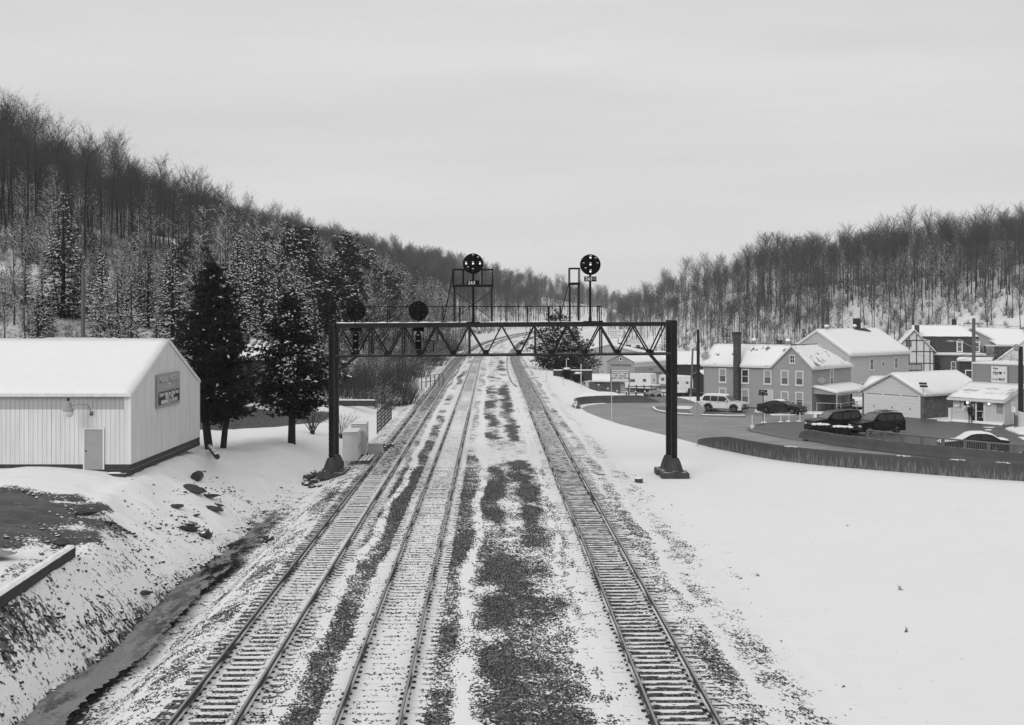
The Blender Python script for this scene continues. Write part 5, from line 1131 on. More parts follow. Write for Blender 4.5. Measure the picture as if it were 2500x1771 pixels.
window(H5, wallM(0, 0, 0), 1.6, 3.5, 1.2, 2.4, .12, 'window_glass', 0)
MB().box(7.0, 14.5, -1.6, 6, 0, 7.4).build('brick_wing', 'brick', H5); MB().box(6.9, 8.3, -1.75, -1.601, 0, 7.4).build('stone_pier', 'stone_wall', H5); MB().box(6.8, 14.7, -1.8, 6.2, 7.4, 7.65).build('wing_eave', 'trim_white', H5); roof(H5, [[(8.8, -1.9, 7.7), (14.9, -1.9, 7.7), (14.9, 5, 10.4), (5.2, 5, 10.7)]], 'trim_white', 'snow', .1, .12, 'wing_roof')
for x in (9.9, 12.5): window(H5, wallM(0, -1.6, 0), x, 4.2, .55, 2.1, .1, 'dull_pane', 0); window(H5, wallM(0, -1.6, 0), x, 1.0, .55, 2.1, .1, 'dull_pane', 0)
H6 = plain_house('white_house', 'white clapboard gable house partly in frame at the right edge', (63.2, 165, -2.5), R(-28), 8.6, 8, 6.4, 3.4, 'y', 'white_siding', 'trim_white', 'snow', z0=0, o=.5, wins=((3.6, 3.6, .95, 1.35, 'f'), (5.0, 3.6, .95, 1.35, 'f')))
roof(H6, [[(-.5, -1.0, 6.0), (2.4, -1.0, 6.0), (2.4, .0, 6.25), (-.5, .0, 6.25)]], 'trim_white', 'snow', .25, .08, 'porch_roof')
window(H6, wallM(0, 0, 0), 6.4, 6.0, .8, 1.0)
H7 = thing('dark_shop_house', 'low dark clapboard house with a flat roof behind the utility pole', 'house', (65.5, 186, -3.6), R(-22)); MB().box(0, 13, 0, 7, 0, 6.4).build('wall', 'dark_clapboard', H7); MB().box(-.3, 4.6, -.4, 7.2, 6.4, 6.65).build('eave', 'trim_white', H7); MB().box(4.8, 13.2, -.4, 7.2, 6.4, 7.2).build('upper_roof', 'dark_roof', H7); MB().box(-.3, 4.6, -.3, 7.1, 6.651, 6.8).build('snow', 'snow', H7); MB().box(4.8, 13.1, -.3, 7.1, 7.201, 7.3).build('snow', 'thin_snow', H7)
window(H7, wallM(0, 0, 0), 1.6, 2.6, 1.3, 2.4, .14, 'window_glass', 0, False)
for x in (8.4, 10.6): window(H7, wallM(0, 0, 0), x, 3.4, .9, 1.9, .14, 'dull_pane', 0)
MB().box(5.1, 6.3, -1.0, -.01, 0, 8.0).build('chimney', 'brick_chimney', H7)
dish('satellite dish on the dark clapboard house behind the garage', local(H7, (1.9, -.4, .9)), H7.rotation_euler[2], .5)

# ---------------------------------------------------------------- down the side street: store, barns, shed, fence
ST = thing('building_supply_store', 'pale siding building supply store with faded lettering and a low gable', 'store', (16.9, 225.2, -2.95), math.atan2(-.6, .8)); 
gable_body(MB(), 0, 5.7, 0, 11.2, -1.2, 4.15, 1.25, 'y').build('wall', 'store_siding', ST); roof(ST, gable_quads(0, 5.7, 0, 11.2, 4.15, 1.25, 'y', .15, .12), 'offwhite_paint', 'snow', .12, .14)
MB().box(.03, 5.72, -.05, -.002, -.2, 1.75).build('stone_facing', 'stone_wall', ST); MB().box(5.701, 5.76, -.04, 11.2, 3.3, 4.05).build('fascia', 'offwhite_paint', ST)
MB().prism([(-.05, 4.08), (2.85, 5.32), (5.75, 4.08), (5.75, 4.18), (2.85, 5.45), (-.05, 4.18)], 'y', -.14, -.12).build('rake_trim', 'dark_paint', ST)
put_text(MB(), 'BUILDING SUPPLIES', 2.85, 3.55, .42, -.012, sx=1.12, bold=.012).build('lettering', 'plastic_dark', ST, fix=False)
lt = MB(); lt.M = wallM(5.701, 0, 90); put_text(lt, 'Yothers', 5.4, 2.75, .45, -.012, sx=1.0); put_text(lt, 'CONSTRUCTION SUPPLY', 6.2, 1.95, .52, -.012, sx=1.05, bold=.012); lt.build('side_lettering', 'plastic_dark', ST, fix=False)
Ws = wallM(5.7, 0, 90); window(ST, wallM(2.85, -.05, 0), 0, 4.45, .35, .45, .12, 'window_glass', 0, False); window(ST, Ws, 1.3, -.1, 1.2, .9, .1, 'window_glass', 0, False); door(ST, Ws, 3.1, -.6, .9, 2.0, .12, 'grey_paint', 'grey_paint'); face_box(ST, 'canopy', 'store_siding', Ws, .2, 5.2, -.5, 0, 1.05, 1.3)
plain_house('barn', 'dark board barn with a snow roof right of the building supply store', (25.5, 243, -3.2), R(4), 11.2, 8.5, 3.25, 2.3, 'x', 'barn_board', 'dark_paint', 'snow', z0=-1, o=.25, wins=((5.3, .9, 1.0, 2.1, 'f'),), cat='barn'); vb = bpy.data.objects['barn']; vent(vb, 5.4, 4.25, 5.6, .45)
plain_house('shed', 'small dark open-gabled shed between the barn and the grey house', (31.3, 222, -3.6), R(-30), 2.8, 3.4, 2.4, 1.0, 'y', 'barn_board', 'dark_paint', 'snow', z0=-1, cat='shed')
plain_house('warehouse', 'long grey metal warehouse with a low snow roof beyond the pine', (11.5, 276, -3.4), R(-6), 19, 16, 4.1, 2.3, 'y', 'warehouse_wall', 'offwhite_paint', 'snow', z0=-2, o=.2, cat='warehouse')
plain_house('cottage', 'grey-roofed cottage with a small chimney beyond the store', (25.5, 292, -3.6), R(14), 6.0, 5.5, 3.8, 1.6, 'x', 'gable_siding', 'roof_shingle', None, z0=-2, chim=(4.6, 2.6, 5.9), cat='cottage')
SH = thing('sign_shed', 'brown board shed with a snow roof behind the letter sign', 'shed', (12.6, 208, -3.55), R(-8)); gable_body(MB(), 0, 5.0, 0, 3.2, -1, 2.3, 1.0, 'x').build('wall', 'shed_board', SH); roof(SH, gable_quads(0, 5.0, 0, 3.2, 2.3, 1.0, 'x', .25, .2), 'fence_wood', 'snow', .1, .12); window(SH, wallM(0, 3.2, -90), 1.7, .5, .6, 1.2, .1, 'window_glass', 0, False); MB().box(-.6, -.02, .2, 1.6, -.3, 2.2).build('porch_panel', 'trim_white', SH)
LS = thing('letter_sign', 'white changeable letter sign between two posts beside the shed', 'sign', (15.9, 203, -3.4), R(-4))
for x in (-.1, 2.85): MB().box(x - .09, x + .09, -.09, .09, -.5, 4.3 if x > 1 else 4.35).build('post', 'grey_paint' if x > 1 else 'fence_wood', LS)
MB().box(.05, 2.75, -.08, .08, 2.25, 3.85).build('panel', 'dark_paint', LS); MB().box(.12, 2.68, -.088, -.081, 2.3, 3.8).build('face', 'white_paint', LS); MB().box(-.05, 2.8, -.14, .14, 3.851, 3.95).build('cap', 'grey_paint', LS); MB().box(-.05, 2.8, -.13, .13, 3.951, 4.03).build('snow', 'snow', LS)
lt = MB(); put_text(lt, 'KNOTTY  PINE', 1.4, 3.52, .34, -.093, sx=1.0, bold=.01); put_text(lt, 'GIFT  BARNS', 1.4, 3.16, .34, -.093, sx=1.0, bold=.01); put_text(lt, 'MASON  DALE  SERVICE', 1.4, 2.82, .30, -.093, sx=.95, bold=.01); put_text(lt, '!', 1.4, 2.5, .28, -.093); lt.build('lettering', 'plastic_dark', LS, fix=False)
def rail_fence(label, x0, y0, x1, y1, n, h=1.15, m='fence_wood', group=None):
    f = thing('wooden_fence', label, 'fence', (x0, y0, gz1(x0, y0)), 0, group); o_ = Vector((x0, y0, gz1(x0, y0))); pts = []
    for i in range(n + 1): q = i / n; x, y = x0 + (x1 - x0) * q, y0 + (y1 - y0) * q; pts.append(Vector((x, y, gz1(x, y))) - o_)
    for p in pts: MB().box(p.x - .09, p.x + .09, p.y - .09, p.y + .09, p.z - .4, p.z + h).build('post', m, f); MB().ball((p.x, p.y, p.z + h + .05), .13, 8, 5).build('snow', 'snow', f)
    for z in (h * .42, h * .85):
        b = MB()
        for a, c in zip(pts, pts[1:]): b.beam((a.x, a.y - .11, a.z + z), (c.x, c.y - .11, c.z + z), .05, .16)
        b.build('rail', m, f)
rail_fence('two-rail grey wooden fence in front of the shed and letter sign', 12.0, 196.5, 24.6, 194.0, 9)
rail_fence('second wooden fence of thin posts and rail farther back in the yard', 19.2, 209, 26.5, 206, 6, 2.0, 'dark_wood')
rw = MB().box(0, 6.2, 0, .35, -.8, .85); o = rw.build('timber_wall', 'dark_wood', loc=on(6.6, 203)); tag(o, 'low dark timber retaining wall left of the shed', 'retaining wall'); MB().box(0, 6.2, -.02, .4, .851, 1.0).build('snow', 'snow', o)
BB = thing('billboard', 'pale roadside billboard with a picture of a seated person, seen through the bridge truss', 'billboard', (36.2, 475, -4.3), R(-2))
for x in (.3, 3.5, 6.8): MB().box(x - .15, x + .15, .05, .35, -1, 7.6).build('post', 'dark_wood', BB)
MB().box(0, 7.1, -.12, 0, 4.35, 7.75).build('panel', 'white_paint', BB); b = MB(); put_text(b, 'Money right when', .35, 7.05, .62, -.13, align='LEFT', sx=.9, bold=.01); put_text(b, 'you need it!', .35, 6.25, .62, -.13, align='LEFT', sx=.9, bold=.01); put_text(b, 'LOANS  BY  PHONE', .6, 5.45, .45, -.13, align='LEFT'); put_text(b, 'call 539-0066', .6, 4.8, .5, -.13, align='LEFT'); b.build('lettering', 'plastic_dark', BB, fix=False)
b = MB().prism([(4.5, 4.6), (6.7, 4.6), (6.5, 5.6), (6.0, 6.3), (5.4, 6.1), (5.1, 5.3)], 'y', -.132, -.121); b.build('picture_body', 'grey_paint', BB); b = MB().prism([(5.4, 6.3), (6.2, 6.2), (6.3, 7.0), (5.9, 7.45), (5.4, 7.3)], 'y', -.134, -.121); b.build('picture_hair', 'dark_paint', BB); MB().lathe([(.001, -.142), (.3, -.142), (.3, -.134)], 14, 'y', (5.75, 0, 6.85)).build('picture_face', 'offwhite_paint', BB)
o = MB().box(0, 4.8, 0, 1.2, 0, 1.3).box(.2, 1.7, -.1, 1.1, 1.301, 2.0).build('crate_stack', 'dark_wood', loc=(37.8, 455, gz1(37.8, 455) + .9)); tag(o, 'dark stack of crates below the billboard', 'crate stack')

# ---------------------------------------------------------------- walls and barriers along the road
def stain_mat(name, c, lo, hi):
    t = NT(name, .9, .15); o = t.obj(); x = t.xyz(o); a = t.vec(t.math('ADD', x[0], t.math('MULTIPLY', x[1], -1.0)), t.math('MULTIPLY', x[2], .12), 0.0)
    n = t.noise(a, 2.6, 6, .65); n2 = t.noise(a, 9.0, 4); big = t.noise(o, .6, 4)
    run = t.ramp(t.math('ADD', n, t.math('MULTIPLY', t.math('SUBTRACT', .35, x[2]), .16)), .50, .60)
    f = t.math('MULTIPLY', run, t.math('SUBTRACT', 1.0, t.ramp(x[2], .30, .75)))
    v = t.math('MULTIPLY', t.mix(f, t.math('MULTIPLY_ADD', n2, c * .9, c * .4), t.mix(t.ramp(n2, .36, .56), lo, hi)), t.math('MULTIPLY_ADD', big, .6, .7))
    t.col(v); t.bump(t.noise(o, 12, 4), .3, .02); return t.m
MT['stained_wall'] = stain_mat('stained_wall', .085, .045, .17); MT['jersey'] = stain_mat('jersey', .085, .07, .12)
def wall_along(name, pts, prof, label, cat, m, cap=None, z0=-.2, ends=None, n=5, solid=True):
    q = smooth_path(pts, n); rings = []; sn = []
    for i, p in enumerate(q):
        a = Vector(q[max(i - 1, 0)]); c = Vector(q[min(i + 1, len(q) - 1)]); d = (c - a).normalized(); nn = Vector((-d.y, d.x)); u = i / (len(q) - 1)
        k = ends(u) if ends else 1.0
        rings.append([(p[0] + nn.x * w, p[1] + nn.y * w, z0 + (z * k if z > 0 else z)) for w, z in prof])
        top = max(z for w, z in prof) * k
        if cap: sn.append((p[0], p[1], z0 + top))
    o = MB().loft(rings).build(name, m); return tag(o, label, cat), sn
o, sn = wall_along('parapet_wall', NEAR_WALL, [(-.16, -.4), (-.16, .96), (-.12, 1.02), (.12, 1.02), (.16, .96), (.16, -.4)], 'stained concrete parapet wall along the snow field, nearest the camera', 'wall', 'stained_wall', ends=lambda u: .30 + .70 * min(1, u / .17), n=8)
for p in ((19.0, 86.45), (24.9, 80.85), (27.6, 78.7), (29.9, 77.2)): snow_patch('snow_patch', [(p[0] - .35, p[1] + .25), (p[0] - .1, p[1] - .05), (p[0] + .35, p[1] - .28), (p[0] + .12, p[1] + .06)], .815, .05)
o, sn = wall_along('jersey_barrier', [(23.0, 101.8)] + BARRIER, [(-.30, -.1), (-.30, .10), (-.17, .32), (-.10, .84), (-.07, .86), (.07, .86), (.10, .84), (.17, .32), (.30, .10), (.30, -.1)], 'long dark concrete road barrier between the road and the parked utility vehicles', 'barrier', 'barrier_concrete', ends=lambda u: .12 + .88 * min(1, u / .16), n=7)
for i, (p, lab) in enumerate((((28.6, 90.2), 'first'), ((31.0, 87.3), 'second'), ((36.0, 82.3), 'third'))): pass
FAR = [(7.05, 133.5), (6.75, 136.2), (7.2, 139.4), (9.0, 142.0), (12.0, 143.1), (15.0, 143.2), (16.6, 142.9)]
o, sn = wall_along('curved_barrier', FAR, [(-.28, -.3), (-.28, .10), (-.15, .32), (-.09, .80), (.09, .80), (.15, .32), (.28, .10), (.28, -.3)], 'curved concrete barrier round the outside of the bend', 'barrier', 'barrier_concrete', ends=lambda u: min(1, .35 + u / .12) if u < .8 else max(.15, 1 - (u - .8) / .22), n=7)
snow_patch('snow_pile', [(7.8, 144.5), (9.3, 143.4), (12.2, 144.6), (13.2, 146), (12, 149), (9, 150), (7.2, 148)], -.45, 1.15)
rf = thing('bridge_railing', 'grey metal railing with close bars behind the concrete road barrier', 'railing', (26.9, 96.1, -.2), 0); RP = smooth_path([(26.9, 96.1), (28.9, 92.2), (32.2, 87.3), (34.6, 84.8), (41.6, 79.4), (54, 72)], 14); o_ = Vector((26.9, 96.1))
top = [(p[0] - o_.x, p[1] - o_.y, 1.26) for p in RP]; MB().tube(top, .06, 8).build('top_rail', 'rail_grey', rf); MB().tube([(p[0], p[1], .38) for p in top], .04, 6).build('bottom_rail', 'rail_grey', rf)
acc = 0; nxt = 0; bars = MB(); posts = []
for i in range(len(RP) - 1):
    a, c = Vector(RP[i]), Vector(RP[i + 1]); L = (c - a).length; t_ = nxt - acc
    while t_ < L:
        p = a + (c - a) * (t_ / L) - o_; k = int(round(nxt / .14))
        if k % 13 == 0: MB().box(p.x - .07, p.x + .07, p.y - .07, p.y + .07, 0, 1.25).build('post', 'rail_grey', rf)
        else: bars.box(p.x - .018, p.x + .018, p.y - .018, p.y + .018, .38, 1.24)
        nxt += .14; t_ = nxt - acc
    acc += L
bars.build('bars', 'rail_grey', rf)

# ---------------------------------------------------------------- posts, signs, poles, wires
def delineator(px, py, h, label, snowy=True, lean=0.0):
    x, y = Pt(px, py); d = thing('delineator_post', label, 'delineator post', (x, y, -.2), 0, 'white delineator posts by the parking island')
    MB().tube([(0, 0, 0), (lean, 0, h)], .045, 7).build('post', 'white_paint', d); MB().lathe([(.2, 0), (.2, .05), (.07, .1), (.05, .12)], 10).build('base', 'offwhite_paint', d)
    if snowy: MB().ball((-.05, 0, .1), .2, 8, 5, .2, (1.3, 1, .6)).build('snow', 'snow', d)
for px, py, h, lab in ((1836.5, 1044, 1.1, 'white delineator post at the rounded tip of the parking island kerb'), (1866, 1035, .95, 'white delineator post just right of the street name sign'), (1906.5, 1034, .95, 'white delineator post, second along the far kerb of the island'), (1926, 1033, .95, 'white delineator post in the middle of the far kerb'), (1953, 1033, .95, 'white delineator post with the most snow at its foot'), (1986, 1030, .95, 'white delineator post nearest the dark utility vehicle')):
    delineator(px, py, h, lab)
s = thing('street_name_sign', 'black street name sign with two crossed blades on a dark post', 'street sign', (*Pt(1863, 1042), -.15), R(-20)); MB().tube([(0, 0, 0), (0, 0, 2.95)], .035, 6).build('post', 'dark_paint', s)
for z, rz, wd, tx in ((2.98, 18, .36, 'MAIN'), (2.72, -12, .42, 'CORNELL ST')):
    m_ = Matrix.Rotation(R(rz), 4, 'Z'); b = MB(); b.M = m_; b.box(-wd, wd, -.012, .012, z, z + .24); p = b.build('blade', 'plastic_dark', s); b = MB(); b.M = m_; put_text(b, tx, -.05, z + .11, .15 if len(tx) < 6 else .10, -.014); b.build('lettering', 'offwhite_paint', p, fix=False)
b = MB(); b.M = Matrix.Rotation(R(75), 4, 'Z'); b.box(-.3, .3, -.012, .012, 2.75, 2.98); b.build('blade', 'plastic_dark', s)
s = thing('diamond_sign', 'back of a grey diamond-shaped road sign on a thin post by the snow field', 'road sign', (14.1, 96.6, -.2), R(4)); MB().box(-.03, .03, -.02, .02, 0, 3.35).build('post', 'grey_paint', s); MB().prism([(0, 2.05), (.62, 2.72), (0, 3.40), (-.62, 2.72)], 'y', .022, .036).build('plate', 'grey_paint', s)
s = thing('signpost', 'tall thin pale signpost with a narrow edge-on sign, in the snow by the bend', 'sign post', (9.35, 119.2, -.2), R(86)); MB().box(-.035, .035, -.03, .03, 0, 3.9).build('post', 'offwhite_paint', s); MB().box(-.3, .3, .031, .045, 2.9, 3.9).build('plate', 'offwhite_paint', s)
s = thing('small_sign', 'short pale sign with a dark letter at the start of the curved barrier', 'sign', (6.55, 131.2, -.15), R(0)); MB().box(-.05, .05, -.03, .03, 0, .6).build('post', 'offwhite_paint', s); MB().box(-.17, .17, -.045, -.031, .45, .95).build('plate', 'white_paint', s); put_text(MB(), 'P', 0, .72, .3, -.05, bold=.01).build('lettering', 'dark_paint', s, fix=False)
s = thing('mile_post', 'white trackside post leaning in the snow right of the tracks', 'post', on(3.5, 190), 0); MB().beam((0, 0, -.2), (.45, 0, 2.2), .12, .1).build('post', 'white_paint', s); MB().beam((-.3, 0, .05), (.5, 0, .02), .1, .06).build('foot', 'dark_wood', s)
for i, (x, y, hh, lab) in enumerate(((5.0, 183, 1.9, 'white upright post beside the leaning trackside post'), (7.1, 176, 1.2, 'short pale post where the embankment falls away'), (9.6, 176.5, 3.3, 'pale square post at the left end of the timber wall'), (9.2, 215, 3.0, 'thin pale post in front of the big pine'))):
    o = MB().box(-.06, .06, -.06, .06, -.3, hh, .01).build('trackside_post', 'offwhite_paint', loc=on(x, y)); tag(o, lab, 'post')
for px, py, h, lab in ((1684.5, 1009, 1.9, 'thin pale marker post in the snow patch of the kerbed island'), (1774.5, 1017, 2.0, 'thin marker post in front of the white utility vehicle')):
    o = MB().tube([(0, 0, 0), (0, 0, h)], .022, 5).lathe([(.05, h - .25), (.05, h)], 8).build('marker_post', 'grey_paint', loc=(*Pt(px, py), -.2)); tag(o, lab, 'marker post')
def pole(label, x, y, h, r, m, arms=True, z=None):
    p = thing('utility_pole', label, 'utility pole', (x, y, gz1(x, y) if z is None else z), R(-35)); MB().tube([(0, 0, -.3), (0, 0, h)], [r * 1.25, r], 10).build('pole', m, p)
    if arms:
        MB().box(-1.2, 1.2, -.16, -.06 - r * .2, h - .75, h - .63).build('crossarm', 'pole_wood', p)
        for k in (-1.1, -.5, .5, 1.1): MB().lathe([(.03, 0), (.05, .08), (.03, .16)], 8, c=(k, -.11, h - .63)).build('insulator', 'grey_paint', p)
    return p
P1 = pole('weathered utility pole with a crossarm and street lamp behind the shop', 58.0, 159.5, 10.8, .20, 'pole_wood', z=-1.6)
lm = thing('street_lamp', 'cobra-head street lamp on an arm of the weathered utility pole', 'street lamp', (58.0, 159.5, 5.6), R(-35)); MB().tube([(-.2, 0, 0), (-1.3, -.4, .65), (-2.2, -.7, .75)], .04, 6).build('arm', 'grey_paint', lm); MB().ball((-2.6, -.85, .72), .3, 10, 6, 0, (1.6, .7, .4)).build('head', 'grey_paint', lm)
P2 = pole('dark utility pole at the right edge beside the shop', 45.75, 114.2, 7.1, .19, 'dark_pole_wood', False, -.2); MB().lathe([(.1, -.2), (.24, -.1), (.24, .3), (.1, .42)], 10, c=(-.3, -.3, 6.9)).build('lamp', 'grey_paint', P2)
P3 = pole('dark utility pole beside the left gable of the long grey house', 21.35, 145.6, 8.2, .17, 'dark_pole_wood', False)
P4 = pole('thin leaning grey pole behind the dark utility pole', 25.6, 182, 7.2, .13, 'pole_wood', False); P4.rotation_euler = (0, R(2.5), 0)
pole('bare pole top rising above the roof of the metal building', -37.5, 111, 11.2, .16, 'pole_wood', False)
def wire(label, a, c, sag, r=.018):
    a, c = Vector(a), Vector(c); q = [a.lerp(c, k / 14) - Vector((0, 0, sag * 4 * (k / 14) * (1 - k / 14))) for k in range(15)]; o = MB().tube(q, r, 4).build('overhead_wire', 'plastic_dark'); tag(o, label, 'wire', 'overhead wires from the weathered pole')
for i, (dz, lab) in enumerate(((7.6, 'overhead wire from the weathered pole to the half-timbered house'), (7.0, 'overhead wire sagging lower towards the half-timbered house'))): wire(lab, (58, 159.5, dz - 2.6), (69 + i, 219, 3.2 - i * .6), .9)
wire('overhead wire from the weathered pole down to the white house', (58, 159.5, 6.0), (66.5, 163, 3.6), .3); wire('long overhead wire running from the weathered pole out of frame right', (58, 159.5, 8.6), (90, 150, 9), 1.0); wire('service wire dropping from the weathered pole to the dark house', (58, 159.5, 4.6), (69, 183, 4.0), .3)
wire('overhead wire from the weathered pole towards the brick wing', (58, 159.5, 5.4), (86, 229, 3.6), 1.0)

# fences and brush left of the tracks
def mesh_fence(label, pts, h, n, m='dark_paint'):
    f = thing('wire_fence', label, 'fence', on(*pts[0]), 0); o_ = Vector(on(*pts[0])); q = []
    for a, c in zip(pts, pts[1:]):
        for k in range(n): u = k / n; q.append((a[0] + (c[0] - a[0]) * u, a[1] + (c[1] - a[1]) * u))
    q.append(pts[-1]); v = [Vector(on(*p)) - o_ for p in q]
    for p in v: MB().tube([p - Vector((0, 0, .3)), p + Vector((0, 0, h))], .035, 5).build('post', m, f)
    b = MB().tube([p + Vector((0, 0, h - .03)) for p in v], .028, 5); b.tube([p + Vector((0, 0, .08)) for p in v], .02, 4); b.build('rail', m, f)
    b = MB()
    for a, c in zip(v, v[1:]):
        L = (c - a).length; k = max(2, int(L / .16))
        for i in range(k):
            for s_ in (0, 1):
                u0, u1 = i / k, min(1, max(0, (i + (1 if s_ == 0 else -1) * h / .32 * .5) / k)); p, q_ = a.lerp(c, u0), a.lerp(c, u1); b.beam(p + Vector((0, 0, .06)), q_ + Vector((0, 0, h - .04)), .008, .008)
    b.build('mesh', 'dark_wood', f)
mesh_fence('short wire fence panel standing in the snow beside the left track', [(-11.0, 103.5), (-11.2, 118)], 1.9, 4)
mesh_fence('long wire fence along the far side of the snowy yard', [(-22.6, 126), (-13.0, 126)], 1.9, 5, 'dark_wood')
o = MB().box(-.3, 8.4, -.2, .2, -.2, .35).build('low_wall', 'dark_wood', loc=on(-21.5, 122)); tag(o, 'long low dark timber edging at the far side of the snowy yard', 'low wall'); MB().box(-.2, 8.3, -.15, .2, .351, .42).build('snow', 'snow', o)
s = thing('handrail_frame', 'short rusty handrail frame on the bank beside the left track', 'railing', on(-11.6, 163), R(70))
for x in np.arange(0, 7.1, 1.4): MB().beam((x, 0, -.2), (x, 0, 1.7), .09).build('post', 'dark_wood', s)
for z in (.9, 1.68): MB().beam((0, 0, z), (7, 0, z), .07).build('rail', 'dark_wood', s)

# clipped hedges by the island
def leaf_mass(b, c, rx, ry, rz_, n, size, square=True):
    for _ in range(n):
        while True:
            p = [random.uniform(-1, 1) for _ in range(3)]
            if square or sum(q * q for q in p) < 1: break
        if square and max(abs(q) for q in p) < .7 and random.random() < .8: continue
        q = Vector((c[0] + p[0] * rx, c[1] + p[1] * ry, c[2] + p[2] * rz_)); a = Vector((random.gauss(0, 1), random.gauss(0, 1), random.gauss(0, 1))).normalized() * size; d = a.orthogonal().normalized() * size * .45
        b.add([q - a, q + d, q + a, q - d], [(0, 1, 2, 3)])
for lab, px, py, rx, ry, hh in (('clipped dark hedge block with a snow top in front of the first utility vehicle', 2004, 1066, .72, .55, .95), ('lower clipped hedge block with a ragged snow top between the utility vehicles', 2057, 1067, .75, .5, .8)):
    x, y = Pt(px, py, -.08); hd = thing('hedge', lab, 'hedge', (x, y, -.1), R(-15)); b = MB().box(-rx * .85, rx * .85, -ry * .85, ry * .85, 0, hh * .9, .08); b.build('stems', 'needles_dark', hd); b = MB(); leaf_mass(b, (0, 0, hh / 2), rx, ry, hh / 2, 1500, .075); b.build('foliage', 'needles_dark', hd, fix=False)
    b = MB()
    for k in range(26): b.ball((random.uniform(-.85, .85) * rx, random.uniform(-.85, .85) * ry, hh + .03), random.uniform(.12, .2), 8, 5, .15, (1.2, 1, .55))
    b.build('snow', 'snow', hd, smooth=True, fix=False)
def twiggy(label, loc, n, h, spread, m='snow_twig', r=.012, name='shrub', sub=4, cat='shrub', group=None):
    dome = name == 'bush'
    s = thing(name, label, cat, loc, random.uniform(0, 6), group); b = MB(); tw = MB()
    for _ in range(n):
        a = random.uniform(0, 2 * math.pi); q = spread * random.random() ** .6; p0 = Vector((random.gauss(0, .08), random.gauss(0, .08), 0)); p1 = Vector((math.cos(a) * q * .45, math.sin(a) * q * .45, h * .5)); p2 = Vector((math.cos(a) * q, math.sin(a) * q, h * random.uniform(.7, 1.05)))
        if dome: hq = h * math.sqrt(max(.08, 1 - .85 * (q / spread) ** 2)) * random.uniform(.45, 1.0); p0 = Vector((math.cos(a) * q * .7, math.sin(a) * q * .7, -.2)); p1 = Vector((math.cos(a) * q * .85, math.sin(a) * q * .85, hq * .5)); p2 = Vector((math.cos(a) * q * 1.02, math.sin(a) * q * 1.02, hq))
        b.tube([p0, p1, p2], [r * 1.5, r, r * .5], 4)
        for _ in range(sub):
            u = random.uniform(.3, 1); c = p0.lerp(p1, min(1, u * 2)) if u < .5 else p1.lerp(p2, u * 2 - 1); e = c + Vector((random.gauss(0, .3), random.gauss(0, .3), random.uniform(.1, .5))) * min(h, 4.5) * .28; tw.tube([c, e], [r * .7, r * .3], 3, False)
    b.build('stems', m, s, fix=False); tw.build('twigs', m, s, fix=False)
twiggy('bare vase-shaped shrub in the snow left of the gantry', on(-15.0, 95.3), 34, 1.9, 1.5, 'twig', .016); twiggy('bare twiggy bush behind the left gantry post', on(-13.2, 98), 26, 2.2, 1.9, 'twig', .012)
MT['bush_twig'] = mat('bush_twig', .055, .9, .3, .4)
twiggy('big dense rounded leafless bush beside the left track beyond the wire fence', on(-12.9, 136), 520, 4.6, 3.6, 'bush_twig', .012, 'bush', 9, 'bush'); twiggy('dense low leafless bush behind the long wire fence', on(-17.5, 133.5), 420, 3.9, 4.2, 'bush_twig', .012, 'bush', 9, 'bush')
twiggy('snow-dusted bush with pale twigs in front of the dense bush', on(-13.6, 129), 90, 2.9, 2.4, 'snow_twig', .014, 'bush', 8, 'bush')
twiggy('snowy low plant between the two clipped hedges', (*Pt(2029, 1068), -.1), 60, .75, .55, 'snow_twig', .014, 'shrub', 5); [twiggy(l_, on(x_, y_), n_, h_, s_, m_, .014, 'bush', 9, 'bush') for l_, x_, y_, n_, h_, s_, m_ in (('low leafless bush on the bank left of the far tracks, nearest the handrail frame', -15.5, 176, 260, 3.6, 3.6, 'bush_twig'), ('snow-dusted leafless bush on the bank beyond the handrail frame', -15.0, 192, 240, 3.8, 3.8, 'snow_twig'), ('dense grey bush farther along the bank left of the tracks', -16.0, 212, 300, 4.8, 4.4, 'bush_twig'), ('tall snow-dusted bush where the left bank begins to curve', -15.5, 234, 300, 5.4, 4.6, 'snow_twig'), ('dense bush below the thick pair of trunks', -15.8, 258, 300, 4.6, 4.6, 'bush_twig'), ('far grey bush on the left bank of the curve', -16.0, 290, 300, 5.4, 5.0, 'bush_twig'), ('farthest snow-dusted bush on the left bank of the curve', -15.0, 325, 300, 5.8, 5.2, 'snow_twig'), ('wide low bush between the long wire fence and the left track', -17.0, 150, 300, 3.6, 4.4, 'bush_twig'))]; twiggy('snowy bush left of the building supply store', on(13.6, 214), 200, 4.3, 2.6, 'snow_twig', .014, 'bush', 8, 'bush')
twiggy('small bare tree-like shrub in front of the white house', (57.6, 147, -.6), 24, 5.5, 1.8, 'twig', .02, 'shrub', 9)
for i, (x, y) in enumerate(((8.6, 199), (10.4, 199.5))):
    hd = thing('shrub', ('small round dark shrub at the left end of the timber wall', 'small round dark shrub behind the timber wall near the shed')[i], 'shrub', on(x, y), 0); b = MB(); leaf_mass(b, (0, 0, .9), .9, .9, .9, 900, .12, False); b.build('foliage', 'needles_dark', hd, fix=False); MB().ball((0, 0, 1.65), .5, 10, 6, .2, (1.2, 1, .4)).build('snow', 'snow', hd, smooth=True)
for i, (x, y) in enumerate(((-14.3, 124), (9.5, 49), (14.2, 46.5), (16.0, 60.5), (21.6, 50), (12.6, 40.6))):
    if i: twiggy('small tuft of dead grass poking through the snow field', on(x, y, -.04), 9, .10 + .06 * (i % 3), .12, 'twig', .006, 'grass_tuft', 1, 'grass tuft', 'grass tufts in the snow field')

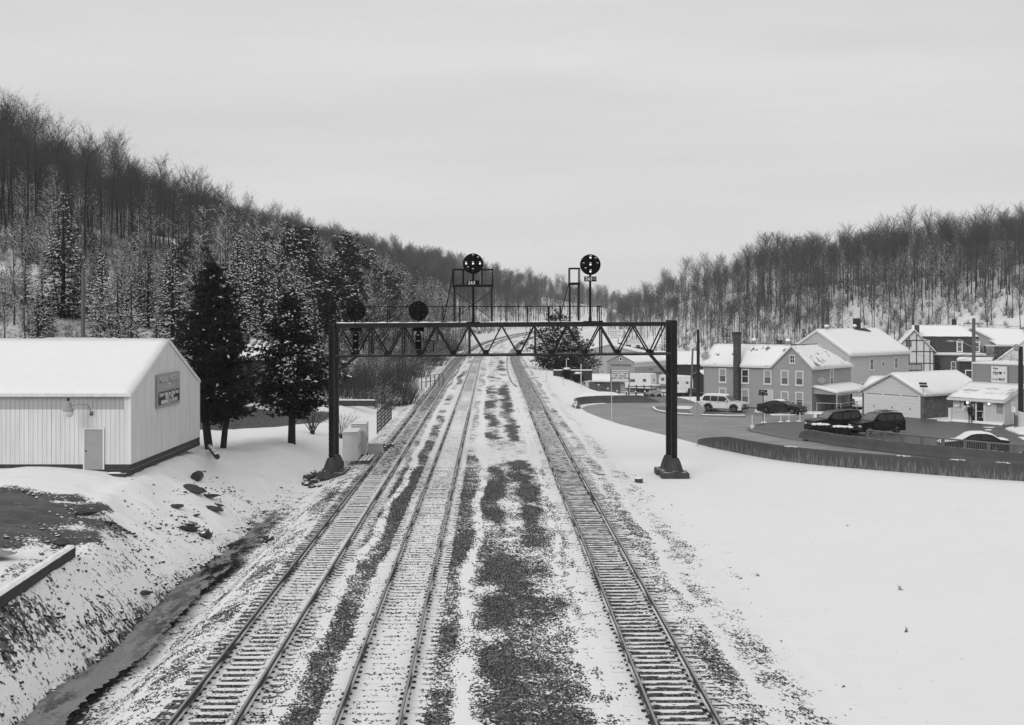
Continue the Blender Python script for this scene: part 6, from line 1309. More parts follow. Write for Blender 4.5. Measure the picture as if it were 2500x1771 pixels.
# ---------------------------------------------------------------- vehicles
MT['black_paint'] = mat('black_paint', .006, .35, .1, 1, spec=.22); MT['white_car'] = mat('white_car', .62, .3, .05, 1, spec=.5); MT['dark_car'] = mat('dark_car', .016, .35, .1, 1, spec=.3); MT['grey_clad'] = mat('grey_clad', .07, .6, .1, 2)
def arc_pts(cx, r, a0, a1, n=7): return [(cx + r * math.cos(R(a0 + (a1 - a0) * i / n)), r * math.sin(R(a0 + (a1 - a0) * i / n))) for i in range(n + 1)]
def vehicle(name, label, cat, loc, rz, P, L, Wd, belt, wheel_x, wr, paint, glassm='car_glass', side_glass=(), front_glass=None, rear_glass=None, snow_top=None, rack=False, clad=None, group=None, plate=True, tumb=.24, ground=.26):
    """front of the vehicle at +x; P = side outline over the top from nose to tail; wheels cut out of the bottom edge"""
    v = thing(name, label, cat, loc, rz, group); hw = Wd / 2
    bottom = []
    for wx in sorted(wheel_x):
        a = [(wx + (wr + .07) * math.cos(R(180 - i * 180 / 8)), max(ground, wr + (wr + .07) * math.sin(R(180 - i * 180 / 8)) * 1.0)) for i in range(9)]
        a[0] = (a[0][0], ground); a[-1] = (a[-1][0], ground); bottom += a
    outline = [(P[-1][0], ground)] + bottom + [(P[0][0], ground)] + list(P)
    def yw(z, k=1.0): return (hw if z <= belt else hw - (z - belt) * tumb) * k
    def ring(inset, k): 
        cz = (belt + ground) / 2; return [(x * (1 - inset / L), k * yw(z) if abs(k) < 1 else math.copysign(yw(z), k), z + (cz - z) * inset * .12) for x, z in outline]
    b = MB(); rings = [ring(.10, -1), ring(0, -.955), ring(0, .955), ring(.10, 1)]
    n = len(outline); vs = [p for r_ in rings for p in r_]; fs = []
    for j in range(3):
        for i in range(n): a = j * n + i; c = j * n + (i + 1) % n; fs.append((a, c, c + n, a + n))
    b.add(vs, fs)
    for k in (0, 3):
        base = k * n; b.f.append(tuple(base + i for i in (range(n) if k else reversed(range(n))))); b.mi.append(0)
    me_ = b.build('body', paint, v)
    bm_ = bmesh.new(); bm_.from_mesh(me_.data); bmesh.ops.triangulate(bm_, faces=[f for f in bm_.faces if len(f.verts) > 4]); bm_.to_mesh(me_.data); bm_.free()
    for q in side_glass:
        for s_ in (-1, 1):
            mb = MB(); pts = [(x, s_ * (yw(z) + .012), z) for x, z in q]; mb.add(pts + [(p[0], p[1] - s_ * .03, p[2]) for p in pts], [tuple(range(len(q))), tuple(reversed(range(len(q), 2 * len(q))))] + [(i, (i + 1) % len(q), (i + 1) % len(q) + len(q), i + len(q)) for i in range(len(q))]); mb.build('window', glassm, v)
    for nm, q in (('windshield', front_glass), ('rear_window', rear_glass)):
        if q:
            (xa, za), (xb, zb) = q; d = Vector((xb - xa, 0, zb - za)).normalized(); nrm = Vector((d.z, 0, -d.x)) * .015; nrm = nrm if (nrm.x > 0) == (nm == 'windshield') else -nrm
            c4 = [Vector((xa, -yw(za) + .10, za)), Vector((xa, yw(za) - .10, za)), Vector((xb, yw(zb) - .10, zb)), Vector((xb, -yw(zb) + .10, zb))]; mb = MB(); mb.add([p + nrm for p in c4] + [p - nrm for p in c4], [(0, 1, 2, 3), (7, 6, 5, 4), (0, 4, 5, 1), (1, 5, 6, 2), (2, 6, 7, 3), (3, 7, 4, 0)]); mb.build(nm, 'sky_pale_windshield' if nm == 'windshield' else glassm, v)
    for wx in wheel_x:
        for s_ in (-1, 1):
            y = s_ * (hw - .11); w_ = thing_part('wheel', v, (wx, y, wr)); MB().lathe([(wr * .62, -.1), (wr * .92, -.11), (wr, -.07), (wr, .07), (wr * .92, .11), (wr * .62, .1)], 20, 'y').build('tyre', 'rubber', w_)
            rb = MB().lathe([(wr * .63, s_ * .085), (wr * .58, s_ * .10), (wr * .5, s_ * .07), (wr * .2, s_ * .09), (.02, s_ * .1)], 20, 'y'); rb.build('rim', 'rim_metal', w_)
            sp_ = MB()
            for k in range(5): a = k * 2 * math.pi / 5; sp_.beam((wr * .2 * math.cos(a), s_ * .09, wr * .2 * math.sin(a)), (wr * .54 * math.cos(a), s_ * .088, wr * .54 * math.sin(a)), .06, .03, (0, 1, 0))
            sp_.build('spokes', 'rim_metal', w_)
    x_f, x_r = max(p[0] for p in P), min(p[0] for p in P); bz = ground + .02
    MB().box(x_f - .12, x_f + .06, -hw * .97, hw * .97, bz + .02, bz + .28, .05).build('front_bumper', clad or 'plastic_dark', v); MB().box(x_r - .06, x_r + .12, -hw * .97, hw * .97, bz + .05, bz + .30, .05).build('rear_bumper', clad or 'plastic_dark', v)
    zf = P[1][1] - .20
    for s_ in (-1, 1):
        MB().box(x_f - .16, x_f + .012, s_ * hw * .72 - .19, s_ * hw * .72 + .19, zf - .10, zf + .10, .03).build('headlight', 'lamp_lens', v); MB().box(x_r - .012, x_r + .12, s_ * hw * .86 - .10, s_ * hw * .86 + .10, belt - .32, belt - .02, .02).build('tail_light', 'tail_lens', v)
        xm_ = front_glass[0][0] - .35 if front_glass else x_f - 1.6; MB().box(xm_ - .08, xm_ + .08, s_ * (hw + .02) - .02 if s_ > 0 else -hw - .22, (hw + .22) if s_ > 0 else -hw + .0, belt + .01, belt + .17, .03).build('mirror', paint, v)
        MB().box(x_r + .5, x_f - 1.0, s_ * (hw + .004) - .012, s_ * (hw + .004) + .012, ground + .02, ground + .14).build('sill', clad or 'plastic_dark', v)
        for xd_ in side_glass[1:]: MB().box(xd_[0][0] + .02, xd_[0][0] + .14, s_ * (hw + .015) - .012, s_ * (hw + .015) + .012, belt - .14, belt - .10).build('door_handle', 'plastic_dark', v)
    gr = MB(); gr.box(x_f - .10, x_f + .02, -hw * .48, hw * .48, zf - .12, zf + .10, .02); g_ = gr.build('grille', 'plastic_dark', v)
    for z in (zf - .06, zf + .03): MB().box(x_f + .021, x_f + .035, -hw * .46, hw * .46, z, z + .03).build('grille_bar', 'chrome', g_)
    if plate: MB().box(x_r - .075, x_r - .061, -.16, .16, bz + .12, bz + .28).build('licence_plate', 'white_paint', v)
    if clad:
        for wx in wheel_x:
            for s_ in (-1, 1):
                mb = MB(); rings = []
                for i in range(10):
                    a = R(8 + 164 * i / 9); rings.append([(wx + rr_ * math.cos(a), s_ * yy, wr + rr_ * math.sin(a)) for rr_, yy in ((wr + .05, hw - .05), (wr + .05, hw + .045), (wr + .17, hw + .035), (wr + .17, hw - .05))])
                mb.loft(rings).build('wheel_arch', clad, v)
    if rack:
        zt = max(p[1] for p in P); xs_ = [p[0] for p in P if p[1] > zt - .12]
        for s_ in (-1, 1): MB().tube([(max(xs_) - .3, s_ * hw * .62, zt + .02), (max(xs_) - .45, s_ * hw * .62, zt + .10), (min(xs_) + .35, s_ * hw * .62, zt + .10), (min(xs_) + .2, s_ * hw * .62, zt + .02)], .025, 6).build('roof_rack', 'plastic_dark', v)
        for x in np.linspace(min(xs_) + .5, max(xs_) - .6, 3): MB().tube([(x, -hw * .62, zt + .10), (x, hw * .62, zt + .10)], .02, 5).build('rack_bar', 'plastic_dark', v)
    if snow_top:
        for i0, i1, th in snow_top:
            rings = []
            for i in range(i0, i1 + 1):
                x, z = P[i]; w_ = yw(z) * .93; h_ = th * (.4 if i in (i0, i1) else 1); rings.append([(x, -w_, z - .01), (x, -w_ * .9, z + h_ * .8), (x, 0, z + h_), (x, w_ * .9, z + h_ * .8), (x, w_, z - .01)])
            MB().loft(rings).build('snow', 'snow', v, smooth=False)
    return v
def thing_part(name, parent, loc):
    o = bpy.data.objects.new(name, None); COL.objects.link(o); o.parent = parent; o.location = loc; return o
SUV = [(2.24, .62), (2.26, .92), (2.10, 1.04), (1.02, 1.14), (.42, 1.66), (.1, 1.74), (-.9, 1.78), (-1.9, 1.74), (-2.05, 1.66), (-2.28, 1.10), (-2.30, .60)]
SUV_GLASS = [[(.85, 1.12), (.36, 1.60), (-.30, 1.62), (-.30, 1.12)], [(-.38, 1.12), (-.38, 1.62), (-1.12, 1.62), (-1.12, 1.12)], [(-1.2, 1.12), (-1.2, 1.62), (-1.86, 1.60), (-2.06, 1.16)]]
FG, RG = ((1.02, 1.15), (.42, 1.66)), ((-2.25, 1.14), (-2.07, 1.64))
vehicle('utility_vehicle', 'white utility vehicle with dark arches and a snowy roof parked by the grey house', 'car', (*Pt(1768, 1005.5), -.2), R(-33), SUV, 4.6, 1.78, 1.10, (1.42, -1.38), .37, 'white_car', side_glass=SUV_GLASS, front_glass=FG, rear_glass=RG, snow_top=((4, 8, .06),), clad='grey_clad', group=None)
X1 = [(2.24, .66), (2.26, 1.0), (2.08, 1.10), (1.05, 1.20), (.45, 1.72), (.15, 1.80), (-.55, 1.84), (-.75, 1.90), (-1.9, 1.88), (-2.02, 1.80), (-2.2, 1.18), (-2.24, .64)]
XG = [[(.90, 1.18), (.40, 1.66), (-.30, 1.68), (-.30, 1.18)], [(-.38, 1.18), (-.38, 1.68), (-1.08, 1.70), (-1.08, 1.18)], [(-1.16, 1.20), (-1.16, 1.74), (-1.86, 1.76), (-2.02, 1.24)]]
vehicle('utility_vehicle', 'tall black utility vehicle with a stepped roof, behind the hedges', 'car', (*Pt(2035, 1059), -.09), R(196), X1, 4.5, 1.82, 1.16, (1.40, -1.30), .40, 'black_paint', side_glass=XG, front_glass=((1.05, 1.21), (.45, 1.72)), rear_glass=((-2.17, 1.24), (-2.03, 1.78)), rack=True, clad='plastic_dark')
vehicle('utility_vehicle', 'black utility vehicle with a rear roof spoiler, nose to the metal railing', 'car', (*Pt(2140, 1062), -.09), R(204), SUV, 4.6, 1.84, 1.12, (1.42, -1.36), .39, 'black_paint', side_glass=SUV_GLASS, front_glass=FG, rear_glass=RG, rack=True)
CP = [(2.30, .50), (2.28, .66), (2.05, .80), (1.05, .92), (.25, 1.28), (-.15, 1.36), (-.6, 1.36), (-1.0, 1.28), (-1.75, .98), (-2.2, .94), (-2.32, .80), (-2.28, .48)]
CG = [[(.92, .93), (.22, 1.24), (-.25, 1.30), (-.30, .94)], [(-.38, .94), (-.34, 1.30), (-.62, 1.30), (-1.25, .98)]]
vehicle('coupe', 'dark coupe with a snow covered roof and rear window parked by the grey house', 'car', (*Pt(1909, 1010), -.2), R(-36), CP, 4.6, 1.78, .93, (1.42, -1.36), .33, 'dark_car', side_glass=CG, front_glass=((1.05, .93), (.25, 1.28)), rear_glass=((-1.72, 1.0), (-1.02, 1.28)), snow_top=((4, 8, .05),), ground=.2)
SD = [(2.35, .55), (2.33, .72), (2.1, .86), (1.0, .96), (.30, 1.36), (-.1, 1.44), (-.8, 1.44), (-1.2, 1.36), (-1.75, 1.04), (-2.3, .98), (-2.38, .84), (-2.35, .5)]
SDG = [[(.85, .97), (.28, 1.32), (-.30, 1.38), (-.30, .97)], [(-.38, .97), (-.38, 1.38), (-.85, 1.36), (-1.4, 1.0)]]
vehicle('sedan', 'snow-blanketed sedan behind the railing, the one nearer the utility vehicles', 'car', (33.3, 91.9, -.19), R(176), SD, 4.7, 1.8, .97, (1.42, -1.42), .33, 'dark_car', side_glass=SDG, front_glass=((1.0, .97), (.30, 1.36)), rear_glass=((-1.72, 1.06), (-1.22, 1.36)), snow_top=((1, 3, .10), (3, 8, .12), (8, 10, .10)), ground=.2)
vehicle('sedan', 'pale snow-covered sedan behind the railing at the right edge', 'car', (38.0, 87.6, -.19), R(172), SD, 4.7, 1.8, .97, (1.42, -1.42), .33, 'white_car', side_glass=SDG, front_glass=((1.0, .97), (.30, 1.36)), rear_glass=((-1.72, 1.06), (-1.22, 1.36)), snow_top=((1, 3, .10), (3, 8, .10), (8, 10, .10)), ground=.2)
PK = [(2.5, .62), (2.5, .94), (2.3, 1.02), (1.35, 1.10), (.85, 1.62), (.5, 1.70), (-.3, 1.70), (-.42, 1.62), (-.48, 1.06), (-2.5, 1.06), (-2.52, .6)]
tz = gz1(26.2, 193)
pk = vehicle('pickup_truck', 'dark pickup truck with an open bed and ladder frame on the side street', 'pickup truck', (27.6, 196, gz1(27.6, 196)), R(-6), PK, 5.0, 1.8, 1.08, (1.55, -1.45), .38, 'black_paint', side_glass=[[(1.2, 1.10), (.80, 1.56), (.2, 1.60), (.2, 1.10)], [(.12, 1.10), (.12, 1.60), (-.30, 1.60), (-.36, 1.10)]], front_glass=((1.35, 1.11), (.85, 1.62)), rear_glass=((-.50, 1.12), (-.44, 1.6)))
b = MB()
for s_ in (-.8, .8): b.tube([(-.6, s_, 1.05), (-.6, s_, 1.75), (-2.4, s_, 1.75), (-2.4, s_, 1.05)], .03, 5)
for x in (-.6, -1.5, -2.4): b.tube([(x, -.8, 1.75), (x, .8, 1.75)], .03, 5)
b.build('ladder_frame', 'offwhite_paint', pk); MB().box(-2.3, -.7, -.7, .7, 1.061, 1.16, .03).build('snow', 'snow', pk)
def camper(label, loc, rz, L=7.0):
    c = thing('camper_trailer', label, 'camper trailer', loc, rz); MB().prism([(-L / 2, .75), (L / 2 - 2.2, .75), (L / 2 - 2.0, 1.75), (L / 2, 1.75), (L / 2 + .15, 2.2), (L / 2 - .1, 3.15), (-L / 2 + .1, 3.2), (-L / 2 - .05, 2.4)], 'y', -1.2, 1.2).build('body', 'white_paint', c)
    MB().prism([(-L / 2 + .05, 3.201), (L / 2 - .1, 3.16), (L / 2 - .3, 3.28), (-L / 2 + .25, 3.32)], 'y', -1.15, 1.15).build('snow', 'snow', c)
    for x, w_, z in ((L / 2 - 1.1, .9, 2.3), (0, 1.0, 1.8), (-2.3, .6, 1.9)):
        for s_ in (-1, 1): MB().box(x - w_ / 2, x + w_ / 2, s_ * 1.205 - .01, s_ * 1.205 + .01, z, z + .5).build('window', 'dull_pane', c)
    for x in (-.9, -1.8):
        for s_ in (-1, 1): MB().lathe([(.1, -.1), (.34, -.1), (.36, 0), (.34, .1), (.1, .1)], 16, 'y', (x, s_ * 1.05, .36)).build('wheel', 'rubber', c)
    MB().box(-L / 2 - .07, -L / 2 - .04, -.25, .25, 2.0, 2.4).build('rear_window', 'dull_pane', c); MB().box(-L / 2, L / 2 - 2.2, -1.1, 1.1, .5, .749).build('chassis', 'dark_paint', c); MB().box(L / 2 - 1.2, L / 2 - 1.0, -.1, .1, .0, 1.75).build('jack_leg', 'dark_paint', c)
camper('white fifth-wheel camper behind the fence, left of the gantry post', (21.6, 222.5, gz1(21.6, 222.5)), R(150)); camper('white camper seen from its end right of the gantry post', (27.6, 214, gz1(27.6, 214)), R(118), 6.4)
sl = thing('skid_loader', 'small skid-steer loader with an open cage by the wooden fence', 'skid loader', (21.2, 189.5, gz1(21.2, 189.5)), R(196))
MB().prism([(-1.0, .45), (.9, .45), (.9, 1.0), (.5, 1.15), (-1.0, 1.25)], 'y', -.55, .55).build('body', 'grey_paint', sl); b = MB()
for x in (-.55, .45):
    for s_ in (-.5, .5): b.beam((x, s_, 1.15), (x, s_, 2.05), .07)
b.box(-.62, .52, -.56, .56, 2.02, 2.1); b.build('cage', 'grey_paint', sl); MB().box(-.6, .5, -.55, .55, 2.101, 2.19, .02).build('snow', 'snow', sl); MB().prism([(-1.05, 1.251), (-.6, 1.251), (-.6, 1.6), (-1.05, 1.36)], 'y', -.45, .45).build('rear_snow', 'snow', sl); MB().box(-1.03, -1.001, -.4, .4, .5, 1.15).build('radiator_grille', 'plastic_dark', sl)
for s_ in (-1, 1):
    for x in (-.55, .55): MB().lathe([(.1, -.14), (.38, -.14), (.42, -.06), (.42, .06), (.38, .14), (.1, .14)], 16, 'y', (x, s_ * .72, .42)).build('wheel', 'rubber', sl)
    MB().beam((-.9, s_ * .62, 1.5), (1.0, s_ * .62, .9), .1, .14).beam((1.0, s_ * .62, .9), (1.25, s_ * .62, .3), .1, .12).build('lift_arm', 'grey_paint', sl)
MB().prism([(1.2, .15), (1.9, .1), (1.75, .2), (1.35, .35), (1.3, .8), (1.2, .8)], 'y', -.85, .85).build('bucket', 'dark_paint', sl)
ft = thing('flatbed_trailer', 'low flatbed trailer with two axles behind the timber wall', 'trailer', (10.4, 232, gz1(10.4, 232)), R(2)); MB().box(-3.5, 3.0, -1.1, 1.1, .8, .95).build('deck', 'dark_paint', ft); MB().box(-3.4, 2.95, -1.05, 1.05, .951, 1.08).build('snow', 'snow', ft); MB().prism([(-3.5, .8), (-1, .55), (2.6, .55), (3, .8)], 'y', -.9, .9).build('chassis', 'dark_paint', ft)
for x in (1.0, 2.0):
    for s_ in (-1, 1): w_ = MB().lathe([(.25, -.1), (.42, -.1), (.44, 0), (.42, .1), (.25, .1)], 16, 'y', (x, s_ * 1.0, .44)).build('wheel', 'rubber', ft); MB().lathe([(.02, s_ * .11), (.26, s_ * .105), (.26, s_ * .05)], 14, 'y', (x, s_ * 1.0, .44)).build('rim', 'rim_metal', w_)

# ---------------------------------------------------------------- person at the shop door
def person(label, loc, rz):
    root = None
    J = {'pel': (0, 0, .93, .15), 'bel': (0, .01, 1.08, .145), 'chs': (0, .0, 1.30, .165), 'nck': (0, -.01, 1.47, .065), 'hed': (0, -.03, 1.60, .095), 'top': (0, -.02, 1.70, .075),
         'ls': (.18, 0, 1.40, .07), 'le': (.25, .03, 1.14, .05), 'lw': (.22, -.14, .95, .036), 'lh': (.21, -.20, .90, .035), 'rs': (-.18, 0, 1.40, .07), 're': (-.27, -.02, 1.15, .05), 'rw': (-.22, -.22, 1.12, .036), 'rh': (-.21, -.28, 1.14, .035),
         'lt': (.10, 0, .88, .095), 'lk': (.11, -.06, .50, .062), 'la': (.11, .05, .10, .045), 'lf': (.12, -.10, .05, .04), 'rt': (-.10, 0, .88, .095), 'rk': (-.11, -.02, .50, .062), 'ra': (-.11, .02, .10, .045), 'rf': (-.13, -.14, .05, .04)}
    E = 'pel-bel bel-chs chs-nck nck-hed hed-top chs-ls ls-le le-lw lw-lh chs-rs rs-re re-rw rw-rh pel-lt lt-lk lk-la la-lf pel-rt rt-rk rk-ra ra-rf'.split(); names = list(J)
    V = [J[k][:3] for k in names]; rad = [J[k][3] for k in names]; ed = [tuple(names.index(q) for q in e.split('-')) for e in E]
    for hd, sx in (('lh', 1), ('rh', -1)):
        hx_, hy, hz, _ = J[hd]
        for k, l in enumerate((.065, .08, .085, .075)):
            V += [(hx_ + sx * (k - 1.5) * .018, hy - .03, hz), (hx_ + sx * (k - 1.5) * .02, hy - .03 - l * .7, hz - l * .5)]; rad += [.010, .008]; ed += [(names.index(hd), len(V) - 2), (len(V) - 2, len(V) - 1)]
        V.append((hx_ - sx * .05, hy - .04, hz - .01)); rad.append(.010); ed.append((names.index(hd), len(V) - 1))
    me_ = bpy.data.meshes.new('person'); me_.from_pydata(V, ed, []); o = bpy.data.objects.new('person', me_); COL.objects.link(o)
    md = o.modifiers.new('skin', 'SKIN'); me_.skin_vertices[0].data[0].use_root = True
    for i, r_ in enumerate(rad): me_.skin_vertices[0].data[i].radius = (r_, r_)
    s2 = o.modifiers.new('sub', 'SUBSURF'); s2.levels = 1; s2.render_levels = 1; dg = bpy.context.evaluated_depsgraph_get(); m2 = bpy.data.meshes.new_from_object(o.evaluated_get(dg)); o.modifiers.clear(); o.data = m2
    for m in ('skin', 'coat', 'trousers'): m2.materials.append(MT[m])
    for p in m2.polygons: c = p.center; p.material_index = 0 if (c.z > 1.46 or (abs(c.x) > .15 and c.y < -.17 and c.z > .8)) else (1 if c.z > .80 else 2); p.use_smooth = True
    o.location = loc; o.rotation_euler = (0, 0, rz); tag(o, label, 'person')
    MB().lathe([(.11, 0), (.118, .06), (.11, .12), (.07, .165), (.01, .18)], 14, c=(0, -.01, 1.575)).build('hair', 'hair', o, smooth=True); MB().prism([(-.03, 1.56), (.03, 1.56), (0, 1.62)], 'y', -.15, -.11).build('nose', 'skin', o)
    for sx in (-1, 1): MB().ball((sx * .035, -.118, 1.625), .012, 6, 4).build('eye', 'plastic_dark', o)
    MB().lathe([(.19, .78), (.20, .95), (.19, 1.1), (.20, 1.28), (.165, 1.40), (.08, 1.47)], 14).build('coat', 'coat', o, smooth=True); return o
person('person in a dark coat standing at the shop door', (*local(M_, (2.18, -.55, 0))[:2], -.19), RM + R(200))

# ---------------------------------------------------------------- trees
class TB:
    """fast tube and blade collector for plants; k is the material slot"""
    def __init__(s): s.v = []; s.f = []; s.mi = []
    def frust(s, p, q, r0, r1, n, k=0):
        dx, dy, dz = q[0] - p[0], q[1] - p[1], q[2] - p[2]; L = math.sqrt(dx * dx + dy * dy + dz * dz) or 1e-6; dx /= L; dy /= L; dz /= L
        if abs(dz) < .9: ax, ay, az = -dy, dx, 0.0
        else: ax, ay, az = 0.0, -dz, dy
        l = math.sqrt(ax * ax + ay * ay + az * az); ax /= l; ay /= l; az /= l
        bx_, by, bz = dy * az - dz * ay, dz * ax - dx * az, dx * ay - dy * ax; b = len(s.v)
        for i in range(n):
            c, w = CS[n][i]; ux, uy, uz = ax * c + bx_ * w, ay * c + by * w, az * c + bz * w
            s.v.append((p[0] + ux * r0, p[1] + uy * r0, p[2] + uz * r0))
            if r1 > 0: s.v.append((q[0] + ux * r1, q[1] + uy * r1, q[2] + uz * r1))
        if r1 > 0:
            for i in range(n): a = b + 2 * i; c = b + 2 * ((i + 1) % n); s.f.append((a, c, c + 1, a + 1)); s.mi.append(k)
        else:
            s.v.append(tuple(q)); t = len(s.v) - 1
            for i in range(n): s.f.append((b + i, b + (i + 1) % n, t)); s.mi.append(k)
    def quad(s, a, b, c, d, k=0): n = len(s.v); s.v += [a, b, c, d]; s.f.append((n, n + 1, n + 2, n + 3)); s.mi.append(k)
    def tri(s, a, b, c, k=0): n = len(s.v); s.v += [a, b, c]; s.f.append((n, n + 1, n + 2)); s.mi.append(k)
    def mesh(s, name, mats):
        me = bpy.data.meshes.new(name); me.from_pydata(s.v, [], s.f)
        for m in mats: me.materials.append(MT[m])
        me.polygons.foreach_set('material_index', s.mi); me.update(); return me
CS = {n: [(math.cos(2 * math.pi * i / n), math.sin(2 * math.pi * i / n)) for i in range(n)] for n in (3, 4, 5, 6, 8)}
def gen_bare(seed, h, spread=.26, first=.36, nprim=22, nsec=8, ntw=11, snow=0.0, r0=.17, tr=.0125):
    rd = random.Random(seed); T, C = TB(), TB(); g = rd.gauss; u_ = rd.uniform
    path = [(0.0, 0.0, -.5)]; x = y = 0; lx, ly = g(0, .03), g(0, .03)
    for i in range(1, 9): x += lx * h / 8 + g(0, .08); y += ly * h / 8 + g(0, .08); path.append((x, y, h * .93 * i / 8))
    rad = [r0 * (1 - .88 * (i / 8)) for i in range(9)]; rad[0] *= 1.25
    for i in range(8): T.frust(path[i], path[i + 1], rad[i], rad[i + 1], 6)
    def at(q): i = min(7, int(q * 8)); f = q * 8 - i; return tuple(path[i][k] * (1 - f) + path[i + 1][k] * f for k in range(3))
    def cap(p, q, r):
        if snow and rd.random() < snow and abs(q[2] - p[2]) < .85 * math.dist(p, q): C.frust((p[0], p[1], p[2] + r), (q[0], q[1], q[2] + r), r * .7 + .016, r * .5 + .012, 3, 1)
    az = u_(0, 6)
    for i in range(nprim):
        q = first + (1 - first) * (i + u_(0, .9)) / nprim; az += 2.4 + g(0, .4); p = at(min(q, .995)); L = h * spread * (1.15 - .75 * max(0, (q - first) / (1 - first))) * u_(.65, 1.15)
        el = u_(.55, 1.0) + .38 * q; d = [math.cos(az) * math.cos(el), math.sin(az) * math.cos(el), math.sin(el)]; pr = p; rr0 = .055 * (1.2 - q * .8) * h / 18; pts = [p]
        for k in range(4):
            d = [d[0] + g(0, .13), d[1] + g(0, .13), d[2] + g(.05, .1)]; l = math.sqrt(sum(c * c for c in d)); d = [c / l for c in d]; nx = tuple(pr[j] + d[j] * L / 4 for j in range(3)); ra, rb = rr0 * (1 - k / 4.6), rr0 * (1 - (k + 1) / 4.6); C.frust(pr, nx, ra, rb, 4); cap(pr, nx, ra); pr = nx; pts.append(nx)
        for k in range(nsec):
            w = (k + u_(.2, 1)) / nsec; j = min(3, int(w * 4)); f = w * 4 - j; p = tuple(pts[j][m] * (1 - f) + pts[j + 1][m] * f for m in range(3)); a = az + u_(-1.5, 1.5); e = u_(.2, 1.25); l2 = L * u_(.25, .5) * (1.1 - .4 * w); dd = [math.cos(a) * math.cos(e), math.sin(a) * math.cos(e), math.sin(e)]; pp = p; ps = [p]
            for m in range(2):
                dd = [dd[0] + g(0, .15), dd[1] + g(0, .15), dd[2] + g(.08, .12)]; nx = tuple(pp[j2] + dd[j2] * l2 / 2 for j2 in range(3)); C.frust(pp, nx, .020 * (1 - m * .4), .020 * (.6 - m * .3), 3); cap(pp, nx, .02); pp = nx; ps.append(nx)
            for m in range(ntw):
                w2 = u_(.1, 1); j3 = min(1, int(w2 * 2)); f = w2 * 2 - j3; p = tuple(ps[j3][n] * (1 - f) + ps[j3 + 1][n] * f for n in range(3)); a2 = a + u_(-1.4, 1.4); e2 = u_(.1, 1.4); l3 = u_(.4, 1.15) * h / 18; qn = (p[0] + math.cos(a2) * math.cos(e2) * l3, p[1] + math.sin(a2) * math.cos(e2) * l3, p[2] + math.sin(e2) * l3); C.frust(p, qn, tr, 0, 3)
                if snow and rd.random() < snow * .35 and e2 < .7: C.frust((p[0], p[1], p[2] + .02), (qn[0], qn[1], qn[2] + .02), .02, 0, 3, 1)
    m = 'snow_twig' if snow else 'twig'
    return T, C, ('snow_twig' if snow else 'bark', m)
def gen_spruce(seed, h, R_, snow=.5, whorl=.42, droop=.30, first=.06, dens=1.0, irregular=.12):
    rd = random.Random(seed); T, C = TB(), TB(); g, u_ = rd.gauss, rd.uniform
    T.frust((0, 0, -.6), (0, 0, h * .5), .022 * h, .014 * h, 6); T.frust((0, 0, h * .5), (0, 0, h), .014 * h, .004, 6)
    z = h * first; az = 0
    while z < h * .985:
        q = z / h; n = max(4, int((9 - 4 * q) * dens)); Rl = R_ * ((1 - q) ** .82) * min(1, .55 + q * 4)
        for k in range(n):
            az += 2 * math.pi / n + g(0, .18); L = max(.15, Rl * u_(1 - 2.2 * irregular, 1 + irregular)); dz0 = .25 - droop * (1.1 - q * .9) * 1.2; ca, sa = math.cos(az), math.sin(az); zz = z + u_(-.5, .5) * whorl
            seg = max(2, int(L / .38)); pr = (0, 0, zz)
            for j in range(1, seg + 1):
                w = j / seg; r = L * w; p = (ca * r + g(0, .02), sa * r + g(0, .02), zz + dz0 * r - .10 * r * r / max(L, .5) + .18 * r * (w ** 3)); C.frust(pr, p, .022 * (1 - w * .8), .02 * (1 - w * .9), 3, 2) if j < seg else None
                for sd in (-1, 1, 0):
                    if sd == 0 and j < seg: continue
                    l = (.30 + .42 * (1 - w)) * min(1, L / 1.6) * u_(.7, 1.2) + .10; a = az + sd * u_(.55, 1.0); tx, ty = math.cos(a), math.sin(a); nx_, ny_ = -ty, tx; wd = .085 + .06 * rd.random(); e = (p[0] + tx * l, p[1] + ty * l, p[2] - l * u_(.15, .5)); m = ((p[0] + e[0]) / 2, (p[1] + e[1]) / 2, (p[2] + e[2]) / 2 + .03)
                    C.quad(p, (m[0] + nx_ * wd, m[1] + ny_ * wd, m[2] - .05), e, (m[0] - nx_ * wd, m[1] - ny_ * wd, m[2] - .05), 0)
                    hb = .14 * u_(.6, 1.3); C.tri(p, (m[0], m[1], m[2] - hb), e, 0)
                    if rd.random() < snow * (.55 + .45 * w):
                        ws = wd * u_(.55, .95); t_ = .035; C.quad((p[0], p[1], p[2] + t_), (m[0] + nx_ * ws, m[1] + ny_ * ws, m[2] - .01), (p[0] * .15 + e[0] * .85, p[1] * .15 + e[1] * .85, p[2] * .15 + e[2] * .85 + t_ * .5), (m[0] - nx_ * ws, m[1] - ny_ * ws, m[2] - .01), 1); C.tri((p[0], p[1], p[2] + t_), (m[0], m[1], m[2] + .09), (p[0] * .15 + e[0] * .85, p[1] * .15 + e[1] * .85, p[2] * .15 + e[2] * .85 + t_), 1)
                pr = p
        z += whorl * u_(.8, 1.2)
    return T, C, ('bark', 'needles', 'bark')
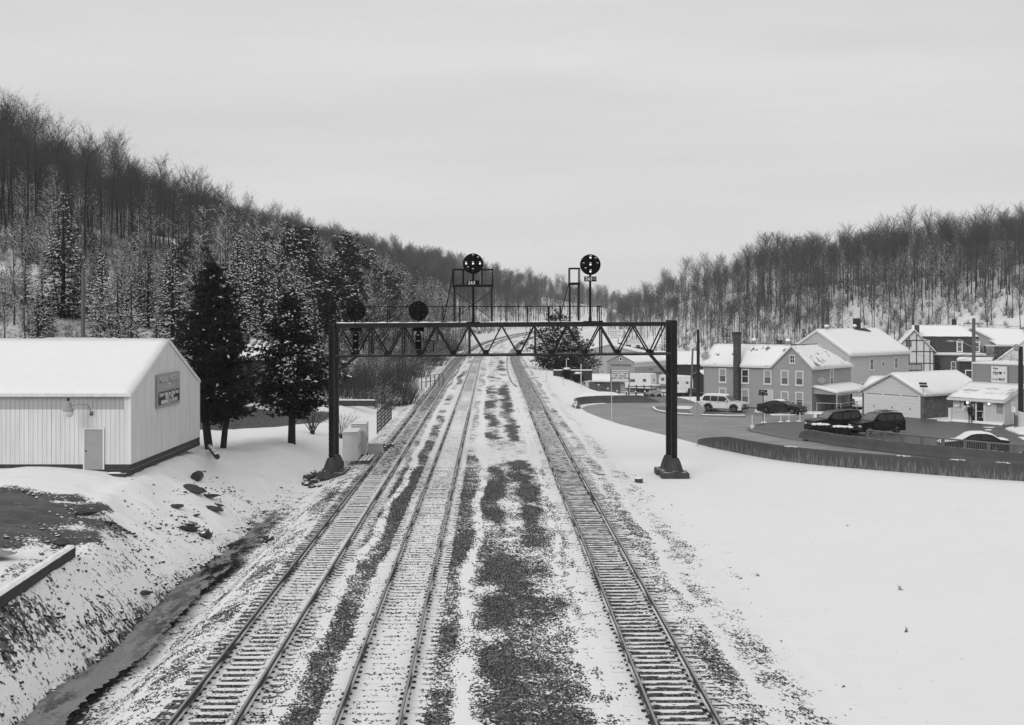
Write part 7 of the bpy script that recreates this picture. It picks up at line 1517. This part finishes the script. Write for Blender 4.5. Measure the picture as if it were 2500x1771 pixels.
def gen_tufted(seed, h, prof, trunks, nb=300, tl=.24, snow=.1, snow_from=.45, nt=8, blades=9, mat_='needles_dark', clump=.30):
    """conifer built of needle tufts at the ends of many limbs; prof = [(height share, radius m)]"""
    rd = random.Random(seed); T, C = TB(), TB(); g, u_ = rd.gauss, rd.uniform
    for tr in trunks:
        for (p, r), (q, r2) in zip(tr, tr[1:]): T.frust(p, q, r, r2, 8)
    hs, rs = zip(*prof); lo = hs[0]
    for i in range(nb):
        while True:
            q = u_(lo, 1.0); Rr = float(np.interp(q, hs, rs))
            if rd.random() < (Rr + .35) / (max(rs) + .35): break
        az = u_(0, 2 * math.pi); lump = 1 + .24 * math.sin(az * 3 + q * 9) + .16 * math.sin(az * 5 - q * 17); Rr *= lump * u_(.62, 1.12); up = u_(-.15, .35); ca, sa = math.cos(az), math.sin(az); z0 = q * h; st = (0, 0, z0 - .25 * Rr); en = (ca * Rr, sa * Rr, z0 + up * Rr * .6); C.frust(st, en, .035, .008, 3, 2)
        for k in range(nt):
            w = 1 - .62 * (rd.random() ** 1.6) if k else 1.0; c = tuple(st[j] * (1 - w) + en[j] * w + g(0, clump) * (1 if j < 2 else .6) for j in range(3)); has = rd.random() < snow * (.3 if q < snow_from else 1.0) * 3.2 and math.sin(az * 4 + q * 23) + math.sin(az * 7 - q * 13) > .55
            for b in range(blades):
                dx, dy, dz = ca * .5 + g(0, .75), sa * .5 + g(0, .75), g(.35, .6); l = math.sqrt(dx * dx + dy * dy + dz * dz) or 1; s_ = tl * u_(.6, 1.25) / l; e = (c[0] + dx * s_, c[1] + dy * s_, c[2] + dz * s_); sx_, sy, sz = g(0, 1), g(0, 1), g(0, 1); l = math.sqrt(sx_ * sx_ + sy * sy + sz * sz) or 1; wv = tl * .23 / l; C.tri((c[0] + sx_ * wv, c[1] + sy * wv, c[2] + sz * wv), (c[0] - sx_ * wv, c[1] - sy * wv, c[2] - sz * wv), e, 0)
            if has:
                lw, ww, da = u_(.10, .30) * (tl / .24) ** .7, u_(.05, .10) * (tl / .24) ** .7, g(0, .5); ux, uy = math.cos(az + da), math.sin(az + da); o = (c[0], c[1], c[2] + .10 * tl / .24); rim = []
                for t in range(7): a = t * 2 * math.pi / 7; p, q_ = math.cos(a) * lw * u_(.7, 1.2), math.sin(a) * ww * u_(.7, 1.3); rim.append((o[0] + ux * p - uy * q_, o[1] + uy * p + ux * q_, o[2] - .05 + p * g(-.15, .2)))
                for t in range(7): C.tri(rim[t], rim[(t + 1) % 7], (o[0] + g(0, .02), o[1] + g(0, .02), o[2] + .05), 1)
    return T, C, ('bark', mat_, 'bark')
def meshes(gen):
    T, C, (a, b, *c) = gen; mats = [b, 'snow', c[0] if c else b]
    return T.mesh('trunk', [a]), C.mesh('crown', mats)
def whole(gen):
    T, C, (a, b, *c) = gen; n = len(T.v); J = TB(); J.v = T.v + C.v; J.f = T.f + [tuple(i + n for i in f) for f in C.f]; J.mi = [3] * len(T.f) + C.mi
    return J.mesh('woodland_tree', [b, 'snow', c[0] if c else b, a])
def plant(name, label, cat, mt, x, y, sc, rz, group, dz=-.1, tilt=0.0):
    r = thing(name, label, cat, on(x, y, dz), rz, group); r.scale = (sc, sc, sc * 1.0)
    if tilt: r.rotation_euler = (tilt, tilt * .6, rz)
    for nm, me in zip(('trunk', 'crown'), mt):
        o = bpy.data.objects.new(nm, me); COL.objects.link(o); o.parent = r
    return r
# twin cedars and the big pine by themselves
cedA = gen_tufted(11, 11.3, [(.17, 1.7), (.23, 2.2), (.36, 2.35), (.50, 2.15), (.66, 1.8), (.80, 1.2), (.92, .7), (1.0, .12)],
    [[((-.25, 0, -.4), .26), ((-.42, 0, 1.0), .24), ((-.55, .1, 2.4), .21), ((-.3, .1, 6), .12), ((0, 0, 10.8), .03)], [((.45, -.15, -.5), .20), ((.62, -.1, 1.2), .18), ((.95, 0, 2.6), .16), ((1.1, 0, 6), .06)]], 520, .22, .03, .5, 10, 11, clump=.24)
plant('cedar_tree', 'tall dark twin-trunked cedar beside the metal building', 'tree', meshes(cedA), -19.3, 82.3, 1.08, .4, None, -.05)
cedB = gen_tufted(12, 9.9, [(.20, 1.1), (.27, 2.1), (.38, 2.3), (.52, 2.1), (.68, 1.7), (.82, 1.05), (.94, .5), (1.0, .12)], [[((0, 0, -.4), .27), ((.02, 0, 1.0), .235), ((.06, 0, 2.6), .21), ((0, 0, 6), .10), ((0, 0, 9.4), .03)]], 430, .22, .24, .40, 10, 11, clump=.24)
plant('cedar_tree', 'single-trunked dark cedar with snow on its upper limbs left of the gantry', 'tree', meshes(cedB), -15.1, 87.0, 1.06, 1.0, None, -.05)
pineA = gen_tufted(13, 11.2, [(.08, 2.5), (.18, 5.0), (.30, 4.2), (.42, 5.4), (.55, 3.9), (.68, 3.6), (.80, 1.9), (.90, 1.4), (1.0, .2)], [[((0, 0, -3), .32), ((0, 0, 3), .26), ((.2, 0, 7), .14), ((0, 0, 10.8), .03)]], 300, .40, .36, .30, 8, 7, 'needles', .42)
pm = meshes(pineA); plant('pine_tree', 'broad dark pine with snow-tipped boughs right of the tracks under the bridge', 'tree', pm, 7.9, 226, 1.0, 0, None, -.3); plant('pine_tree', 'smaller pine leaning out behind the broad pine beside the embankment', 'tree', pm, 11.5, 236, .86, 2.0, None, -.3)
# kinds for the woods
BARE = [gen_bare(100 + i, 18 + 1.5 * (i % 3), .34 + .05 * (i % 2), .48 + .06 * (i % 3), 20 + i % 4, 8, 8, tr=.0115) for i in range(6)]
SNB = [gen_bare(200 + i, 13 + 1.5 * (i % 3), .33, .24, 18, 7, 9, .26, .15, .012) for i in range(4)]
SPR = [gen_spruce(300 + i, 12 + (i % 3), (2.5, 2.9, 3.3, 2.7)[i], (.30, .40, .24, .48)[i], .46, (.3, .36, .25, .42)[i]) for i in range(4)]
PIN = [gen_tufted(400 + i, 15, [(.25, 1.5), (.35, 3.2), (.5, 3.6), (.68, 2.9), (.85, 1.6), (1.0, .3)], [[((0, 0, -1), .24), ((0, 0, 7), .15), ((0, 0, 14.4), .03)]], 170, .5, .55, .3, 6, 8, 'needles', .45) for i in range(2)]
bm_, sm2, sp_, pn_ = [meshes(g) for g in BARE], [meshes(g) for g in SNB], [meshes(g) for g in SPR], [meshes(g) for g in PIN]
wsrc = []
for i, gg in enumerate(BARE[:4] + SNB[:3]):
    wsrc.append(bpy.data.objects.new('woodland_tree', whole(gg)))
def px_of(x, y, z): return 1250 + 3100 * x / y, 762 - 3100 * (z - 10) / y
rt = random.Random(99); cand = []
def scatter(x0, x1, y0, y1, cell, fn, relS=False):
    y = y0
    while y < y1:
        x = x0
        while x < x1:
            yy = y + rt.uniform(-.45, .45) * cell; xx = x + rt.uniform(-.45, .45) * cell + (float(X3(yy)) if relS else 0); fn(xx, yy); x += cell
        y += cell
def add(kind, x, y, hs, side):
    z = gz1(x, y); a, b = px_of(x, y, z); hs *= .82 + .34 * float(vnoise(np.array([x]), np.array([y]), .035, 71)[0])
    if -750 < a < 3300: cand.append((kind, x, y, hs, side, a, b))
def left_bare(x, y):
    s = x - float(X3(y)); u = -s
    if u < (22 if y < 200 else 18) + rt.uniform(-3, 3) + 4 * (y < 170) or u > 215: return
    if u < 20 and y < 200: return
    z = gz1(x, y)
    if y < 235 and u < 66 and rt.random() < .84: return
    if 8 < z < 21 and x / y < -.265 and rt.random() < .55: return
    if u > 60 and rt.random() < .10: return
    if u < 60 and y < 270 and rt.random() < .35: add('bare', x, y, rt.uniform(.42, .66), 'L')
    elif u < 60: add('snow', x, y, rt.uniform(.5, .85) if x / y < -.25 else rt.uniform(.7, 1.1), 'L')
    else: add('bare' if rt.random() < .86 else 'snow', x, y, rt.uniform(.74, 1.06) * (1 - .16 * float(sm(y, 250, 330))), 'L')
scatter(-215, -16, 150, 430, 5.0, left_bare, True)
def left_front(x, y):
    if x / y < -.285: add('snow', x, y, rt.uniform(.4, .7), 'L')
scatter(-62, -27, 117, 150, 5.4, left_front)
def right_bare(x, y):
    s = x - float(X3(y)); yf = np.interp(x, RX, RF); yr = np.interp(x, RX, RY)
    if x < 52 or y < yf - 6 or y > yr + 45: return
    op = (y - yf) / (yr - yf)
    if x / y > .25 and op < .70 and rt.random() < .84: return
    if rt.random() < .06: return
    add('bare' if rt.random() < .74 else 'snow', x, y, (rt.uniform(.50, .80) if x < 90 else rt.uniform(.66, 1.08)), 'R')
scatter(50, 270, 232, 720, 4.4, right_bare)
def far_c(x, y):
    s = x - float(X3(y))
    if -s < 24 or -s > 230: return
    add('bare' if rt.random() < .75 else 'snow', x, y, rt.uniform(.7, 1.0), 'F')
scatter(-230, -22, 430, 800, 6.4, far_c, True); scatter(-230, -22, 800, 1500, 9.5, far_c, True)
def far_r(x, y):
    if x < 58 or rt.random() < .3: return
    yr = np.interp(x, RX, RY)
    if y > yr + 45 and y < 800: add('bare', x, y, rt.uniform(.7, .95), 'F')
scatter(40, 330, 470, 800, 9.5, far_r)
HK = {'bare': 19, 'snow': 14.5}
cand.sort(key=lambda c: -HK[c[0]] * c[3] / c[2]); seen = [c for c in cand if -130 < c[5] < 2640]; near_ = seen[:292]; nset = set(map(id, near_)); rest = [c for c in cand if id(c) not in nset]
LBL = {('bare', 'L'): ('dark leafless tree standing in the wood on the left hillside', 'dark leafless trees on the left hillside'), ('snow', 'L'): ('leafless tree with snow along its branches low on the left hillside', 'snow-lined leafless trees on the left hillside'),
       ('bare', 'R'): ('grey leafless tree standing on the snowy right hillside above the town', 'leafless trees on the right hillside'), ('snow', 'R'): ('leafless tree with snow-lined branches on the right hillside', 'snow-lined leafless trees on the right hillside')}
for kind, x, y, hs, side, a, b in near_:
    lab, grp = LBL[(kind, 'R' if x > 20 else 'L')]
    plant('leafless_tree', lab, 'tree', rt.choice(bm_ if kind == 'bare' else sm2), x, y, hs, rt.uniform(0, 6.28), grp, -.2, rt.uniform(-.06, .06))
# everything farther off is one wood
def scatter_object(name, pts, srcs, label, mat_empty='twig'):
    """one object: points with a kind, a size and a turn; its geometry nodes stand a tree on each"""
    me = bpy.data.meshes.new(name); me.from_pydata([p[0] for p in pts], [], [])
    for nm, idx in (('kind', 1), ('size', 2), ('turn', 3)): me.attributes.new(nm, 'FLOAT', 'POINT').data.foreach_set('value', [float(p[idx]) for p in pts])
    o = bpy.data.objects.new(name, me); COL.objects.link(o); o['kind'] = 'stuff'; o['label'] = label; o['category'] = 'woodland'
    ng = bpy.data.node_groups.new(name, 'GeometryNodeTree'); ng.interface.new_socket('Geometry', in_out='INPUT', socket_type='NodeSocketGeometry'); ng.interface.new_socket('Geometry', in_out='OUTPUT', socket_type='NodeSocketGeometry')
    N, L = ng.nodes, ng.links; gi, go, jn = N.new('NodeGroupInput'), N.new('NodeGroupOutput'), N.new('GeometryNodeJoinGeometry')
    def at_(nm): n = N.new('GeometryNodeInputNamedAttribute'); n.data_type = 'FLOAT'; n.inputs['Name'].default_value = nm; return n.outputs['Attribute']
    for k, src in enumerate(srcs):
        sep = N.new('GeometryNodeSeparateGeometry'); cmp_ = N.new('FunctionNodeCompare'); cmp_.data_type = 'FLOAT'; cmp_.operation = 'EQUAL'; cmp_.inputs[1].default_value = k; cmp_.inputs[12].default_value = .1 if len(cmp_.inputs) > 12 else 0
        L.new(at_('kind'), cmp_.inputs[0]); L.new(gi.outputs[0], sep.inputs[0]); L.new(cmp_.outputs[0], sep.inputs['Selection'])
        oi = N.new('GeometryNodeObjectInfo'); oi.inputs['Object'].default_value = src; oi.inputs['As Instance'].default_value = True
        ip = N.new('GeometryNodeInstanceOnPoints'); L.new(sep.outputs[0], ip.inputs['Points']); L.new(oi.outputs['Geometry'], ip.inputs['Instance']); cx = N.new('ShaderNodeCombineXYZ'); L.new(at_('turn'), cx.inputs[2]); L.new(cx.outputs[0], ip.inputs['Rotation']); L.new(at_('size'), ip.inputs['Scale']); L.new(ip.outputs[0], jn.inputs[0])
    L.new(jn.outputs[0], go.inputs[0]); md = o.modifiers.new('wood', 'NODES'); md.node_group = ng; return o
pts = []
for kind, x, y, hs, side, a, b in rest: pts.append(((x, y, gz1(x, y) - .2), rt.randrange(0, 4) if kind == 'bare' else 4 + rt.randrange(0, 3), hs, rt.uniform(0, 6.28)))
scatter_object('far_woodland', pts, wsrc, 'far leafless woodland covering the hills down the valley and the back of both ridges')
# brush on the slopes
def gen_brush(seed, h=2.4):
    rd = random.Random(seed); T, C = TB(), TB()
    for _ in range(26):
        a, q = rd.uniform(0, 6.28), rd.uniform(.2, 1.5); p, e = (rd.gauss(0, .3), rd.gauss(0, .3), -.2), (math.cos(a) * q, math.sin(a) * q, h * rd.uniform(.5, 1.1)); T.frust(p, e, .022, .006, 3)
        for _ in range(9):
            w = rd.uniform(.35, 1); c = tuple(p[j] * (1 - w) + e[j] * w for j in range(3)); C.frust(c, (c[0] + rd.gauss(0, .4), c[1] + rd.gauss(0, .4), c[2] + rd.uniform(.05, .5)), .013, 0, 3)
    return T, C, ('snow_twig', 'snow_twig')
bsrc = [bpy.data.objects.new('brush', whole(gen_brush(600 + i))) for i in range(3)]
bp = []
def brush(x, y):
    s = x - float(X3(y)); u = -s
    if u > 20 + rt.uniform(-4, 4) + 5 * (y < 160) or (s > 50 and y > np.interp(x, RX, RF) - 22 and rt.random() < .55): 
        a, b = px_of(x, y, gz1(x, y))
        if -600 < a < 3200: bp.append(((x, y, gz1(x, y) - .1), rt.randrange(3), rt.uniform(.6, 1.5), rt.uniform(0, 6)))
scatter(-130, -16, 116, 330, 3.4, brush, True); scatter(55, 200, 225, 500, 3.9, brush); scatter(-60, -18, 330, 600, 6, brush, True)
scatter_object('undergrowth', bp, bsrc, 'snowy leafless undergrowth on the wooded slopes')
# ballast stones lying bare where the snow has gone
def gen_stone(seed):
    rd = random.Random(seed); b = TB(); n = 6; rings = []
    for z, k in ((-.35, .8), (.15, 1.0), (.6, .55)): rings.append([(math.cos(i * 1.047 + z) * k * rd.uniform(.7, 1.25), math.sin(i * 1.047 + z) * k * rd.uniform(.6, 1.0), z * rd.uniform(.8, 1.2)) for i in range(n)])
    for r_ in rings: b.v += r_
    for j in range(2):
        for i in range(n): a, c = j * n + i, j * n + (i + 1) % n; b.f.append((a, c, c + n, a + n)); b.mi.append(0)
    b.f.append(tuple(range(12, 18))); b.mi.append(0); return b
t = NT('ballast_stone', .85, .25); g_ = t.n.new("ShaderNodeObjectInfo"); t.col(t.math('MULTIPLY_ADD', t.math('POWER', g_.outputs['Random'], 2.2), .26, .026)); MT['ballast_stone'] = t.m
ssrc = [bpy.data.objects.new('stone', gen_stone(700 + i).mesh('stone', ['ballast_stone'])) for i in range(5)]
ns = 330000; sr = np.random.default_rng(77); tt = 26 + 54 * sr.random(ns) ** 1.35; ss = sr.uniform(-15.2, 5.0, ns); xx = ss + X3(tt); cc, ww = snow_cover(ss, tt, xx)
thr = -.20 * ((ss > .9) | (ss < -12.2)) + .78 * sr.random(ns) + .45 * (vnoise(ss * 1.3, tt * .9, 1.0, 51) - .5) + .5 * (vnoise(ss * 3.1, tt * 2.0, 1.0, 52) - .5) + .20
keep = (cc < thr) & (np.minimum(np.abs(ss), np.minimum(np.abs(ss + 7.5), np.abs(ss + 11.35))) < 99)
for off in TRACKS: keep &= ~((np.abs(np.abs(ss - off) - .753) < .13)); keep &= ~((np.abs(ss - off) < 1.32) & (np.abs(((tt - 27.2) / .495 + .5) % 1 - .5) < .27))
zz_ = gz(xx, tt) + .03 * (np.clip(cc, 0, 1) - .5)
sp = [((float(xx[i]), float(tt[i]), float(zz_[i]) + .004), int(sr.integers(5)), float(.016 + .024 * sr.random() ** 1.5), float(sr.uniform(0, 6.28))) for i in np.nonzero(keep)[0]]
print('stones', len(sp)); o = scatter_object('ballast_stones', sp, ssrc, 'bare dark ballast stones between and beside the tracks'); o['category'] = 'ballast'
# conifers, each a thing of its own
def conifer(x, y, hs, kind, lab, grp): plant('spruce_tree' if kind == 's' else 'pine_tree', lab, 'tree', rt.choice(sp_ if kind == 's' else pn_), x, y, hs, rt.uniform(0, 6.28), grp, -.2)
def left_con(x, y):
    s = x - float(X3(y)); u = -s
    if u < 24 + rt.uniform(0, 5): return
    a, b = px_of(x, y, gz1(x, y))
    if not -80 < a < 900: return
    p = .86 if a > 520 else (.80 if a > 200 else .85)
    if u > 48: p *= .45
    if rt.random() > p: return
    hs = rt.uniform(.75, 1.25) * (1.10 if a > 560 else .80) * (.72 if y < 150 else 1)
    z = gz1(x, y); hs = min(hs, max(.45, ((762 - (565 if a > 560 else 610) + rt.uniform(-25, 25)) * y / 3100 + 10 - z) / 13.2))
    conifer(x, y, hs, 's' if rt.random() < .85 or y < 170 else 'p', 'snow-laden evergreen in the dense band at the foot of the left hill', 'snow-laden evergreens below the left hill')
scatter(-92, -24, 122, 240, 5.7, left_con)
for x, y, hs in ((-30, 128, .8), (-24.8, 132, .85), (-21.9, 141, .75), (-35, 131, .9), (-41, 127, .85), (-47, 133, .95), (-20.5, 150, .8), (-53, 128, .9)):
    conifer(x, y, hs, 's', 'snowy spruce at the back of the yard left of the gantry', 'snowy spruces at the back of the left yard')
for x, y, hs in ((-31, 262, 1.25), (-36, 275, 1.35), (-28, 285, 1.1), (-33, 300, 1.2), (-25, 318, 1.05), (-24, 345, 1.05), (-41, 255, 1.2), (-27, 268, 1.05), (-22, 372, .9), (-29, 330, 1.1)):
    conifer(x, y, hs, 'p', 'dark pine standing among bare trees left of the far tracks', 'pines beside the far tracks')
for px, py, hs, y in ((1602, 838, .60, 262), (1622, 830, .72, 268), (1648, 842, .62, 258), (1675, 838, .62, 266), (1700, 836, .58, 262), (1723, 842, .66, 255), (1745, 838, .58, 268), (1775, 838, 1.02, 258), (1766, 842, .62, 250), (1818, 840, .78, 254), (1880, 838, .55, 262), (1895, 838, .48, 258), (1930, 830, .72, 262), (1961, 812, .92, 272), (1938, 838, .6, 254), (2046, 808, 1.12, 268), (2072, 810, .95, 264), (2094, 806, .85, 272), (2030, 812, .78, 275)):
    conifer((px - 1250) * y / 3100, y, hs, 's', 'small dark spruce at the foot of the right hill behind the houses', 'spruces at the foot of the right hill')
twiggy('leafless tree with sprawling snow-lined limbs left of the bridge walkway', on(-24.5, 232, 0), 30, 15, 7.5, 'snow_twig', .10, 'leafless_tree', 26, 'tree')
plant('leafless_tree', 'thick pair of bare trunks on the bank left of the far track', 'tree', bm_[1], -19.2, 262, .9, 1.0, None, -.4); plant('leafless_tree', 'leafless tree beside the thick trunks on the left bank of the far track', 'tree', bm_[3], -18.2, 250, .95, 2.0, None, -.4)
# fallen trunks on the snowy slope
for i, (x, y, L, a) in enumerate(((128, 312, 11, .2), (138, 322, 9, -.1), (120, 330, 12, .1), (146, 330, 10, .3), (133, 345, 8, -.2), (112, 318, 7, .15))):
    o = MB().tube([(0, 0, 0), (L * math.cos(a), L * math.sin(a), gz1(x + L * math.cos(a), y + L * math.sin(a)) - gz1(x, y) + .3)], [.28, .14], 6).build('fallen_trunk', 'bark', loc=on(x, y, .3)); tag(o, 'fallen dark tree trunk lying on the snowy right slope', 'fallen tree', 'fallen trunks on the right slope')

# ---------------------------------------------------------------- thin winter air over the valley
hz = bpy.data.materials.new('haze'); hz.use_nodes = True; n_ = hz.node_tree.nodes; n_.clear(); o_ = n_.new('ShaderNodeOutputMaterial'); pv = n_.new('ShaderNodeVolumePrincipled')
pv.inputs['Color'].default_value = (.92, .92, .92, 1); pv.inputs['Density'].default_value = .00010; pv.inputs['Anisotropy'].default_value = .0; hz.node_tree.links.new(pv.outputs[0], o_.inputs['Volume']); MT['haze'] = hz
h_ = MB().box(-960, 1150, -60, 1800, -8, 78).build('haze', 'haze'); h_['kind'] = 'stuff'; h_['label'] = 'thin winter haze filling the valley'
